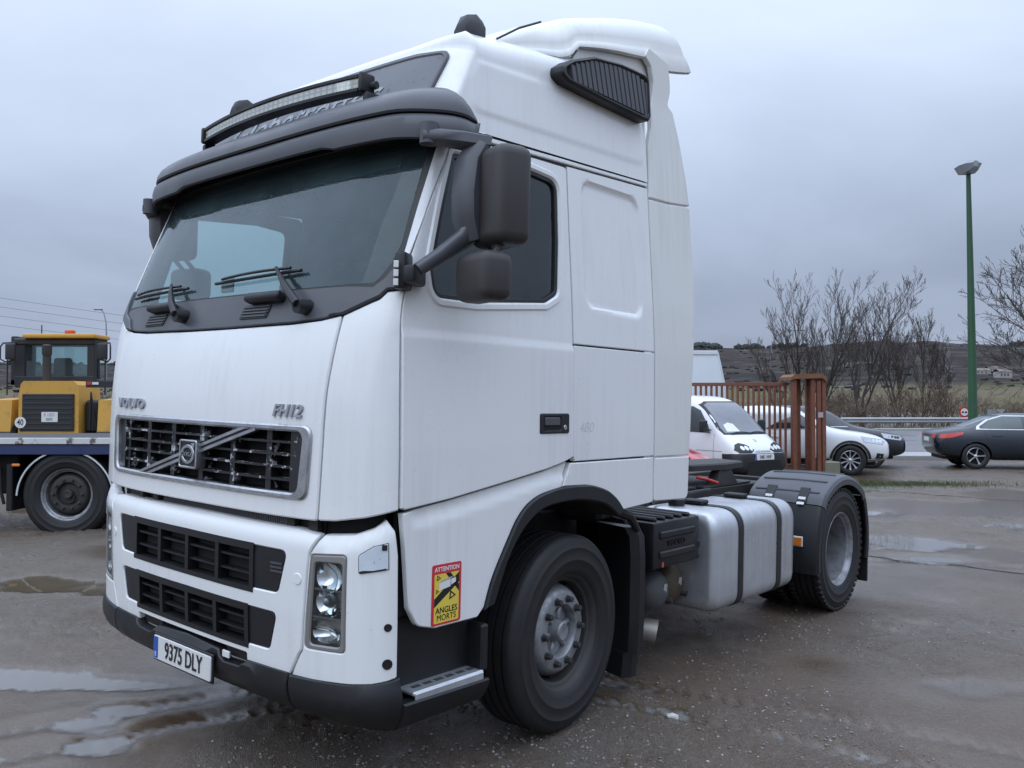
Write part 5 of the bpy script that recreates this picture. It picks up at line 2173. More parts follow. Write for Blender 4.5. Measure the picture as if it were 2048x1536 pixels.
def stones(name, n, seed, smin, smax, m, pick):
    r = np.random.default_rng(seed)
    x, y = pick(r, n)
    z = ground_h(x, y)
    s = smin + (smax - smin) * r.random(n) ** 4
    V = np.zeros((n, len(IV), 3))
    for i in range(n):
        q = IV * (1 + .28 * (r.random((len(IV), 1)) - .5)) * s[i] * np.array([1, .6 + .5 * r.random(), .45 + .3 * r.random()])
        a = r.random() * 6.28
        c, sn = math.cos(a), math.sin(a)
        q = q @ np.array([[c, sn, 0], [-sn, c, 0], [0, 0, 1]])
        V[i] = q + (x[i], y[i], z[i] + s[i] * .12)
    F = (IF[None] + (np.arange(n) * len(IV))[:, None, None]).reshape(-1, 3)
    o = obj(name, V.reshape(-1, 3), F.tolist(), m, None, False)
    return tag(o, None, None, None, 'stuff')


def pick_near(r, n):
    d = 2.3 + 10 * r.random(n * 4) ** 1.6
    a = np.radians(-42 + 84 * r.random(n * 4))
    x, y = d * np.sin(a), d * np.cos(a)
    dens_ = N1.fbm(x * .8 + 5, y * .8 + 5, 3) * .5 - .5 * wetzone(x, y) + .45 * r.random(n * 4)
    k = np.argsort(-dens_)[:n]
    return x[k], y[k]


gs = stones('gravel', 17000, 11, .002, .013, mat('gravel_stone', (.17, .16, .15), .5, var=.5, vscale=11), pick_near)
tag(gs, 'small loose grey stones scattered over the wet yard', 'gravel')
gs2 = stones('pale_gravel', 2600, 12, .002, .010, mat('pale_stone', (.42, .40, .37), .55, var=.25, vscale=9), pick_near)
tag(gs2, 'pale stone chips scattered over the wet yard', 'gravel')
for (x, y, s, lb_) in ((.88, 4.78, .040, 'pale fist-sized stone on the mud near the exhaust'), (1.02, 3.62, .022, 'flat pale stone on the wet gravel in front of the tank')):
    q = IV * (1 + .25 * (rng.random((len(IV), 1)) - .5)) * s * np.array([1, .8, .6])
    st_ = obj('stone', q + (x, y, gz(x, y) + s * .2), IF.tolist(), mat('stone_pale', (.5, .48, .44), .6, var=.2, vscale=40), None, True, 30)
    tag(st_, lb_, 'stone')

# short grass on the moss strip
rg = np.random.default_rng(31)
ng = 5200
gxx = 8.2 + 1.7 * rg.normal(size=ng) * .62
gyy = 18.3 + .62 * rg.normal(size=ng) * .55
k_ = rg.random(ng) < .22
gxx = np.where(k_, 6.6 + rg.normal(size=ng) * .7, gxx)
gzz = ground_h(gxx, gyy)
gh = .02 + .05 * rg.random(ng)
ga_ = rg.random(ng) * 6.283
gv_ = np.zeros((ng, 3, 3))
for j_, (dx_, hz_s) in enumerate(((-.006, 0), (.006, 0), (.0, 1))):
    gv_[:, j_, 0] = gxx + dx_ * np.cos(ga_) + hz_s * .02 * np.sin(ga_ * 3)
    gv_[:, j_, 1] = gyy + dx_ * np.sin(ga_) + hz_s * .02 * np.cos(ga_ * 5)
    gv_[:, j_, 2] = gzz + hz_s * gh
gro = obj('grass', gv_.reshape(-1, 3), np.arange(ng * 3).reshape(-1, 3).tolist(), mat('short_grass', (.075, .085, .032), .7, var=.35, vscale=3), None, False)
tag(gro, 'short mossy grass strip beside the gate portal', 'grass', None, 'stuff')

# two thin cables trodden into the yard
for pts, lab in (([(6.6, 17.6), (7.2, 16.9), (8.6, 15.6), (9.6, 14.9), (10.4, 14.6)], 'thin dark cable trodden into the mud near the moss strip'), ([(3.9, 9.9), (4.4, 9.55), (4.9, 9.2), (5.3, 8.95), (5.9, 8.85)], 'thin dark cable lying beside the puddle behind the rear wheel')):
    P3 = []
    for (ax, ay), (bx_, by_) in zip(pts[:-1], pts[1:]):
        for t in np.linspace(0, 1, 12, endpoint=False):
            x, y = ax + (bx_ - ax) * t, ay + (by_ - ay) * t
            y += .03 * math.sin(x * 7)
            P3.append((x, y, gz(x, y) + .003))
    V, F = tube(P3, .005, 6)
    tag(obj('cable', V, F, mat('old_cable', (.06, .052, .045), .7), None), lab, 'cable')

# ================================================================== ROAD SIDE
road_m = mat('wet_asphalt', (.16, .155, .16), .38, var=.15, vscale=.5, rvar=.15, bump=.05, bscale=40)


def sheet(name, x0, x1, y0, y1, z, m, th=.0, parent=None):
    o = bx(name, x0, x1, y0, y1, z - max(th, .05), z, m, parent, .0)
    return o


tag(sheet('road', -220, 320, 28.6, 52.5, .03, road_m), kind='structure')
pv = tag(sheet('pavement', -220, 320, 26.4, 28.4, .10, mat('pale_paving', (.30, .295, .29), .45, var=.12, vscale=3), .25), kind='structure')
# individual paving slabs where they can be told apart
slab = tmpmesh(*rbox((0, 0, 0), (.38, .62, .03), .008), mat('paving_slab', (.38, .375, .365), .45, var=.15, vscale=2))
for i in range(28):
    for j in range(3):
        o = put(slab, 'paving_slab', pv, (0, 0, 0), (10.2 + i * .40, 26.75 + j * .65, .107 + .002 * math.sin(i * 3 + j)))
tag(sheet('verge_kerb', -220, 320, 52.5, 53.6, .16, mat('pale_concrete', (.36, .355, .33), .6, var=.15, vscale=1.2), .4), kind='structure')
for x0 in range(-60, 120, 9):
    mk = sheet('lane_marking', x0, x0 + 4.5, 44.6, 44.75, .036, mat('road_paint', (.70, .70, .69), .5, var=.1), 0)
    mk.parent = bpy.data.objects['road']
# guard rail
gr = thing('guard_rail', 'long grey steel guard rail along the far side of the road', 'guard rail', (0, 55.2, 0))
prof = [(0, .44), (-.03, .46), (-.08, .50), (-.08, .55), (-.03, .60), (-.03, .64), (-.08, .69), (-.08, .74), (-.03, .78), (0, .80), (.01, .80), (-.02, .775), (-.065, .735), (-.065, .695), (-.015, .645), (-.015, .595), (-.065, .545), (-.065, .505), (-.02, .465), (.01, .44)]
galv = mat('galvanised_steel', (.36, .37, .38), .42, metal=.6, var=.15, vscale=2)
for k in range(-14, 34):
    V, F = loft([[(k * 4.0, y, z) for y, z in prof], [(k * 4.0 + 4.02, y - .002, z) for y, z in prof]], closed=True)
    obj('rail_beam', V, F, galv, gr, True, 30)
    bx('rail_post', k * 4.0 + .02, k * 4.0 + .12, .02, .10, -.4, .78, galv, gr, .004)

# ================================================================== CARS
def car_body(stations, sub=2):
    """stations: x, zb, zs, zw, zt, ws, ww, wt -> smooth shell (x forward, y left, z up)"""
    secs = []
    for (x, zb, zm, zw, zt_, wb_, wm_, ww, wt) in stations:
        half = [(wb_ * .55, zb), (wb_, zb + .02), (wm_, zm), (ww, zw), (wt, zt_), (wt * .5, zt_ + .02)]
        full = [(x, y, z) for y, z in half] + [(x, -y, z) for y, z in half[::-1]]
        secs.append(full)
    V, F = loft(secs, closed=True)
    o = obj('t', V, F, None, None, True, 180)
    b = bmesh.new()
    b.from_mesh(o.data)
    bmesh.ops.recalc_face_normals(b, faces=b.faces)
    b.to_mesh(o.data)
    b.free()
    md = o.modifiers.new('s', 'SUBSURF')
    md.levels = md.render_levels = sub
    return o


def cut(o, cutters):
    """bake the smooth shell with round wheel openings cut out"""
    for (x, z, r) in cutters:
        V, F = lathe([(-2, r), (2, r)], 40, 'Y', cap=True)
        c = obj('c', np.array(V) + np.array((x, 0, z)), F, None, None, False)
        b = bmesh.new()
        b.from_mesh(c.data)
        bmesh.ops.recalc_face_normals(b, faces=b.faces)
        b.to_mesh(c.data)
        b.free()
        md = o.modifiers.new('b', 'BOOLEAN')
        md.object = c
        md.solver = 'EXACT'
    bpy.context.view_layer.update()
    dg = bpy.context.evaluated_depsgraph_get()
    ev = o.evaluated_get(dg)
    me = bpy.data.meshes.new_from_object(ev)
    for md in list(o.modifiers):
        if md.type == 'BOOLEAN':
            c = md.object
            o.modifiers.remove(md)
            bpy.data.objects.remove(c)
    bpy.data.objects.remove(o)
    return me


CAR_GLASS = mat('car_glass', (.020, .026, .028), .06, var=.2, spec=.6, coat=.3)
CAR_TRIM = mat('car_trim_black', (.018, .018, .02), .5, var=.2)
HL = mat('headlamp_car', (.42, .45, .50), .12, metal=.5, var=.35, vscale=9, coat=.8)
ALLOY = mat('alloy_rim', (.55, .56, .58), .28, metal=.8, var=.1)


def car_wheel(parent, x, y, z, r, w, spokes, rimr, m_rim=ALLOY, twist=0.0):
    s = -1 if y < 0 else 1
    root = put(tmpmesh(*lathe([(w * .5, rimr * .9), (w * .45, rimr), (-w * .40, rimr), (-w * .46, rimr * .93), (-w * .2, rimr * .90)], 36, 'Y'), m_rim), 'wheel', parent, (0, 0, 0 if s < 0 else math.pi), (x, y, z))
    put(tmpmesh(*lathe([(w * .45, rimr), (w * .5, rimr + .02), (w * .5, r - .04), (w * .40, r - .005), (w * .30, r), (-w * .30, r), (-w * .40, r - .005), (-w * .5, r - .04), (-w * .5, rimr + .02), (-w * .45, rimr)], 40, 'Y'), RUBBER), 'tyre', root)
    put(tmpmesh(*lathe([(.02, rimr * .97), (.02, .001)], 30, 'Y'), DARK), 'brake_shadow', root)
    for k in range(spokes):
        a = 2 * math.pi * k / spokes
        V, F = [], []
        for rr_, wd, yo in ((.03, .035, -.06), (rimr * .55, .028, -.055), (rimr * .96, .045, -.075)):
            V += [(-wd / 2 + twist * rr_, yo * w / .22, rr_), (wd / 2 + twist * rr_, yo * w / .22, rr_), (wd / 2 + twist * rr_, yo * w / .22 + .03, rr_), (-wd / 2 + twist * rr_, yo * w / .22 + .03, rr_)]
        F = [(0, 1, 5, 4), (4, 5, 9, 8), (1, 2, 6, 5), (5, 6, 10, 9), (3, 0, 4, 7), (7, 4, 8, 11), (2, 3, 7, 6), (6, 7, 11, 10)]
        put(tmpmesh(V, F, m_rim), 'spoke', root, (0, a, 0))
    put(tmpmesh(*lathe([(-w * .30, .045), (-w * .34, .035), (-w * .35, .001)], 16, 'Y'), m_rim), 'hub_cap', root)
    return root


def car(name, label, cat, loc, heading, stations, paint, wheels, wr, spokes, rimr, decals, sub=2, twist=0.0, arch=1.13, m_rim=ALLOY, tw=.22):
    """heading: angle of the car's nose in the ground plane; decals: list of (part, view, polygon, material, offset[, holes])"""
    root = thing(name, label, cat, loc, heading)
    o = car_body(stations, sub)
    me = cut(o, [(x, wr, wr * arch) for x in wheels])
    me.materials.clear()
    me.materials.append(paint)
    me.polygons.foreach_set('use_smooth', [True] * len(me.polygons))
    me.set_sharp_from_angle(angle=R(38))
    body = bpy.data.objects.new('body', me)
    C.objects.link(body)
    body.parent = root
    tree = bvh_of(body)
    V_ = {'L': decal_surf(tree, (0, 0, 0), (-1, 0, 0), (0, 0, 1), (0, 1, 0)),
          'R': decal_surf(tree, (0, 0, 0), (1, 0, 0), (0, 0, 1), (0, -1, 0)),
          'F': decal_surf(tree, (0, 0, 0), (0, 1, 0), (0, 0, 1), (1, 0, 0)),
          'B': decal_surf(tree, (0, 0, 0), (0, -1, 0), (0, 0, 1), (-1, 0, 0)),
          'T': decal_surf(tree, (0, 0, 0), (1, 0, 0), (0, 1, 0), (0, 0, 1))}
    for d in decals:
        part, view, poly, m_, off = d[:5]
        kw = d[5] if len(d) > 5 else {}
        views = view if len(view) > 1 else [view]
        for v in views:
            P = np.array(poly, float)
            if v == 'L':
                P = P * (-1, 1)
                kw2 = {k: ([np.array(h) * (-1, 1) for h in x] if k == 'holes' else x) for k, x in kw.items()}
            else:
                kw2 = kw
            par = kw2.pop('_par', None) if '_par' in kw2 else None
            panel(part, P, V_[v], m_, root, off=off, th=off + .004, bev=.003, step=kw2.get('step', .09), **{k: x for k, x in kw2.items() if k != 'step'})
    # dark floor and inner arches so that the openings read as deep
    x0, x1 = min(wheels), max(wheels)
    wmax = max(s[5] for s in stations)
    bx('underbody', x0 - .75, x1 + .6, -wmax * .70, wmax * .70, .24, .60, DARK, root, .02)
    for x in wheels:
        for s in (-1, 1):
            car_wheel(root, x, s * (wmax - tw * .42), wr, wr, tw, spokes, rimr, m_rim, twist)
    return root, V_, tree


def pos(px, d):
    """site position from bearing tangent and distance (metres)"""
    return ((px - 1024) / 1726.8 * d, d)


# ---- white SUV with black cladding (front of the car to the right)
white_car = mat('white_car_paint', (.74, .75, .76), .3, var=.03, coat=.6)
st = [(-2.25, .55, .70, .95, .97, .62, .70, .66, .60), (-2.18, .42, .62, 1.02, 1.10, .80, .86, .82, .70), (-1.95, .34, .60, 1.05, 1.42, .86, .92, .88, .66), (-1.5, .28, .60, 1.05, 1.60, .88, .935, .90, .62), (-.7, .26, .60, 1.04, 1.66, .88, .935, .905, .62),
      (.0, .26, .60, 1.03, 1.63, .88, .935, .905, .62), (.42, .26, .60, 1.02, 1.52, .88, .935, .905, .64), (.85, .26, .60, 1.02, 1.22, .88, .935, .905, .70), (1.10, .26, .60, 1.01, 1.08, .88, .935, .90, .74), (1.65, .27, .60, .98, 1.02, .88, .93, .88, .72), (2.05, .30, .58, .90, .95, .84, .89, .83, .66), (2.28, .36, .56, .80, .84, .74, .78, .72, .55), (2.36, .44, .56, .70, .73, .58, .62, .58, .45)]
suv_dec = [
    ('side_window', 'RL', [(-1.62, 1.10), (-.62, 1.09), (-.62, 1.50), (-1.25, 1.48), (-1.62, 1.30)], CAR_GLASS, .006),
    ('side_window', 'RL', [(-.54, 1.09), (.78, 1.10), (.30, 1.46), (-.1, 1.51), (-.54, 1.51)], CAR_GLASS, .006),
    ('windscreen', 'F', [(-.62, 1.13), (.62, 1.13), (.52, 1.50), (-.52, 1.50)], CAR_GLASS, .006),
    ('window_chrome', 'RL', [(-1.66, 1.075), (.86, 1.085), (.80, 1.105), (-1.62, 1.095)], CHROME, .009),
    ('headlamp', 'R', [(1.72, .80), (2.16, .735), (2.22, .80), (2.14, .86), (1.66, .935)], HL, .008),
    ('headlamp', 'L', [(1.72, .80), (2.16, .735), (2.22, .80), (2.14, .86), (1.66, .935)], HL, .008),
    ('fog_pocket', 'RL', [(1.98, .40), (2.16, .42), (2.18, .52), (2.02, .54)], CAR_TRIM, .007),
    ('kidney_grille', 'F', [(-.42, .60), (-.03, .60), (-.03, .84), (-.36, .84)], CAR_TRIM, .008),
    ('kidney_grille', 'F', [(.03, .60), (.42, .60), (.36, .84), (.03, .84)], CAR_TRIM, .008),
    ('number_plate', 'F', [(-.26, .46), (.26, .46), (.26, .57), (-.26, .57)], PLATEW, .012),
    ('door_seam', 'RL', [(.86, .42), (.868, .42), (.868, 1.02), (.86, 1.02)], CAR_TRIM, .0045),
    ('door_seam', 'RL', [(-.58, .42), (-.572, .42), (-.572, 1.05), (-.58, 1.05)], CAR_TRIM, .0045),
    ('door_handle', 'RL', [(-.45, .90), (-.22, .90), (-.22, .93), (-.45, .93)], white_car, .02),
    ('side_cladding', 'RL', [(-1.0, .30), (.95, .30), (.95, .40), (-1.0, .40)], CAR_TRIM, .010),
    ('front_cladding', 'RL', [(1.80, .285), (2.22, .36), (2.20, .43), (2.02, .38), (1.83, .36)], CAR_TRIM, .007),
]


def arch_ring(x, z, r0, r1, a0=5, a1=175):
    t = np.radians(np.linspace(a0, a1, 22))
    return [(x + r1 * math.cos(a), z + r1 * math.sin(a)) for a in t] + [(x + r0 * math.cos(a), z + r0 * math.sin(a)) for a in t[::-1]]


for x in (1.42, -1.39):
    suv_dec.append(('arch_cladding', 'RL', arch_ring(x, .36, .415, .475), CAR_TRIM, .010))
X, Y = pos(1700, 20.6)
hd = R(-13)
root_suv, _, _ = car('white_suv', 'white sport utility car with black wheel-arch cladding, parked behind the rusty gate post', 'car', (X - 1.42 * math.cos(hd) - .9 * math.sin(hd), Y - 1.42 * math.sin(hd) + .9 * math.cos(hd), 0), hd, st, white_car, (1.42, -1.39), .36, 10, .245, suv_dec)
for s in (-1, 1):
    V, F = soft_box((.74, s * 1.03, 1.08), (.16, .20, .15), Matrix.Identity(3), .05)
    obj('wing_mirror', V, F, CAR_TRIM, root_suv)

# ---- black SUV parked beyond it
dark_car = mat('black_blue_car_paint', (.010, .011, .017), .25, var=.1, coat=.6)
dec2 = [d for d in suv_dec if d[0] not in ('door_handle', 'kidney_grille')] + [('door_handle', 'RL', [(-.45, .90), (-.22, .90), (-.22, .93), (-.45, .93)], CHROME, .02), ('front_grille', 'F', [(-.55, .62), (.55, .62), (.48, .84), (-.48, .84)], CAR_TRIM, .008)]
X, Y = pos(1772, 23.6)
hd = R(-10)
car('black_suv', 'black sport utility car half hidden behind the white one', 'car', (X - 2.0 * math.cos(hd), Y - 2.0 * math.sin(hd), 0), hd, st, dark_car, (1.42, -1.39), .36, 5, .245, dec2)

# ---- dark blue saloon on the right, tail towards the gate
st3 = [(-2.42, .62, .72, .88, .90, .62, .68, .64, .55), (-2.36, .40, .62, .92, .96, .78, .82, .80, .66), (-2.15, .30, .60, .96, 1.02, .86, .90, .86, .72), (-1.75, .25, .58, .97, 1.06, .88, .92, .88, .70), (-1.40, .23, .56, .98, 1.16, .88, .925, .89, .62), (-.95, .22, .56, .98, 1.38, .88, .925, .89, .58), (-.45, .22, .56, .97, 1.46, .88, .925, .89, .57),
       (.25, .22, .56, .96, 1.44, .88, .925, .89, .58), (.70, .22, .56, .95, 1.28, .88, .925, .89, .62), (1.15, .22, .56, .93, 1.02, .88, .925, .88, .68), (1.75, .24, .55, .86, .90, .86, .90, .85, .66), (2.20, .28, .52, .74, .77, .78, .82, .76, .55), (2.38, .36, .50, .62, .65, .60, .64, .60, .45)]
navy = mat('navy_car_paint', (.006, .011, .019), .28, var=.12, coat=.45)
dec3 = [
    ('rear_window', 'B', [(-.56, 1.10), (.56, 1.10), (.46, 1.36), (-.46, 1.36)], mat('rear_glass', (.06, .075, .085), .08, var=.1, coat=.5), .006),
    ('side_window', 'RL', [(-1.28, 1.06), (-.28, 1.05), (-.28, 1.36), (-.70, 1.37), (-1.02, 1.27)], mat('side_glass_green', (.045, .062, .060), .06, var=.2, coat=.5), .007),
    ('side_window', 'RL', [(-.20, 1.05), (.92, 1.04), (.50, 1.28), (.20, 1.36), (-.20, 1.37)], MATS['side_glass_green'], .007),
    ('window_chrome', 'RL', [(-1.40, 1.03), (1.05, 1.01), (.55, 1.31), (.2, 1.395), (-.70, 1.405), (-1.08, 1.30), (-1.36, 1.12)], CHROME, .005, {'holes': [np.array([(-1.30, 1.055), (.97, 1.037), (.50, 1.285), (.2, 1.368), (-.70, 1.378), (-1.04, 1.275), (-1.30, 1.11)])]}),
    ('tail_lamp', 'RL', [(-2.30, .80), (-2.05, .80), (-1.72, .90), (-1.70, .96), (-2.05, .93), (-2.26, .90)], REDL, .010),
    ('tail_lamp', 'B', [(.48, .80), (.74, .80), (.74, .92), (.55, .90)], REDL, .010),
    ('tail_lamp', 'B', [(-.74, .80), (-.48, .80), (-.55, .90), (-.74, .92)], REDL, .010),
    ('number_plate', 'B', [(-.26, .70), (.26, .70), (.26, .81), (-.26, .81)], PLATEW, .010),
    ('boot_seam', 'B', [(-.50, .665), (.50, .665), (.50, .673), (-.50, .673)], CAR_TRIM, .004),
    ('tail_pipe', 'B', [(.46, .32), (.62, .32), (.62, .40), (.46, .40)], CHROME, .012),
    ('tail_pipe', 'B', [(-.62, .32), (-.46, .32), (-.46, .40), (-.62, .40)], CHROME, .012),
    ('door_seam', 'RL', [(-.26, .36), (-.252, .36), (-.252, .98), (-.26, .98)], CAR_TRIM, .004),
    ('door_seam', 'RL', [(-1.10, .60), (-1.092, .60), (-1.2, 1.0), (-1.208, 1.0)], CAR_TRIM, .004),
    ('door_handle', 'RL', [(-1.02, .86), (-.78, .86), (-.78, .895), (-1.02, .895)], navy, .022),
    ('sill_trim', 'RL', [(-.95, .235), (1.0, .235), (1.0, .27), (-.95, .27)], CAR_TRIM, .008),
]
X, Y = pos(1951, 22.6)
hd = R(-13)
car('navy_saloon', 'dark navy saloon car seen from its tail corner on the muddy forecourt', 'car', (X + 1.42 * math.cos(hd) - .88 * math.sin(hd), Y + 1.42 * math.sin(hd) + .88 * math.cos(hd), 0), hd, st3, navy, (1.40, -1.42), .335, 5, .235, dec3, twist=.25)

# ---- small white van facing the yard
van_w = mat('white_van_paint', (.76, .77, .78), .32, var=.03, coat=.5)
st4 = [(-1.75, .50, .70, 1.10, 1.70, .60, .66, .64, .56), (-1.70, .36, .64, 1.10, 1.82, .66, .70, .69, .60), (-1.2, .32, .60, 1.10, 1.88, .67, .71, .695, .60), (-.4, .32, .60, 1.08, 1.88, .67, .71, .695, .60), (.20, .32, .60, 1.06, 1.86, .67, .71, .695, .59), (.60, .32, .60, 1.05, 1.72, .67, .71, .695, .58),
       (1.00, .32, .60, 1.04, 1.36, .67, .71, .69, .60), (1.22, .32, .60, 1.00, 1.10, .67, .71, .68, .60), (1.50, .32, .58, .88, .93, .66, .70, .66, .56), (1.64, .34, .54, .76, .80, .64, .68, .62, .50), (1.70, .38, .50, .66, .69, .58, .62, .56, .42)]
lampm = mat('round_lamp_chrome', (.70, .72, .74), .12, metal=.8, var=.15, vscale=30, coat=.6)
vdec = [
    ('windscreen', 'F', [(-.56, 1.12), (.56, 1.12), (.575, 1.22), (.50, 1.68), (.40, 1.735), (-.40, 1.735), (-.50, 1.68), (-.575, 1.22)], mat('van_glass', (.16, .17, .19), .10, var=.35, vscale=3, coat=.4), .008, {'step': .05}),
    ('windscreen_rubber', 'F', [(-.60, 1.09), (.60, 1.09), (.615, 1.22), (.53, 1.70), (.42, 1.765), (-.42, 1.765), (-.53, 1.70), (-.615, 1.22)], CAR_TRIM, .004, {'holes': [np.array([(-.555, 1.125), (.555, 1.125), (.57, 1.22), (.495, 1.675), (.395, 1.73), (-.395, 1.73), (-.495, 1.675), (-.57, 1.22)])], 'step': .05}),
    ('side_window', 'RL', [(-.20, 1.14), (.88, 1.12), (.80, 1.28), (.52, 1.58), (.30, 1.66), (-.20, 1.66)], CAR_GLASS, .008, {'step': .05}),
    ('headlamp_surround', 'F', [(.22, .80), (.32, .74), (.60, .74), (.645, .80), (.60, .90), (.50, .935), (.36, .90)], CAR_TRIM, .012, {'step': .04}),
    ('headlamp_surround', 'F', [(-.22, .80), (-.36, .90), (-.50, .935), (-.60, .90), (-.645, .80), (-.60, .74), (-.32, .74)], CAR_TRIM, .012, {'step': .04}),
    ('front_bumper', 'F', [(-.68, .36), (.68, .36), (.68, .725), (-.68, .725)], CAR_TRIM, .020, {'step': .04}),
    ('front_bumper', 'RL', [(1.25, .36), (1.72, .36), (1.70, .72), (1.25, .72)], CAR_TRIM, .012, {'step': .05}),
    ('number_plate', 'F', [(-.26, .60), (.26, .60), (.26, .71), (-.26, .71)], PLATEW, .030),
    ('plate_band', 'F', [(-.26, .60), (-.225, .60), (-.225, .71), (-.26, .71)], PLATEB, .032),
    ('chrome_strip', 'F', [(-.22, .755), (.22, .755), (.20, .785), (-.20, .785)], CHROME, .010),
    ('door_seam', 'RL', [(-.28, .50), (-.272, .50), (-.272, 1.70), (-.28, 1.70)], CAR_TRIM, .005),
    ('door_seam', 'RL', [(1.00, .62), (1.006, .62), (1.006, 1.10), (1.00, 1.10)], CAR_TRIM, .005),
    ('waist_seam', 'RL', [(-1.6, .76), (1.24, .76), (1.24, .768), (-1.6, .768)], CAR_TRIM, .005),
    ('paper_sheet', 'F', [(-.50, 1.145), (-.16, 1.15), (-.22, 1.30), (-.34, 1.33), (-.48, 1.28)], PLATEW, .010, {'step': .05}),
    ('emblem', 'F', [(-.03, .955), (.03, .955), (.03, 1.00), (-.03, 1.00)], CHROME, .010),
]
for yy, zz, r_ in ((.50, .83, .042), (.40, .83, .046), (.30, .815, .038)):
    for s in (-1, 1):
        vdec.append(('round_lamp', 'F', circle2(s * yy, zz, r_, 14), lampm, .018, {'step': .04}))
X, Y = pos(1524, 17.2)
hd = R(-59)
van, VS, _ = car('white_van', 'small white van with black bumper and three-eyed headlamps beside the rusty fence', 'van', (X - 1.65 * math.cos(hd), Y - 1.65 * math.sin(hd), 0), hd, st4, van_w, (1.12, -.95), .27, 6, .17, vdec, sub=2, tw=.16, m_rim=STEELW)
lettering('plate_characters', '0481 HNF', .098, .018, .655, VS['F'], INK, van, off=.034, depth=.0008, xs=.78)
for s in (-1, 1):
    V, F = soft_box((.86, s * .83, 1.26), (.10, .17, .24), Matrix.Identity(3), .03)
    obj('wing_mirror', V, F, CAR_TRIM, van)
    V, F = tube([(.92, s * .68, 1.18), (.88, s * .80, 1.20)], .018, 6)
    obj('mirror_arm', V, F, CAR_TRIM, van)
for y0, y1 in ((-.45, .08), (.02, .50)):
    pts = [VS['F'](np.array([y0 + (y1 - y0) * t]), np.array([1.10 + .025 * math.sin(math.pi * t)]), .025)[0] for t in np.linspace(0, 1, 7)]
    V, F = tube(pts, .010, 6)
    obj('wiper', V, F, CAR_TRIM, van)

# ---- red car, only a corner of it shows between cab and fifth wheel
red_p = mat('red_car_paint', (.55, .02, .035), .25, var=.06, coat=.8)
st5 = [(x * .84, a, b, c_, d, e * .92, f * .92, g * .92, h * .92) for (x, a, b, c_, d, e, f, g, h) in st3]
rdec = [('headlamp', 'RL', [(1.42, .66), (1.82, .58), (1.86, .66), (1.50, .80)], HL, .010), ('windscreen', 'F', [(-.52, 1.04), (.52, 1.04), (.44, 1.34), (-.44, 1.34)], CAR_GLASS, .006),
        ('side_window', 'RL', [(-.95, 1.05), (.75, 1.04), (.40, 1.28), (.1, 1.36), (-.55, 1.36)], CAR_GLASS, .007), ('front_grille', 'F', [(-.40, .42), (.40, .42), (.40, .52), (-.40, .52)], CAR_TRIM, .008)]
X, Y = pos(1412, 15.4)
hd = R(-22)
car('red_car', 'red car whose front corner and headlamp show behind the fifth wheel', 'car', (X - 1.95 * math.cos(hd) - .3 * math.sin(hd), Y - 1.95 * math.sin(hd) + .3, 0), hd, st5, red_p, (1.17, -1.19), .30, 6, .2, rdec)

# ---- white box lorry behind the van: body, sloping luton front, cab, chassis
bl = thing('box_lorry', 'white box body of a lorry rising behind the small white van', 'lorry', (pos(1415, 22.0)[0], 22.0, 0), R(180))
lw = mat('white_box_panels', (.74, .80, .83), .4, var=.04, vscale=1.2)
secs = []
for x, z0, z1 in ((-.42, .95, .96), (-.30, .95, 1.6), (-.03, .95, 2.93), (.0, .95, 2.98), (4.2, .95, 2.98)):
    secs.append([(x, -1.05, z0), (x, 1.05, z0), (x, 1.05, z1), (x, -1.05, z1)])
V, F = loft(secs, closed=True)
obj('box_body', V, F, lw, bl, True, 20)
trimw = mat('box_edge_trim', (.66, .70, .73), .4, var=.05)
bx('roof_trim', -.02, 4.22, 1.045, 1.075, 2.90, 3.0, trimw, bl, .01)
bx('roof_trim', -.02, 4.22, -1.075, -1.045, 2.90, 3.0, trimw, bl, .01)
bx('side_rail', -.35, 4.2, 1.045, 1.07, .95, 1.05, trimw, bl, .01)
for s in (-1, 1):
    V, F = tube([(-.415, s * 1.05, 1.0), (-.02, s * 1.05, 2.95)], .022, 6)
    obj('corner_trim', V, F, trimw, bl)
bx('cab', -1.9, -.45, -.92, .92, .5, 1.55, lw, bl, .12, 3)
bx('chassis', -1.5, 4.1, -.45, .45, .55, .95, UNDER, bl, .02)
for x in (-1.1, 2.9):
    for s in (-1, 1):
        car_wheel(bl, x, s * .88, .36, .36, .24, 6, .22, STEELW)

# ================================================================== RUSTY GATE AND FENCE
rust = mat('rusty_red_paint', (.19, .068, .038), .62, var=.3, vscale=7, bump=.15, bscale=50, dirt=.75, dscale=9, dlo=.50, dhi=.70, dcol=(.115, .050, .026))
rust2 = mat('rust_ochre', (.21, .095, .045), .7, var=.3, vscale=9, bump=.15, bscale=50, dirt=.6, dscale=8, dlo=.5, dhi=.7, dcol=(.10, .045, .025))
gp = thing('gate_portal', 'rust-red steel gate portal of square uprights with a sloping cap', 'gate post', (*pos(1608, 19.7), 0), R(8))
for x, y in ((-.34, -.20), (-.16, .22), (-.04, .22), (.10, -.20), (.19, .22), (.36, -.20), (.30, .22)):
    bx('upright', x - .045, x + .045, y - .045, y + .045, 0, 2.30, rust, gp, .006)
bx('upright', .19, .28, -.26, -.18, 0, 2.22, rust, gp, .006)
secs = []
for x, zc, hh in ((-.44, 2.29, .05), (-.36, 2.34, .07), (.30, 2.36, .07), (.40, 2.28, .08)):
    secs.append([(x, -.30, zc - hh), (x, .30, zc - hh), (x, .30, zc + hh * .5), (x, -.30, zc + hh * .5)])
V, F = loft(secs, closed=True)
obj('cap', V, F, rust2, gp, True, 20)
bx('cross_bar', -.34, .34, -.24, -.17, .12, .20, rust, gp, .005)
bx('notice', .20, .32, -.272, -.264, 1.40, 1.52, mat('pale_notice', (.42, .40, .38), .6), gp, .001)
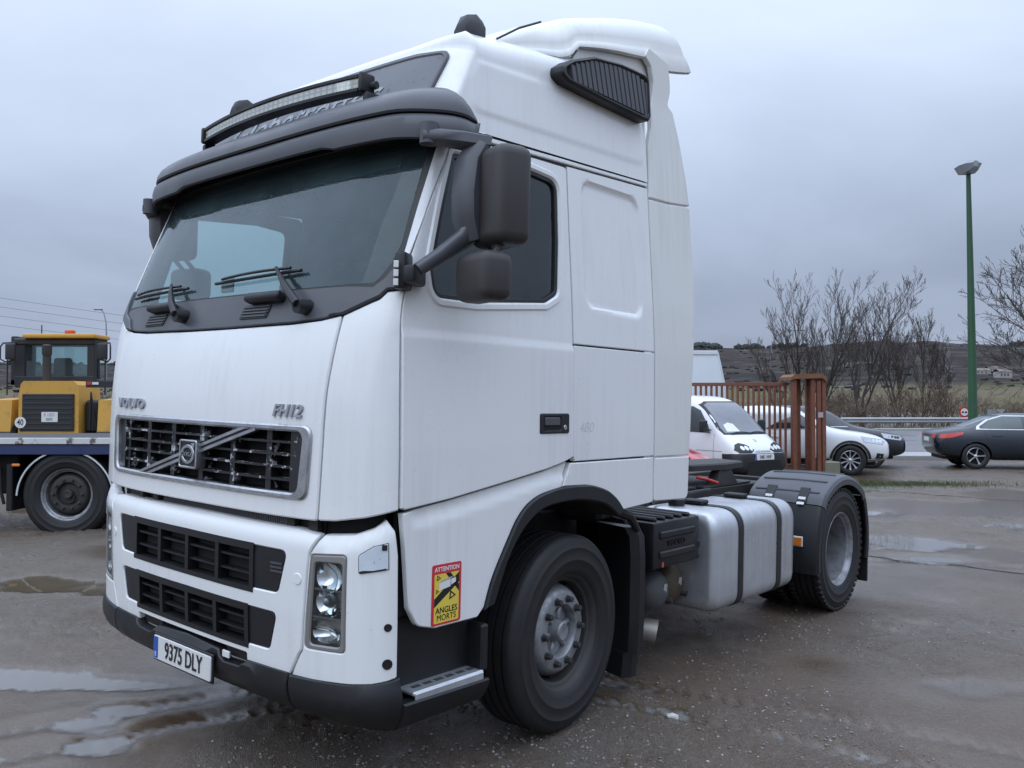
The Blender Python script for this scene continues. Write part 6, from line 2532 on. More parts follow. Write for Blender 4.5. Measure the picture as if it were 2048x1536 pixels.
bx('footing', .36, .72, -.28, .25, 0, .40, mat('mossy_concrete', (.20, .19, .14), .8, var=.25, vscale=4, bump=.3, bscale=30), gp, .02)
V, F = tube([(.44, -.10, .40), (.40, -.10, 2.2)], .035, 8)
obj('steel_pole', V, F, mat('dull_pole', (.13, .15, .16), .5, metal=.4), gp)
fe = thing('sliding_gate', 'rust-red sliding gate of upright flat bars beside the portal', 'gate', (*pos(1575, 19.9), 0), R(176))
L_ = 5.2
bx('top_rail', 0, L_, -.03, .03, 2.12, 2.20, rust, fe, .005)
bx('bottom_rail', 0, L_, -.03, .03, .18, .28, rust, fe, .005)
for k in range(43):
    x = .05 + k * .120
    bx('bar', x - .027, x + .027, -.014, .014, .24, 2.14, rust, fe, .003)
for x in (.6, 4.6):
    V, F = lathe([(-.03, .02), (-.03, .09), (.03, .09), (.03, .02)], 18, 'Y')
    obj('roller', np.array(V) + np.array((x, 0, .09)), F, DIRTST, fe)

# ================================================================== MACHINES ON THE LEFT
blue = mat('trailer_blue', (.025, .040, .115), .45, var=.2, vscale=4, dirt=.5, dscale=6, dlo=.5, dhi=.75, dcol=(.05, .045, .04))
DY = 11.0
tr_ = thing('flatbed_trailer', 'blue flatbed trailer with worn white side board and a single big wheel in view', 'trailer', (pos(132, DY)[0], DY, 0), R(0))
bx('deck', -6.0, 3.4, 0.0, 2.45, 1.18, 1.26, DIRTST, tr_, .01)
bx('side_board', -6.0, 3.4, -.03, .0, 1.205, 1.285, mat('chipped_white_board', (.62, .62, .60), .5, var=.1, dirt=.95, dscale=7, dlo=.55, dhi=.62, dcol=(.10, .09, .085)), tr_, .005)
bx('blue_beam', -6.0, 3.4, -.015, .06, 1.07, 1.20, blue, tr_, .008)
bx('chassis_beam', -6.0, 3.4, .75, .95, .72, 1.17, UNDER, tr_, .01)
bx('chassis_beam', -6.0, 3.4, 1.5, 1.7, .72, 1.17, UNDER, tr_, .01)
bx('under_box', -6.0, -.72, .25, .75, .55, 1.06, DARK, tr_, .02)
bx('rear_cross_member', .75, 3.2, .30, .70, .50, 1.05, UNDER, tr_, .02)
V, F = tube([(0, .1, .52), (0, 2.3, .52)], .08, 12)
obj('axle', V, F, UNDER, tr_)
DISCT, HUBT, RIMT = DISCF.copy(), HUBF.copy(), RIMF.copy()
for d_, m_ in ((DISCT, DIRTST), (HUBT, DIRTST), (RIMT, STEELW)):
    d_.materials.clear()
    d_.materials.append(m_)
for yb, rz in ((.17, 0), (2.28, math.pi)):
    w = put(RIMT, 'wheel', tr_, (0, 0, rz), (0, yb, .560))
    w.scale = (1.11, 1, 1.11)
    put(TYRE, 'tyre', w)
    put(DISCT, 'wheel_disc', w)
    put(HUBT, 'hub', w)
    for k in range(10):
        a = 2 * math.pi * (k + .5) / 10
        put(NUT, 'wheel_nut', w, (0, a, 0), (.1675 * math.sin(a), -.094, .1675 * math.cos(a)))
secs = []
for a in np.linspace(R(8), R(172), 30):
    q = []
    for y, rr_ in ((.0, .615), (.0, .63), (.38, .63), (.38, .615)):
        q.append((-math.cos(a) * rr_, y, .52 + math.sin(a) * rr_ * .98))
    secs.append(q)
V, F = loft(secs, closed=True)
mg = obj('mudguard', V, F, BLACKP, tr_, True, 30)
secs = [[(-math.cos(a) * r_, -.004, .52 + math.sin(a) * r_ * .98) for r_ in (.605, .625)] + [(-math.cos(a) * r_, .006, .52 + math.sin(a) * r_ * .98) for r_ in (.625, .605)] for a in np.linspace(R(3), R(177), 34)]
V, F = loft(secs, closed=True)
obj('guard_edging', V, F, mat('edging_white', (.62, .63, .64), .5, var=.1), mg, True, 30)
lm = box('side_lamp', (-.42 - .20, -.012, .94), (.10, .03, .035), AMBER, tr_, .008)
bx('flap_bracket', -.78, -.70, .05, .40, .35, .95, BLACKP, tr_, .01)
for x in (-.95, -1.05):
    V, F = tube([(x, .2, .9), (x + .03, .18, .6), (x + .06, .2, .42)], .02, 6)
    obj('hanging_hose', V, F, UNDER, tr_)

yel = mat('machine_yellow', (.62, .34, .06), .5, var=.12, vscale=2.5, dirt=.5, dscale=5, dlo=.52, dhi=.78, dcol=(.14, .10, .055))
mblk = mat('machine_black', (.020, .021, .024), .55, var=.3, vscale=4)
LD = 18.2
ld = thing('wheel_loader', 'yellow wheel loader with black cab seen from behind, beyond the flatbed', 'loader', (pos(112, LD)[0], LD, 0), R(0))
k_ = LD / 1726.8


def lx(px, y=0.0):
    return (px - 1024) / 1726.8 * (LD + y) - pos(112, LD)[0]


def lz(py, y=0.0):
    return EYE + (806 - py) / 1726.8 * (LD + y)


# engine cover and counterweight
secs = []
for y, in_ in ((-.05, .0), (.0, .0), (.9, .0)):
    secs.append([(lx(40), y, .9), (lx(40), y, lz(790)), (lx(44), y, lz(768)), (lx(50), y, lz(762)), (lx(150), y, lz(762)), (lx(158), y, lz(770)), (lx(160), y, lz(790)), (lx(160), y, .9)])
V, F = loft(secs, closed=True)
obj('engine_cover', V, F, yel, ld, True, 30)
gp_ = bx('rear_grille', lx(48), lx(152), -.075, -.052, lz(862), lz(788), mblk, ld, .01)
for k in range(7):
    bx('grille_slat', lx(52), lx(148), -.085, -.074, lz(858 - k * 10), lz(855 - k * 10), DIRTST, gp_, .002)
for px, py in ((51, 790), (51, 815), (51, 840), (149, 790), (149, 815), (149, 840)):
    V, F = lathe([(-.012, .001), (-.012, .018), (0, .02)], 10, 'Y')
    obj('grille_bolt', np.array(V) + np.array((lx(px), -.075, lz(py))), F, DIRTST, gp_)
PL = flat_surf((lx(104), -.090, lz(834)), (1, 0, 0), (0, 0, 1), (0, -1, 0))
pl_ = panel('number_plate', rrect(-.17, .17, -.105, .105, .01), PL, PLATEW, ld, off=0, th=.012, bev=.002)
lettering('plate_characters', 'E 1221', .085, 0, .045, PL, mat('plate_grey_ink', (.18, .18, .18), .5), pl_, off=.002, depth=.0008)
lettering('plate_characters', 'BBR', .085, 0, -.050, PL, MATS['plate_grey_ink'], pl_, off=.002, depth=.0008)
PC_ = flat_surf((lx(46), -.090, lz(845)), (1, 0, 0), (0, 0, 1), (0, -1, 0))
dsk = panel('speed_disc', circle2(0, 0, .118, 28), PC_, PLATEW, ld, off=0, th=.012, bev=.002)
lettering('disc_number', '40', .17, 0, 0, PC_, INK, dsk, off=.002, depth=.0008, xs=.8, bold=.002)
bx('disc_bracket', lx(44), lx(48), -.085, -.05, lz(862), lz(838), mblk, ld, .003)
# cab
for px in (28, 44, 184):
    pass
cabx0, cabx1 = lx(20, .9), lx(190, .9)
bx('cab_floor', cabx0, cabx1, .9, 1.6, lz(770, .9), lz(758, .9), mblk, ld, .02)
bx('cab_roof', lx(42, .75), lx(188, .75), .75, 1.5, lz(676, .75), lz(667, .75), yel, ld, .03, 2)
bx('roof_frame', lx(24, .85), lx(188, .85), .85, 1.5, lz(690, .85), lz(676, .85), mblk, ld, .03)
for px0, px1, y0 in ((28, 50, .88), (174, 190, .88), (30, 40, 1.45), (164, 172, 1.45)):
    bx('cab_pillar', lx(px0, .9), lx(px1, .9), y0, y0 + .10, lz(765, .9), lz(685, .9), mblk, ld, .015)
bx('door_frame', lx(20, .9), lx(32, .9), .9, 1.5, lz(770, .9), lz(672, .9), mblk, ld, .02)
lg = glass('machine_glass', (.80, .90, .90), refl=1.0, fog=.10)
bx('rear_glass', lx(50, .9), lx(174, .9), .92, .925, lz(758, .9), lz(690, .9), lg, ld, 0)
bx('front_glass', lx(30, .9), lx(176, .9), 1.50, 1.505, lz(758, .9), lz(690, .9), lg, ld, 0)
bx('cab_cowl', lx(28, .86), lx(188, .86), .86, 1.0, lz(775, .86), lz(752, .86), mblk, ld, .02)
s_ = MB()
s_.add(*rbox((lx(122, 1.3), 1.38, lz(736, 1.3)), (.40, .14, .46), .06, None, 3))
s_.add(*rbox((lx(122, 1.2), 1.25, lz(752, 1.2)), (.44, .30, .12), .05, None, 3))
s_.build('operator_seat', FABRIC, ld)
bx('seat_base', lx(108, 1.2), lx(138, 1.2), 1.2, 1.6, lz(770, 1.2), lz(750, 1.2), yel, ld, .02)
V, F = lathe([(0, .085), (.55, .085), (.55, .075), (.62, .10), (.80, .10), (.82, .06)], 20, 'Z')
obj('exhaust_stack', np.array(V) + np.array((lx(93, .45), .45, lz(765, .45))), F, DIRTST, ld)
V, F = soft_box((lx(139, 1.2), 1.2, lz(664, 1.2)), (.20, .14, .10), Matrix.Identity(3), .03)
obj('beacon', V, F, mat('beacon_orange', (.55, .08, .02), .3, coat=.5), ld)
V, F = tube([(lx(82, 1.2), 1.2, lz(670, 1.2)), (lx(82, 1.2), 1.2, lz(650, 1.2))], .012, 6)
obj('aerial', V, F, mblk, ld)
# mirrors and their tube frames
for s, pa, pb_, mx_ in ((1, 188, 222, 204), (-1, 24, 2, 20)):
    pts = [(lx(pa, .7), .85, lz(684, .7)), (lx(pb_ - s * 3, .7), .7, lz(686, .7)), (lx(pb_, .7), .65, lz(694, .7)), (lx(pb_, .7), .65, lz(718, .7)), (lx(pb_ - s * 8, .7), .7, lz(724, .7)), (lx(pa + s * 4, .7), .85, lz(718, .7))]
    V, F = tube(pts, .018, 7)
    fr_ = obj('mirror_frame', V, F, mblk, ld)
    V, F = soft_box((lx(mx_, .6), .60, lz(703, .6)), (.22, .08, .36), Matrix.Identity(3), .035)
    obj('mirror', V, F, mblk, fr_)
    V, F = tube([(lx(pb_ - s * 12, .7), .7, lz(720, .7)), (lx(pb_ - s * 12, .7), .7, lz(790, .7))], .016, 6)
    obj('handrail', V, F, mblk, ld)
# wheels (mostly hidden) with yellow wings
for s in (-1, 1):
    xc = s * 1.17
    V, F = lathe([(-.30, .32), (-.32, .40), (-.32, .66), (-.26, .74), (.26, .74), (.32, .66), (.32, .40), (.30, .32)], 40, 'X')
    for yw in (.55, 3.4):
        w = obj('wheel', np.array(V) + np.array((xc, yw, .74)), F, RUBBER, ld)
        V2, F2 = lathe([(s * .20, .34), (s * .26, .30), (s * .12, .26), (s * .10, .001)], 28, 'X')
        obj('rim', np.array(V2) + np.array((xc, yw, .74)), F2, yel, w)
    V, F = loft([[(xc - .26, -.08, lz(866)), (xc + .26, -.08, lz(866)), (xc + .26, -.02, lz(800)), (xc - .26, -.02, lz(800))], [(xc - .26, 1.0, lz(866)), (xc + .26, 1.0, lz(866)), (xc + .26, .9, lz(795)), (xc - .26, .9, lz(795))]], closed=True)
    wg = obj('wing', V, F, yel, ld, True, 30)
    box('wing_lamp', (xc + s * .2, -.10, lz(848)), (.16, .03, .10), mblk, wg, .01)
lb2 = bx('light_board', lx(172), lx(224), -.02, .03, lz(775), lz(762), mblk, ld, .006)
box('board_reflector', (lx(180), -.03, lz(767)), (.10, .01, .06), REDL, lb2, .002)
box('board_reflector', (lx(192), -.03, lz(767)), (.13, .01, .05), PLATEW, lb2, .002)
for a0, a1 in ((178, 190),):
    V, F = tube([(lx(a0), .05, lz(860)), (lx(a0 + 4), .0, lz(810)), (lx((a0 + a1) / 2), -.05, lz(785)), (lx(a1 - 4), .0, lz(812)), (lx(a1), .1, lz(860))], .025, 7)
    obj('hydraulic_hose', V, F, mblk, ld)
bx('dark_filler_block', lx(162), lx(197), .15, .9, lz(866), lz(800), mblk, ld, .05)  # plain dark block added to fill the black-hose area beside the engine cover
bx('front_frame', -.55, .55, 1.0, 4.2, .55, 1.25, yel, ld, .06)
bx('rear_frame', -.62, .62, .05, 2.0, .55, 1.1, mblk, ld, .06)


# ================================================================== STREET LAMPS, SIGNS
def pole(name, label, x, y, h, r0, r1, m, curve=None):
    o = thing(name, label, 'street lamp', (x, y, gz(x, y) if math.hypot(x, y) < 60 else -.2), 0)
    return o


gpaint = mat('green_pole_paint', (.022, .078, .032), .45, var=.2, vscale=1.5, dirt=.3, dscale=3, dlo=.5, dhi=.8, dcol=(.05, .06, .05))
lp = thing('street_lamp', 'tall green tapered lamp post with one glass head beyond the navy saloon', 'street lamp', (*pos(1945, 31.0), 0), 0)
V, F = tube([(0, 0, 0), (0, 0, 3.0), (-.02, 0, 6), (-.06, 0, 10.2)], [.165, .145, .115, .075], 14)
obj('post', V, F, gpaint, lp)
V, F = lathe([(0, .22), (.02, .22), (.02, .17), (.3, .165)], 14, 'Z')
obj('base_flange', V, F, gpaint, lp)
lh = mat('lamp_grey', (.30, .32, .34), .4, metal=.3, var=.1)
secs = []
for t_, w_, h0, h1 in ((-.30, .12, .0, .10), (-.1, .34, -.12, .16), (.3, .38, -.16, .18), (.6, .30, -.12, .16), (.75, .10, -.02, .08)):
    secs.append([(-w_, -t_, .02), (-w_ * .55, -t_, h0 - .10), (w_ * .55, -t_, h0 - .10), (w_, -t_, .02), (w_ * .5, -t_, h1), (-w_ * .5, -t_, h1)])
V, F = loft(secs, closed=True)
hd_ = obj('lamp_head', [(x - .08, y + .2, z + 10.25) for x, y, z in V], F, lh, lp, True, 40)
V, F = lathe([(-.16, .001), (-.15, .12), (-.08, .20), (0, .22)], 18, 'Z')
obj('lamp_bowl', np.array(V) + np.array((-.08, 0, 10.18)), F, CLEAR, hd_)

gl_ = mat('galv_pole', (.26, .27, .28), .45, metal=.5, var=.1)
for (px, d, top, r_, lab, arm) in ((1541, 78, 655, .085, 'thin curved lamp post in front of the bare trees', 'curve'), (212, 60, 611, .07, 'slim straight lamp post behind the loader', 'flat')):
    X, Y = pos(px, d)
    h = EYE + (806 - top) / 1726.8 * d
    l2 = thing('street_lamp', lab, 'street lamp', (X, Y, -.25), 0)
    if arm == 'curve':
        pts = [(0, 0, 0), (0, 0, h * .6), (.1, 0, h - 1.4), (.6, 0, h - .5), (1.4, 0, h - .05), (2.6, 0, h)]
        end = (2.9, 0, h)
    else:
        pts = [(0, 0, 0), (0, 0, h * .75), (-.05, 0, h - .9), (-.22, 0, h - .2), (-.45, 0, h)]
        end = (-.6, 0, h)
    V, F = tube(pts, [r_, r_ * .8] + [r_ * .55] * (len(pts) - 2), 8)
    obj('post', V, F, gl_, l2)
    box('lamp_head', end, (.60, .22, .12), lh, l2, .04)
# no-overtaking sign
X, Y = pos(1928, 58)
sn = thing('traffic_sign', 'round white traffic sign with red rim behind the guard rail', 'sign', (X, Y, -.2), 0)
PSg = flat_surf((0, -.03, 1.32), (1, 0, 0), (0, 0, 1), (0, -1, 0))
sf = panel('sign_face', circle2(0, 0, .36, 30), PSg, mat('sign_red', (.55, .02, .03), .4), sn, off=0, th=.02, bev=.002, step=.3)
panel('sign_field', circle2(0, 0, .25, 30), PSg, PLATEW, sf, off=.004, th=.004, bev=.001, step=.3)
for xo, m_ in ((-.11, INK), (.10, INK)):
    V, F = b2(xo - .075, xo + .075, -.040, -.036, 1.25, 1.33, .01)
    obj('car_symbol', V, F, m_, sf)
    V, F = b2(xo - .045, xo + .045, -.040, -.036, 1.33, 1.38, .01)
    obj('car_symbol', V, F, m_, sf)
V, F = tube([(0, 0, 0), (0, 0, 1.6)], .03, 8)
obj('post', V, F, gl_, sn)
X, Y = pos(1992, 70)
sb = thing('sign_board', 'pale rectangular road sign seen from behind near the fields', 'sign', (X, Y, -.25), 0)
bx('panel', -.72, .72, -.02, .02, .75, 1.45, mat('sign_back_grey', (.42, .45, .47), .45, metal=.2), sb, .004)
for xo in (-.9, .9):
    bx('post', xo - .05, xo + .05, -.05, .05, 0, 1.5, gl_, sb, .004)
bx('cross_bar', -.9, .9, .021, .05, 1.0, 1.08, gl_, sb, .004)
X, Y = pos(1712, 90)
ga = thing('gantry_arm', 'thin horizontal signal arm on a post among the bare trees', 'signal arm', (X, Y, -.4), 0)
V, F = tube([(0, 0, 0), (0, 0, 4.0)], .07, 8)
obj('post', V, F, gl_, ga)
V, F = tube([(0, 0, 3.95), (-2.6, 0, 3.75)], .05, 6)
obj('arm', V, F, gl_, ga)
bx('signal_head', -.15, .35, -.12, .12, 2.6, 4.0, mat('signal_dark', (.04, .05, .06), .5), ga, .03)

# ================================================================== VEGETATION
def branch_mesh(rnd, segs, sides_of):
    V, F = [], []
    for P, r in segs:
        n = sides_of(r[0])
        k = len(V)
        T0 = (P[1] - P[0])
        a = T0.orthogonal().normalized()
        for i, p in enumerate(P):
            T = (P[min(i + 1, len(P) - 1)] - P[max(i - 1, 0)]).normalized()
            a = (a - T * a.dot(T)).normalized()
            b = T.cross(a)
            for j in range(n):
                t = 6.28318 * j / n
                q = p + (a * math.cos(t) + b * math.sin(t)) * r[i]
                V.append((q.x, q.y, q.z))
        for i in range(len(P) - 1):
            for j in range(n):
                j2 = (j + 1) % n
                F.append((k + i * n + j, k + i * n + j2, k + (i + 1) * n + j2, k + (i + 1) * n + j))
    return V, F


def grow(rnd, p, d, L, r, level, out, maxlev, nk, up, spread, minr):
    n = 4 if level < 2 else 3
    pts, rs = [p.copy()], [r]
    dd = d.copy()
    for i in range(n):
        dd = (dd + Vector((rnd.gauss(0, .10), rnd.gauss(0, .10), rnd.gauss(0, .05) + up * .10))).normalized()
        p = p + dd * (L / n)
        pts.append(p.copy())
        rs.append(max(minr, r * (1 - .75 * (i + 1) / n)))
    out[min(level, 2)].append((pts, rs))
    if level >= maxlev:
        return
    cnt = nk[level]
    for c in range(cnt):
        t = .22 + .78 * (c + rnd.random()) / cnt
        fi = min(t * n, n - .001)
        i = int(fi)
        q = pts[i].lerp(pts[i + 1], fi - i)
        rad = rs[i] + (rs[i + 1] - rs[i]) * (fi - i)
        T = (pts[i + 1] - pts[i]).normalized()
        o = T.orthogonal().normalized()
        o = Matrix.Rotation(rnd.random() * 6.283, 3, T) @ o
        ang = R(rnd.uniform(22, 50)) * spread
        nd_ = (T * math.cos(ang) + o * math.sin(ang) + Vector((0, 0, up * .35))).normalized()
        grow(rnd, q, nd_, L * rnd.uniform(.42, .66) * (1.12 - .55 * t), max(minr, rad * .62), level + 1, out, maxlev, nk, up, spread, minr)


bark = mat('winter_bark', (.060, .050, .044), .85, var=.25, vscale=2)
twig = mat('winter_twigs', (.075, .058, .052), .85, var=.25, vscale=1.5)
brown = mat('thicket_twigs', (.115, .082, .058), .9, var=.3, vscale=1.0)


def tree(name, label, x, y, z, h, stems, seed, nk=(9, 6, 4, 3), up=.8, spread=1.0, minr=.010, r0=None, group=None, cat='tree', m1=bark, m2=twig, maxlev=4):
    rnd = random.Random(seed)
    out = [[], [], []]
    for (lx_, ly_, frac, tr2) in stems:
        d = Vector((lx_, ly_, 1)).normalized()
        grow(rnd, Vector((tr2, 0, 0)), d, h * frac, (r0 or h * .014) * frac, 0, out, maxlev, nk, up, spread, minr)
    root = thing(name, label, cat, (x, y, z), 0, group)
    sides_ = lambda r: 6 if r > .06 else (4 if r > .025 else 3)
    V, F = branch_mesh(rnd, out[0] + out[1], sides_)
    obj('trunk', V, F, m1, root)
    V, F = branch_mesh(rnd, out[2], sides_)
    obj('crown', V, F, m2, root, False)
    return root


def tpos(px, d):
    return pos(px, d)


tg = 'bare winter trees beyond the road'
TREES = [
    (1562, 76, 8.6, [(-.42, 0, 1.0, 0), (.05, .1, .6, .1)], 21, 'small bare tree leaning over the curved lamp post', .9),
    (1606, 70, 12.4, [(-.18, 0, 1.0, 0), (-.42, .1, .78, -.1), (.02, -.2, .70, .1)], 22, 'bare tree with a narrow twin crown behind the gate portal', .8),
    (1632, 74, 13.4, [(.06, .0, 1.0, 0), (.34, .05, .92, .15), (.16, -.2, .62, 0)], 23, 'tall forked bare tree spreading to the right of the gate portal', .8),
    (1722, 69, 13.2, [(.04, .0, 1.0, 0), (.20, .1, .80, 0), (-.22, -.1, .72, 0)], 24, 'tall pointed bare tree standing alone behind the guard rail', .85),
    (1796, 72, 12.0, [(.10, .0, 1.0, 0), (.30, .1, .75, .2), (-.25, -.1, .72, 0)], 25, 'broad low bare tree behind the guard rail, thick at its foot', .95),
    (1846, 78, 11.2, [(-.05, .0, 1.0, 0), (.2, .0, .7, .2)], 26, 'bare tree with a dense pointed top above the thicket', .7),
    (1885, 92, 9.5, [(-.05, .0, 1.0, 0), (.15, .0, .7, .2)], 27, 'small pale bare tree nearest the green lamp post', .7),
    (1388, 110, 9.0, [(.02, .0, 1.0, 0), (.25, .0, .7, .2)], 28, 'small bare tree peeping past the side fairing of the truck', .8),
]
for (px, d, h, stems, seed, lab, spr) in TREES:
    X, Y = tpos(px, d)
    tree('bare_tree', lab, X, Y, -.3, h * .74, stems, seed, spread=spr, group=tg, minr=.010)
X, Y = tpos(2225, 46)
tree('bare_tree', 'large bare tree reaching in from the right with long drooping limbs', X, Y, -.1, 11.0, [(-.10, 0, 1.0, 0), (-.55, .1, .85, 0), (-.75, -.2, .80, .1), (-.95, .2, .62, 0), (.3, .2, .8, 0)], 41, nk=(8, 6, 4, 3), up=.35, spread=1.0, group=tg, minr=.011)
# thickets: three shapes, copied
THK = []
for i in range(3):
    rnd = random.Random(60 + i)
    out = [[], [], []]
    for k in range(11):
        a = rnd.random() * 6.28
        rr_ = rnd.uniform(0, 1.5)
        grow(rnd, Vector((rr_ * math.cos(a), rr_ * math.sin(a), 0)), Vector((rnd.gauss(0, .28), rnd.gauss(0, .28), 1)).normalized(), rnd.uniform(1.6, 3.2), .030, 1, out, 3, (0, 7, 4), .6, 1.2, .008)
    V, F = branch_mesh(rnd, out[1] + out[2], lambda r: 3)
    THK.append(tmpmesh(V, F, brown))
# a hundred metres of hedge-like scrub: each clump is a thing
rnd = random.Random(5)
spots = [(1655, 60, .75), (1672, 66, 1.0), (1695, 60, .7), (1715, 64, .85), (1738, 60, .65), (1768, 61, .75), (1792, 66, 1.05), (1815, 62, 1.0), (1838, 66, 1.25), (1862, 62, 1.1), (1885, 66, 1.15), (1908, 72, .8), (1970, 70, .8), (1998, 78, .7), (2030, 66, .7), (1600, 62, .8), (1560, 60, .8), (1520, 64, .85), (1470, 62, .8), (1440, 66, .8), (1640, 80, 1.2), (1765, 84, 1.2), (1700, 86, 1.2), (20, 42, .8), (60, 46, .7), (200, 40, .75), (225, 48, .8), (160, 60, .9), (1940, 84, .9), (2060, 74, .9)]
where = {0: 'behind the guard rail', 1: 'behind the guard rail', 2: 'behind the guard rail'}
for i, (px, d, s) in enumerate(spots):
    X, Y = tpos(px, d)
    left = px < 400
    t_ = thing('thicket_bush', 'leafless brown thicket bush behind the yellow loader' if left else 'leafless brown thicket bush behind the guard rail', 'bush', (X, Y, -.25), rnd.random() * 6.28, 'thicket bushes behind the loader' if left else 'thicket bushes behind the guard rail')
    o = put(THK[i % 3], 'stems', t_)
    t_.scale = (s * 1.3, s * 1.3, s * .85)

# ================================================================== HILLS AND FAR THINGS
az = np.radians(np.arange(-60, 60.01, .25))
dd_ = np.array([105, 140, 190, 250, 330, 430, 560, 700, 850, 1000, 1150, 1300, 1450, 1600, 1700, 1800, 1900, 2050, 2300, 2700, 3400])
DD, AZ = np.meshgrid(dd_, az, indexing='ij')
HX, HY = DD * np.sin(AZ), DD * np.cos(AZ)
prof_ = np.interp(DD, [105, 200, 330, 560, 850, 1150, 1450, 1700, 1850, 2050, 3400], [-1.5, -1, 2, 12, 30, 58, 88, 108, 114, 100, 60])
amp = np.interp(np.degrees(AZ), [-60, -32, -24, -10, 5, 12, 15, 20, 23, 26, 30, 34, 60], [.5, .58, .62, .75, .92, 1.0, .98, 1.0, 1.06, 1.0, .93, .90, .8])
HZ = prof_ * amp + np.interp(DD, [105, 300, 900, 1800], [.2, 2.0, 7, 9]) * N1.fbm(HX * .0042 + 3, HY * .0042, 5) + np.interp(DD, [105, 600, 1800], [0, 1.5, 5]) * N2.fbm(HX * .02, HY * .02, 3)


def hill_material():
    m = bpy.data.materials.new('scrub_hillside')
    m.use_nodes = True
    nd, lk = m.node_tree.nodes, m.node_tree.links
    b = nd['Principled BSDF']
    b.inputs['Roughness'].default_value = .95
    b.inputs['Specular IOR Level'].default_value = .1
    tc = nd.new('ShaderNodeTexCoord')

    def nz(sc, det, vec=None, rough=.6):
        n = nd.new('ShaderNodeTexNoise')
        n.inputs['Scale'].default_value = sc
        n.inputs['Detail'].default_value = det
        n.inputs['Roughness'].default_value = rough
        lk.new(vec or tc.outputs['Object'], n.inputs['Vector'])
        return n.outputs['Fac']

    def rg(v, a, b_, c=0., d=1.):
        n = nd.new('ShaderNodeMapRange')
        for k, x in zip(('From Min', 'From Max', 'To Min', 'To Max'), (a, b_, c, d)):
            n.inputs[k].default_value = x
        lk.new(v, n.inputs['Value'])
        return n.outputs[0]

    def mx(f, A, B):
        n = nd.new('ShaderNodeMix')
        n.data_type = 'RGBA'
        lk.new(f, n.inputs['Factor'])
        for k, x in (('A', A), ('B', B)):
            if isinstance(x, tuple):
                n.inputs[k].default_value = (*x, 1)
            else:
                lk.new(x, n.inputs[k])
        return n.outputs['Result']
    st_ = nd.new('ShaderNodeMapping')
    st_.inputs['Scale'].default_value = (1, 1, 5)
    lk.new(tc.outputs['Object'], st_.inputs['Vector'])
    sp = nd.new('ShaderNodeSeparateXYZ')
    lk.new(tc.outputs['Object'], sp.inputs[0])
    c = mx(rg(nz(.006, 8), .40, .62), (.040, .031, .029), (.021, .020, .019))
    c = mx(rg(nz(.03, 7, st_.outputs[0]), .52, .66), c, (.085, .072, .058))
    c = mx(rg(nz(.012, 9, st_.outputs[0], .7), .60, .68), c, (.17, .16, .14))
    fld = mx(rg(nz(.02, 3, st_.outputs[0]), .42, .55), (.105, .095, .045), (.13, .105, .070))
    c = mx(rg(sp.outputs['Z'], 17, 9), c, fld)
    lk.new(c, b.inputs['Base Color'])
    return m


hills = tag(grid_mesh('hills', HX, HY, HZ, hill_material()), kind='structure')


def hz_(x, y):
    d = math.hypot(x, y)
    a = math.degrees(math.atan2(x, y))
    return None


htree = bvh_of(hills)


def hill_z(x, y):
    h = htree.ray_cast(Vector((x, y, 500)), Vector((0, 0, -1)))
    return h[0].z if h[0] is not None else 0.0


# far pine wood on the ridge: one mass
mbw = MB()
rnd = random.Random(9)
for i in range(330):
    g_ = rnd.choice([(11.9, 13.6), (14.6, 18.8), (10.0, 12.2), (30, 33.5), (-31, -24)])
    a = R(rnd.uniform(*g_))
    d = rnd.uniform(1660, 1800)
    X, Y = d * math.sin(a), d * math.cos(a)
    z = hill_z(X, Y)
    s = rnd.uniform(3.5, 7)
    q = IV * (1 + .5 * (np.array([[rnd.random()] for _ in IV]) - .5)) * np.array([s * 1.2, s * 1.2, s]) + (X, Y, z + s * .5)
    mbw.add(q, IF)
w_ = mbw.build('ridge_wood', mat('pine_dark', (.030, .036, .030), .95, var=.3, vscale=.02), None, False)
tag(w_, 'dark pine wood along the crest of the hill', 'wood', None, 'stuff')
# scrub clumps on the slopes
mbw = MB()
for i in range(1300):
    a = R(rnd.uniform(-34, 36))
    d = rnd.uniform(300, 1650)
    X, Y = d * math.sin(a), d * math.cos(a)
    if N1.fbm(np.array([X * .006]), np.array([Y * .006]), 2)[0] < -.05:
        continue
    z = hill_z(X, Y)
    s = rnd.uniform(.8, 2.4)
    q = IV * (1 + .6 * (np.array([[rnd.random()] for _ in IV]) - .5)) * np.array([s * 1.6, s * 1.3, s * .9]) + (X, Y, z + s * .2)
    mbw.add(q, IF)
w_ = mbw.build('hill_scrub', mat('scrub_dark', (.027, .024, .021), .95, var=.4, vscale=.02), None, False)
tag(w_, 'dark scrub scattered over the brown hillside', 'scrub', None, 'stuff')
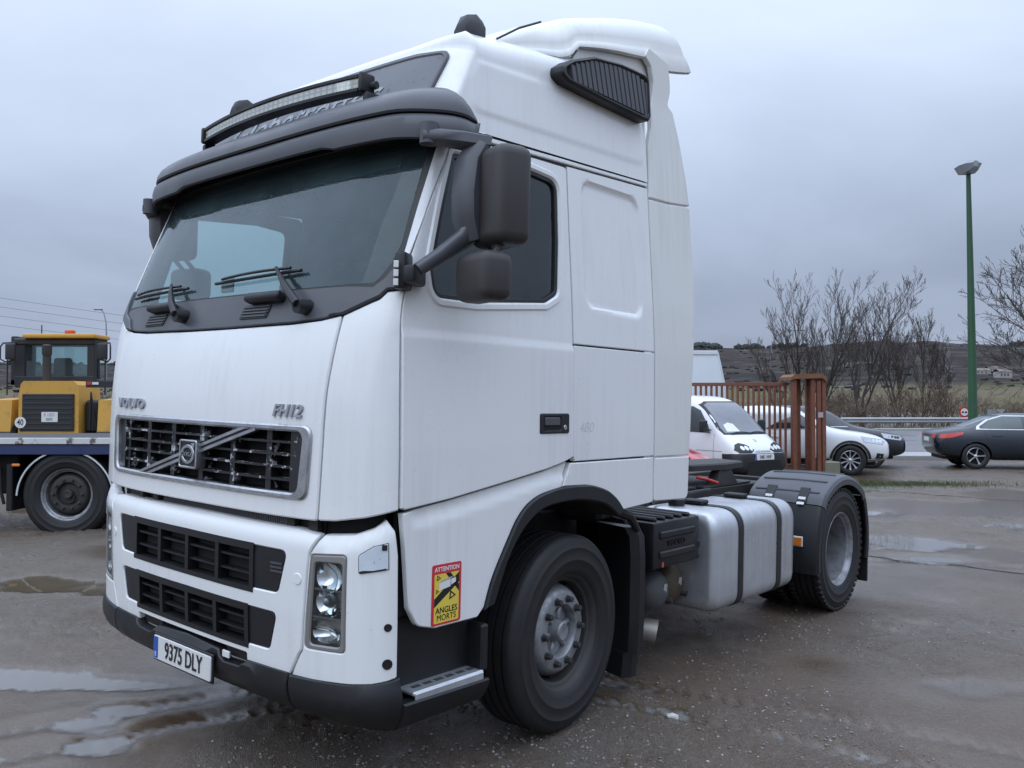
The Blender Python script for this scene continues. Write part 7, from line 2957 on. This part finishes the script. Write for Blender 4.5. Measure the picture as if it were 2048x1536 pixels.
# far farm buildings
for (px, d, w, h, lab) in ((2006, 640, 11, 5.5, 'far pale farmhouse below the hill beside the big bare tree'), (1962, 760, 16, 4.0, 'long low pale shed on the far slope'), (1985, 800, 12, 4.0, 'small pale barn on the far slope behind the shed')):
    X, Y = pos(px, d)
    z = hill_z(X, Y)
    hb = thing('far_house', lab, 'house', (X, Y, z - 1), R(12))
    pale = mat('far_render_pale', (.36, .34, .32), .8, var=.1, vscale=.3)
    bx('wall', -w / 2, w / 2, -3, 3, 0, h, pale, hb, .0)
    V, F = loft([[(x, -3.4, h), (x, 0, h + 2.2), (x, 3.4, h), (x, 0, h + 1.9)] for x in (-w / 2 - .4, w / 2 + .4)], closed=True)
    obj('roof', V, F, mat('far_roof_tile', (.20, .17, .15), .85, var=.15), hb, False)
    for k in range(3):
        bx('window', -w / 2 + w * (k + .7) / 4 - .5, -w / 2 + w * (k + .7) / 4 + .5, -3.06, -3.0, h * .4, h * .75, CAR_TRIM, hb, .0)
# power line on the left and a pylon far right
X, Y = pos(1897, 520)
py = thing('power_pylon', 'far thin lattice pylon on the slope behind the bare trees', 'pylon', (X, Y, hill_z(X, Y) - .5), 0)
top = EYE + (806 - 672) / 1726.8 * 520 - hill_z(X, Y)
mbp = MB()
for sx in (-1, 1):
    for sy in (-1, 1):
        mbp.add(*tube([(sx * 1.6, sy * 1.6, 0), (sx * .35, sy * .35, top)], .10, 4))
for k in range(9):
    f0, f1 = k / 9, (k + 1) / 9
    a, b_ = 1.6 - 1.25 * f0, 1.6 - 1.25 * f1
    mbp.add(*tube([(-a, -a, top * f0), (b_, -b_, top * f1)], .06, 4))
    mbp.add(*tube([(a, a, top * f0), (-b_, b_, top * f1)], .06, 4))
mbp.build('lattice', gl_, py, False)
for k in range(3):
    V, F = tube([(-3.2 + k * .5, 0, top * (.78 + .09 * k)), (3.2 - k * .5, 0, top * (.78 + .09 * k))], .10, 4)
    obj('cross_arm', V, F, gl_, py, False)
wp = thing('overhead_line', 'thin overhead wires hanging in the sky above the loader', 'power line', (-70, 95, -1), 0)
V, F = tube([(0, 0, 0), (0, 0, 17)], .16, 8)
obj('pole', V, F, gl_, wp)
V, F = tube([(70, 90, -2), (70, 90, 13)], .16, 8)
obj('pole', V, F, gl_, wp)
for k in range(4):
    pts = []
    for t in np.linspace(0, 1, 15):
        pts.append((70 * t, 90 * t, 16.4 - k * 1.1 - 3.6 * t - 5.0 * t * (1 - t)))
    V, F = tube(pts, .018, 4)
    obj('wire', V, F, mblk, wp)
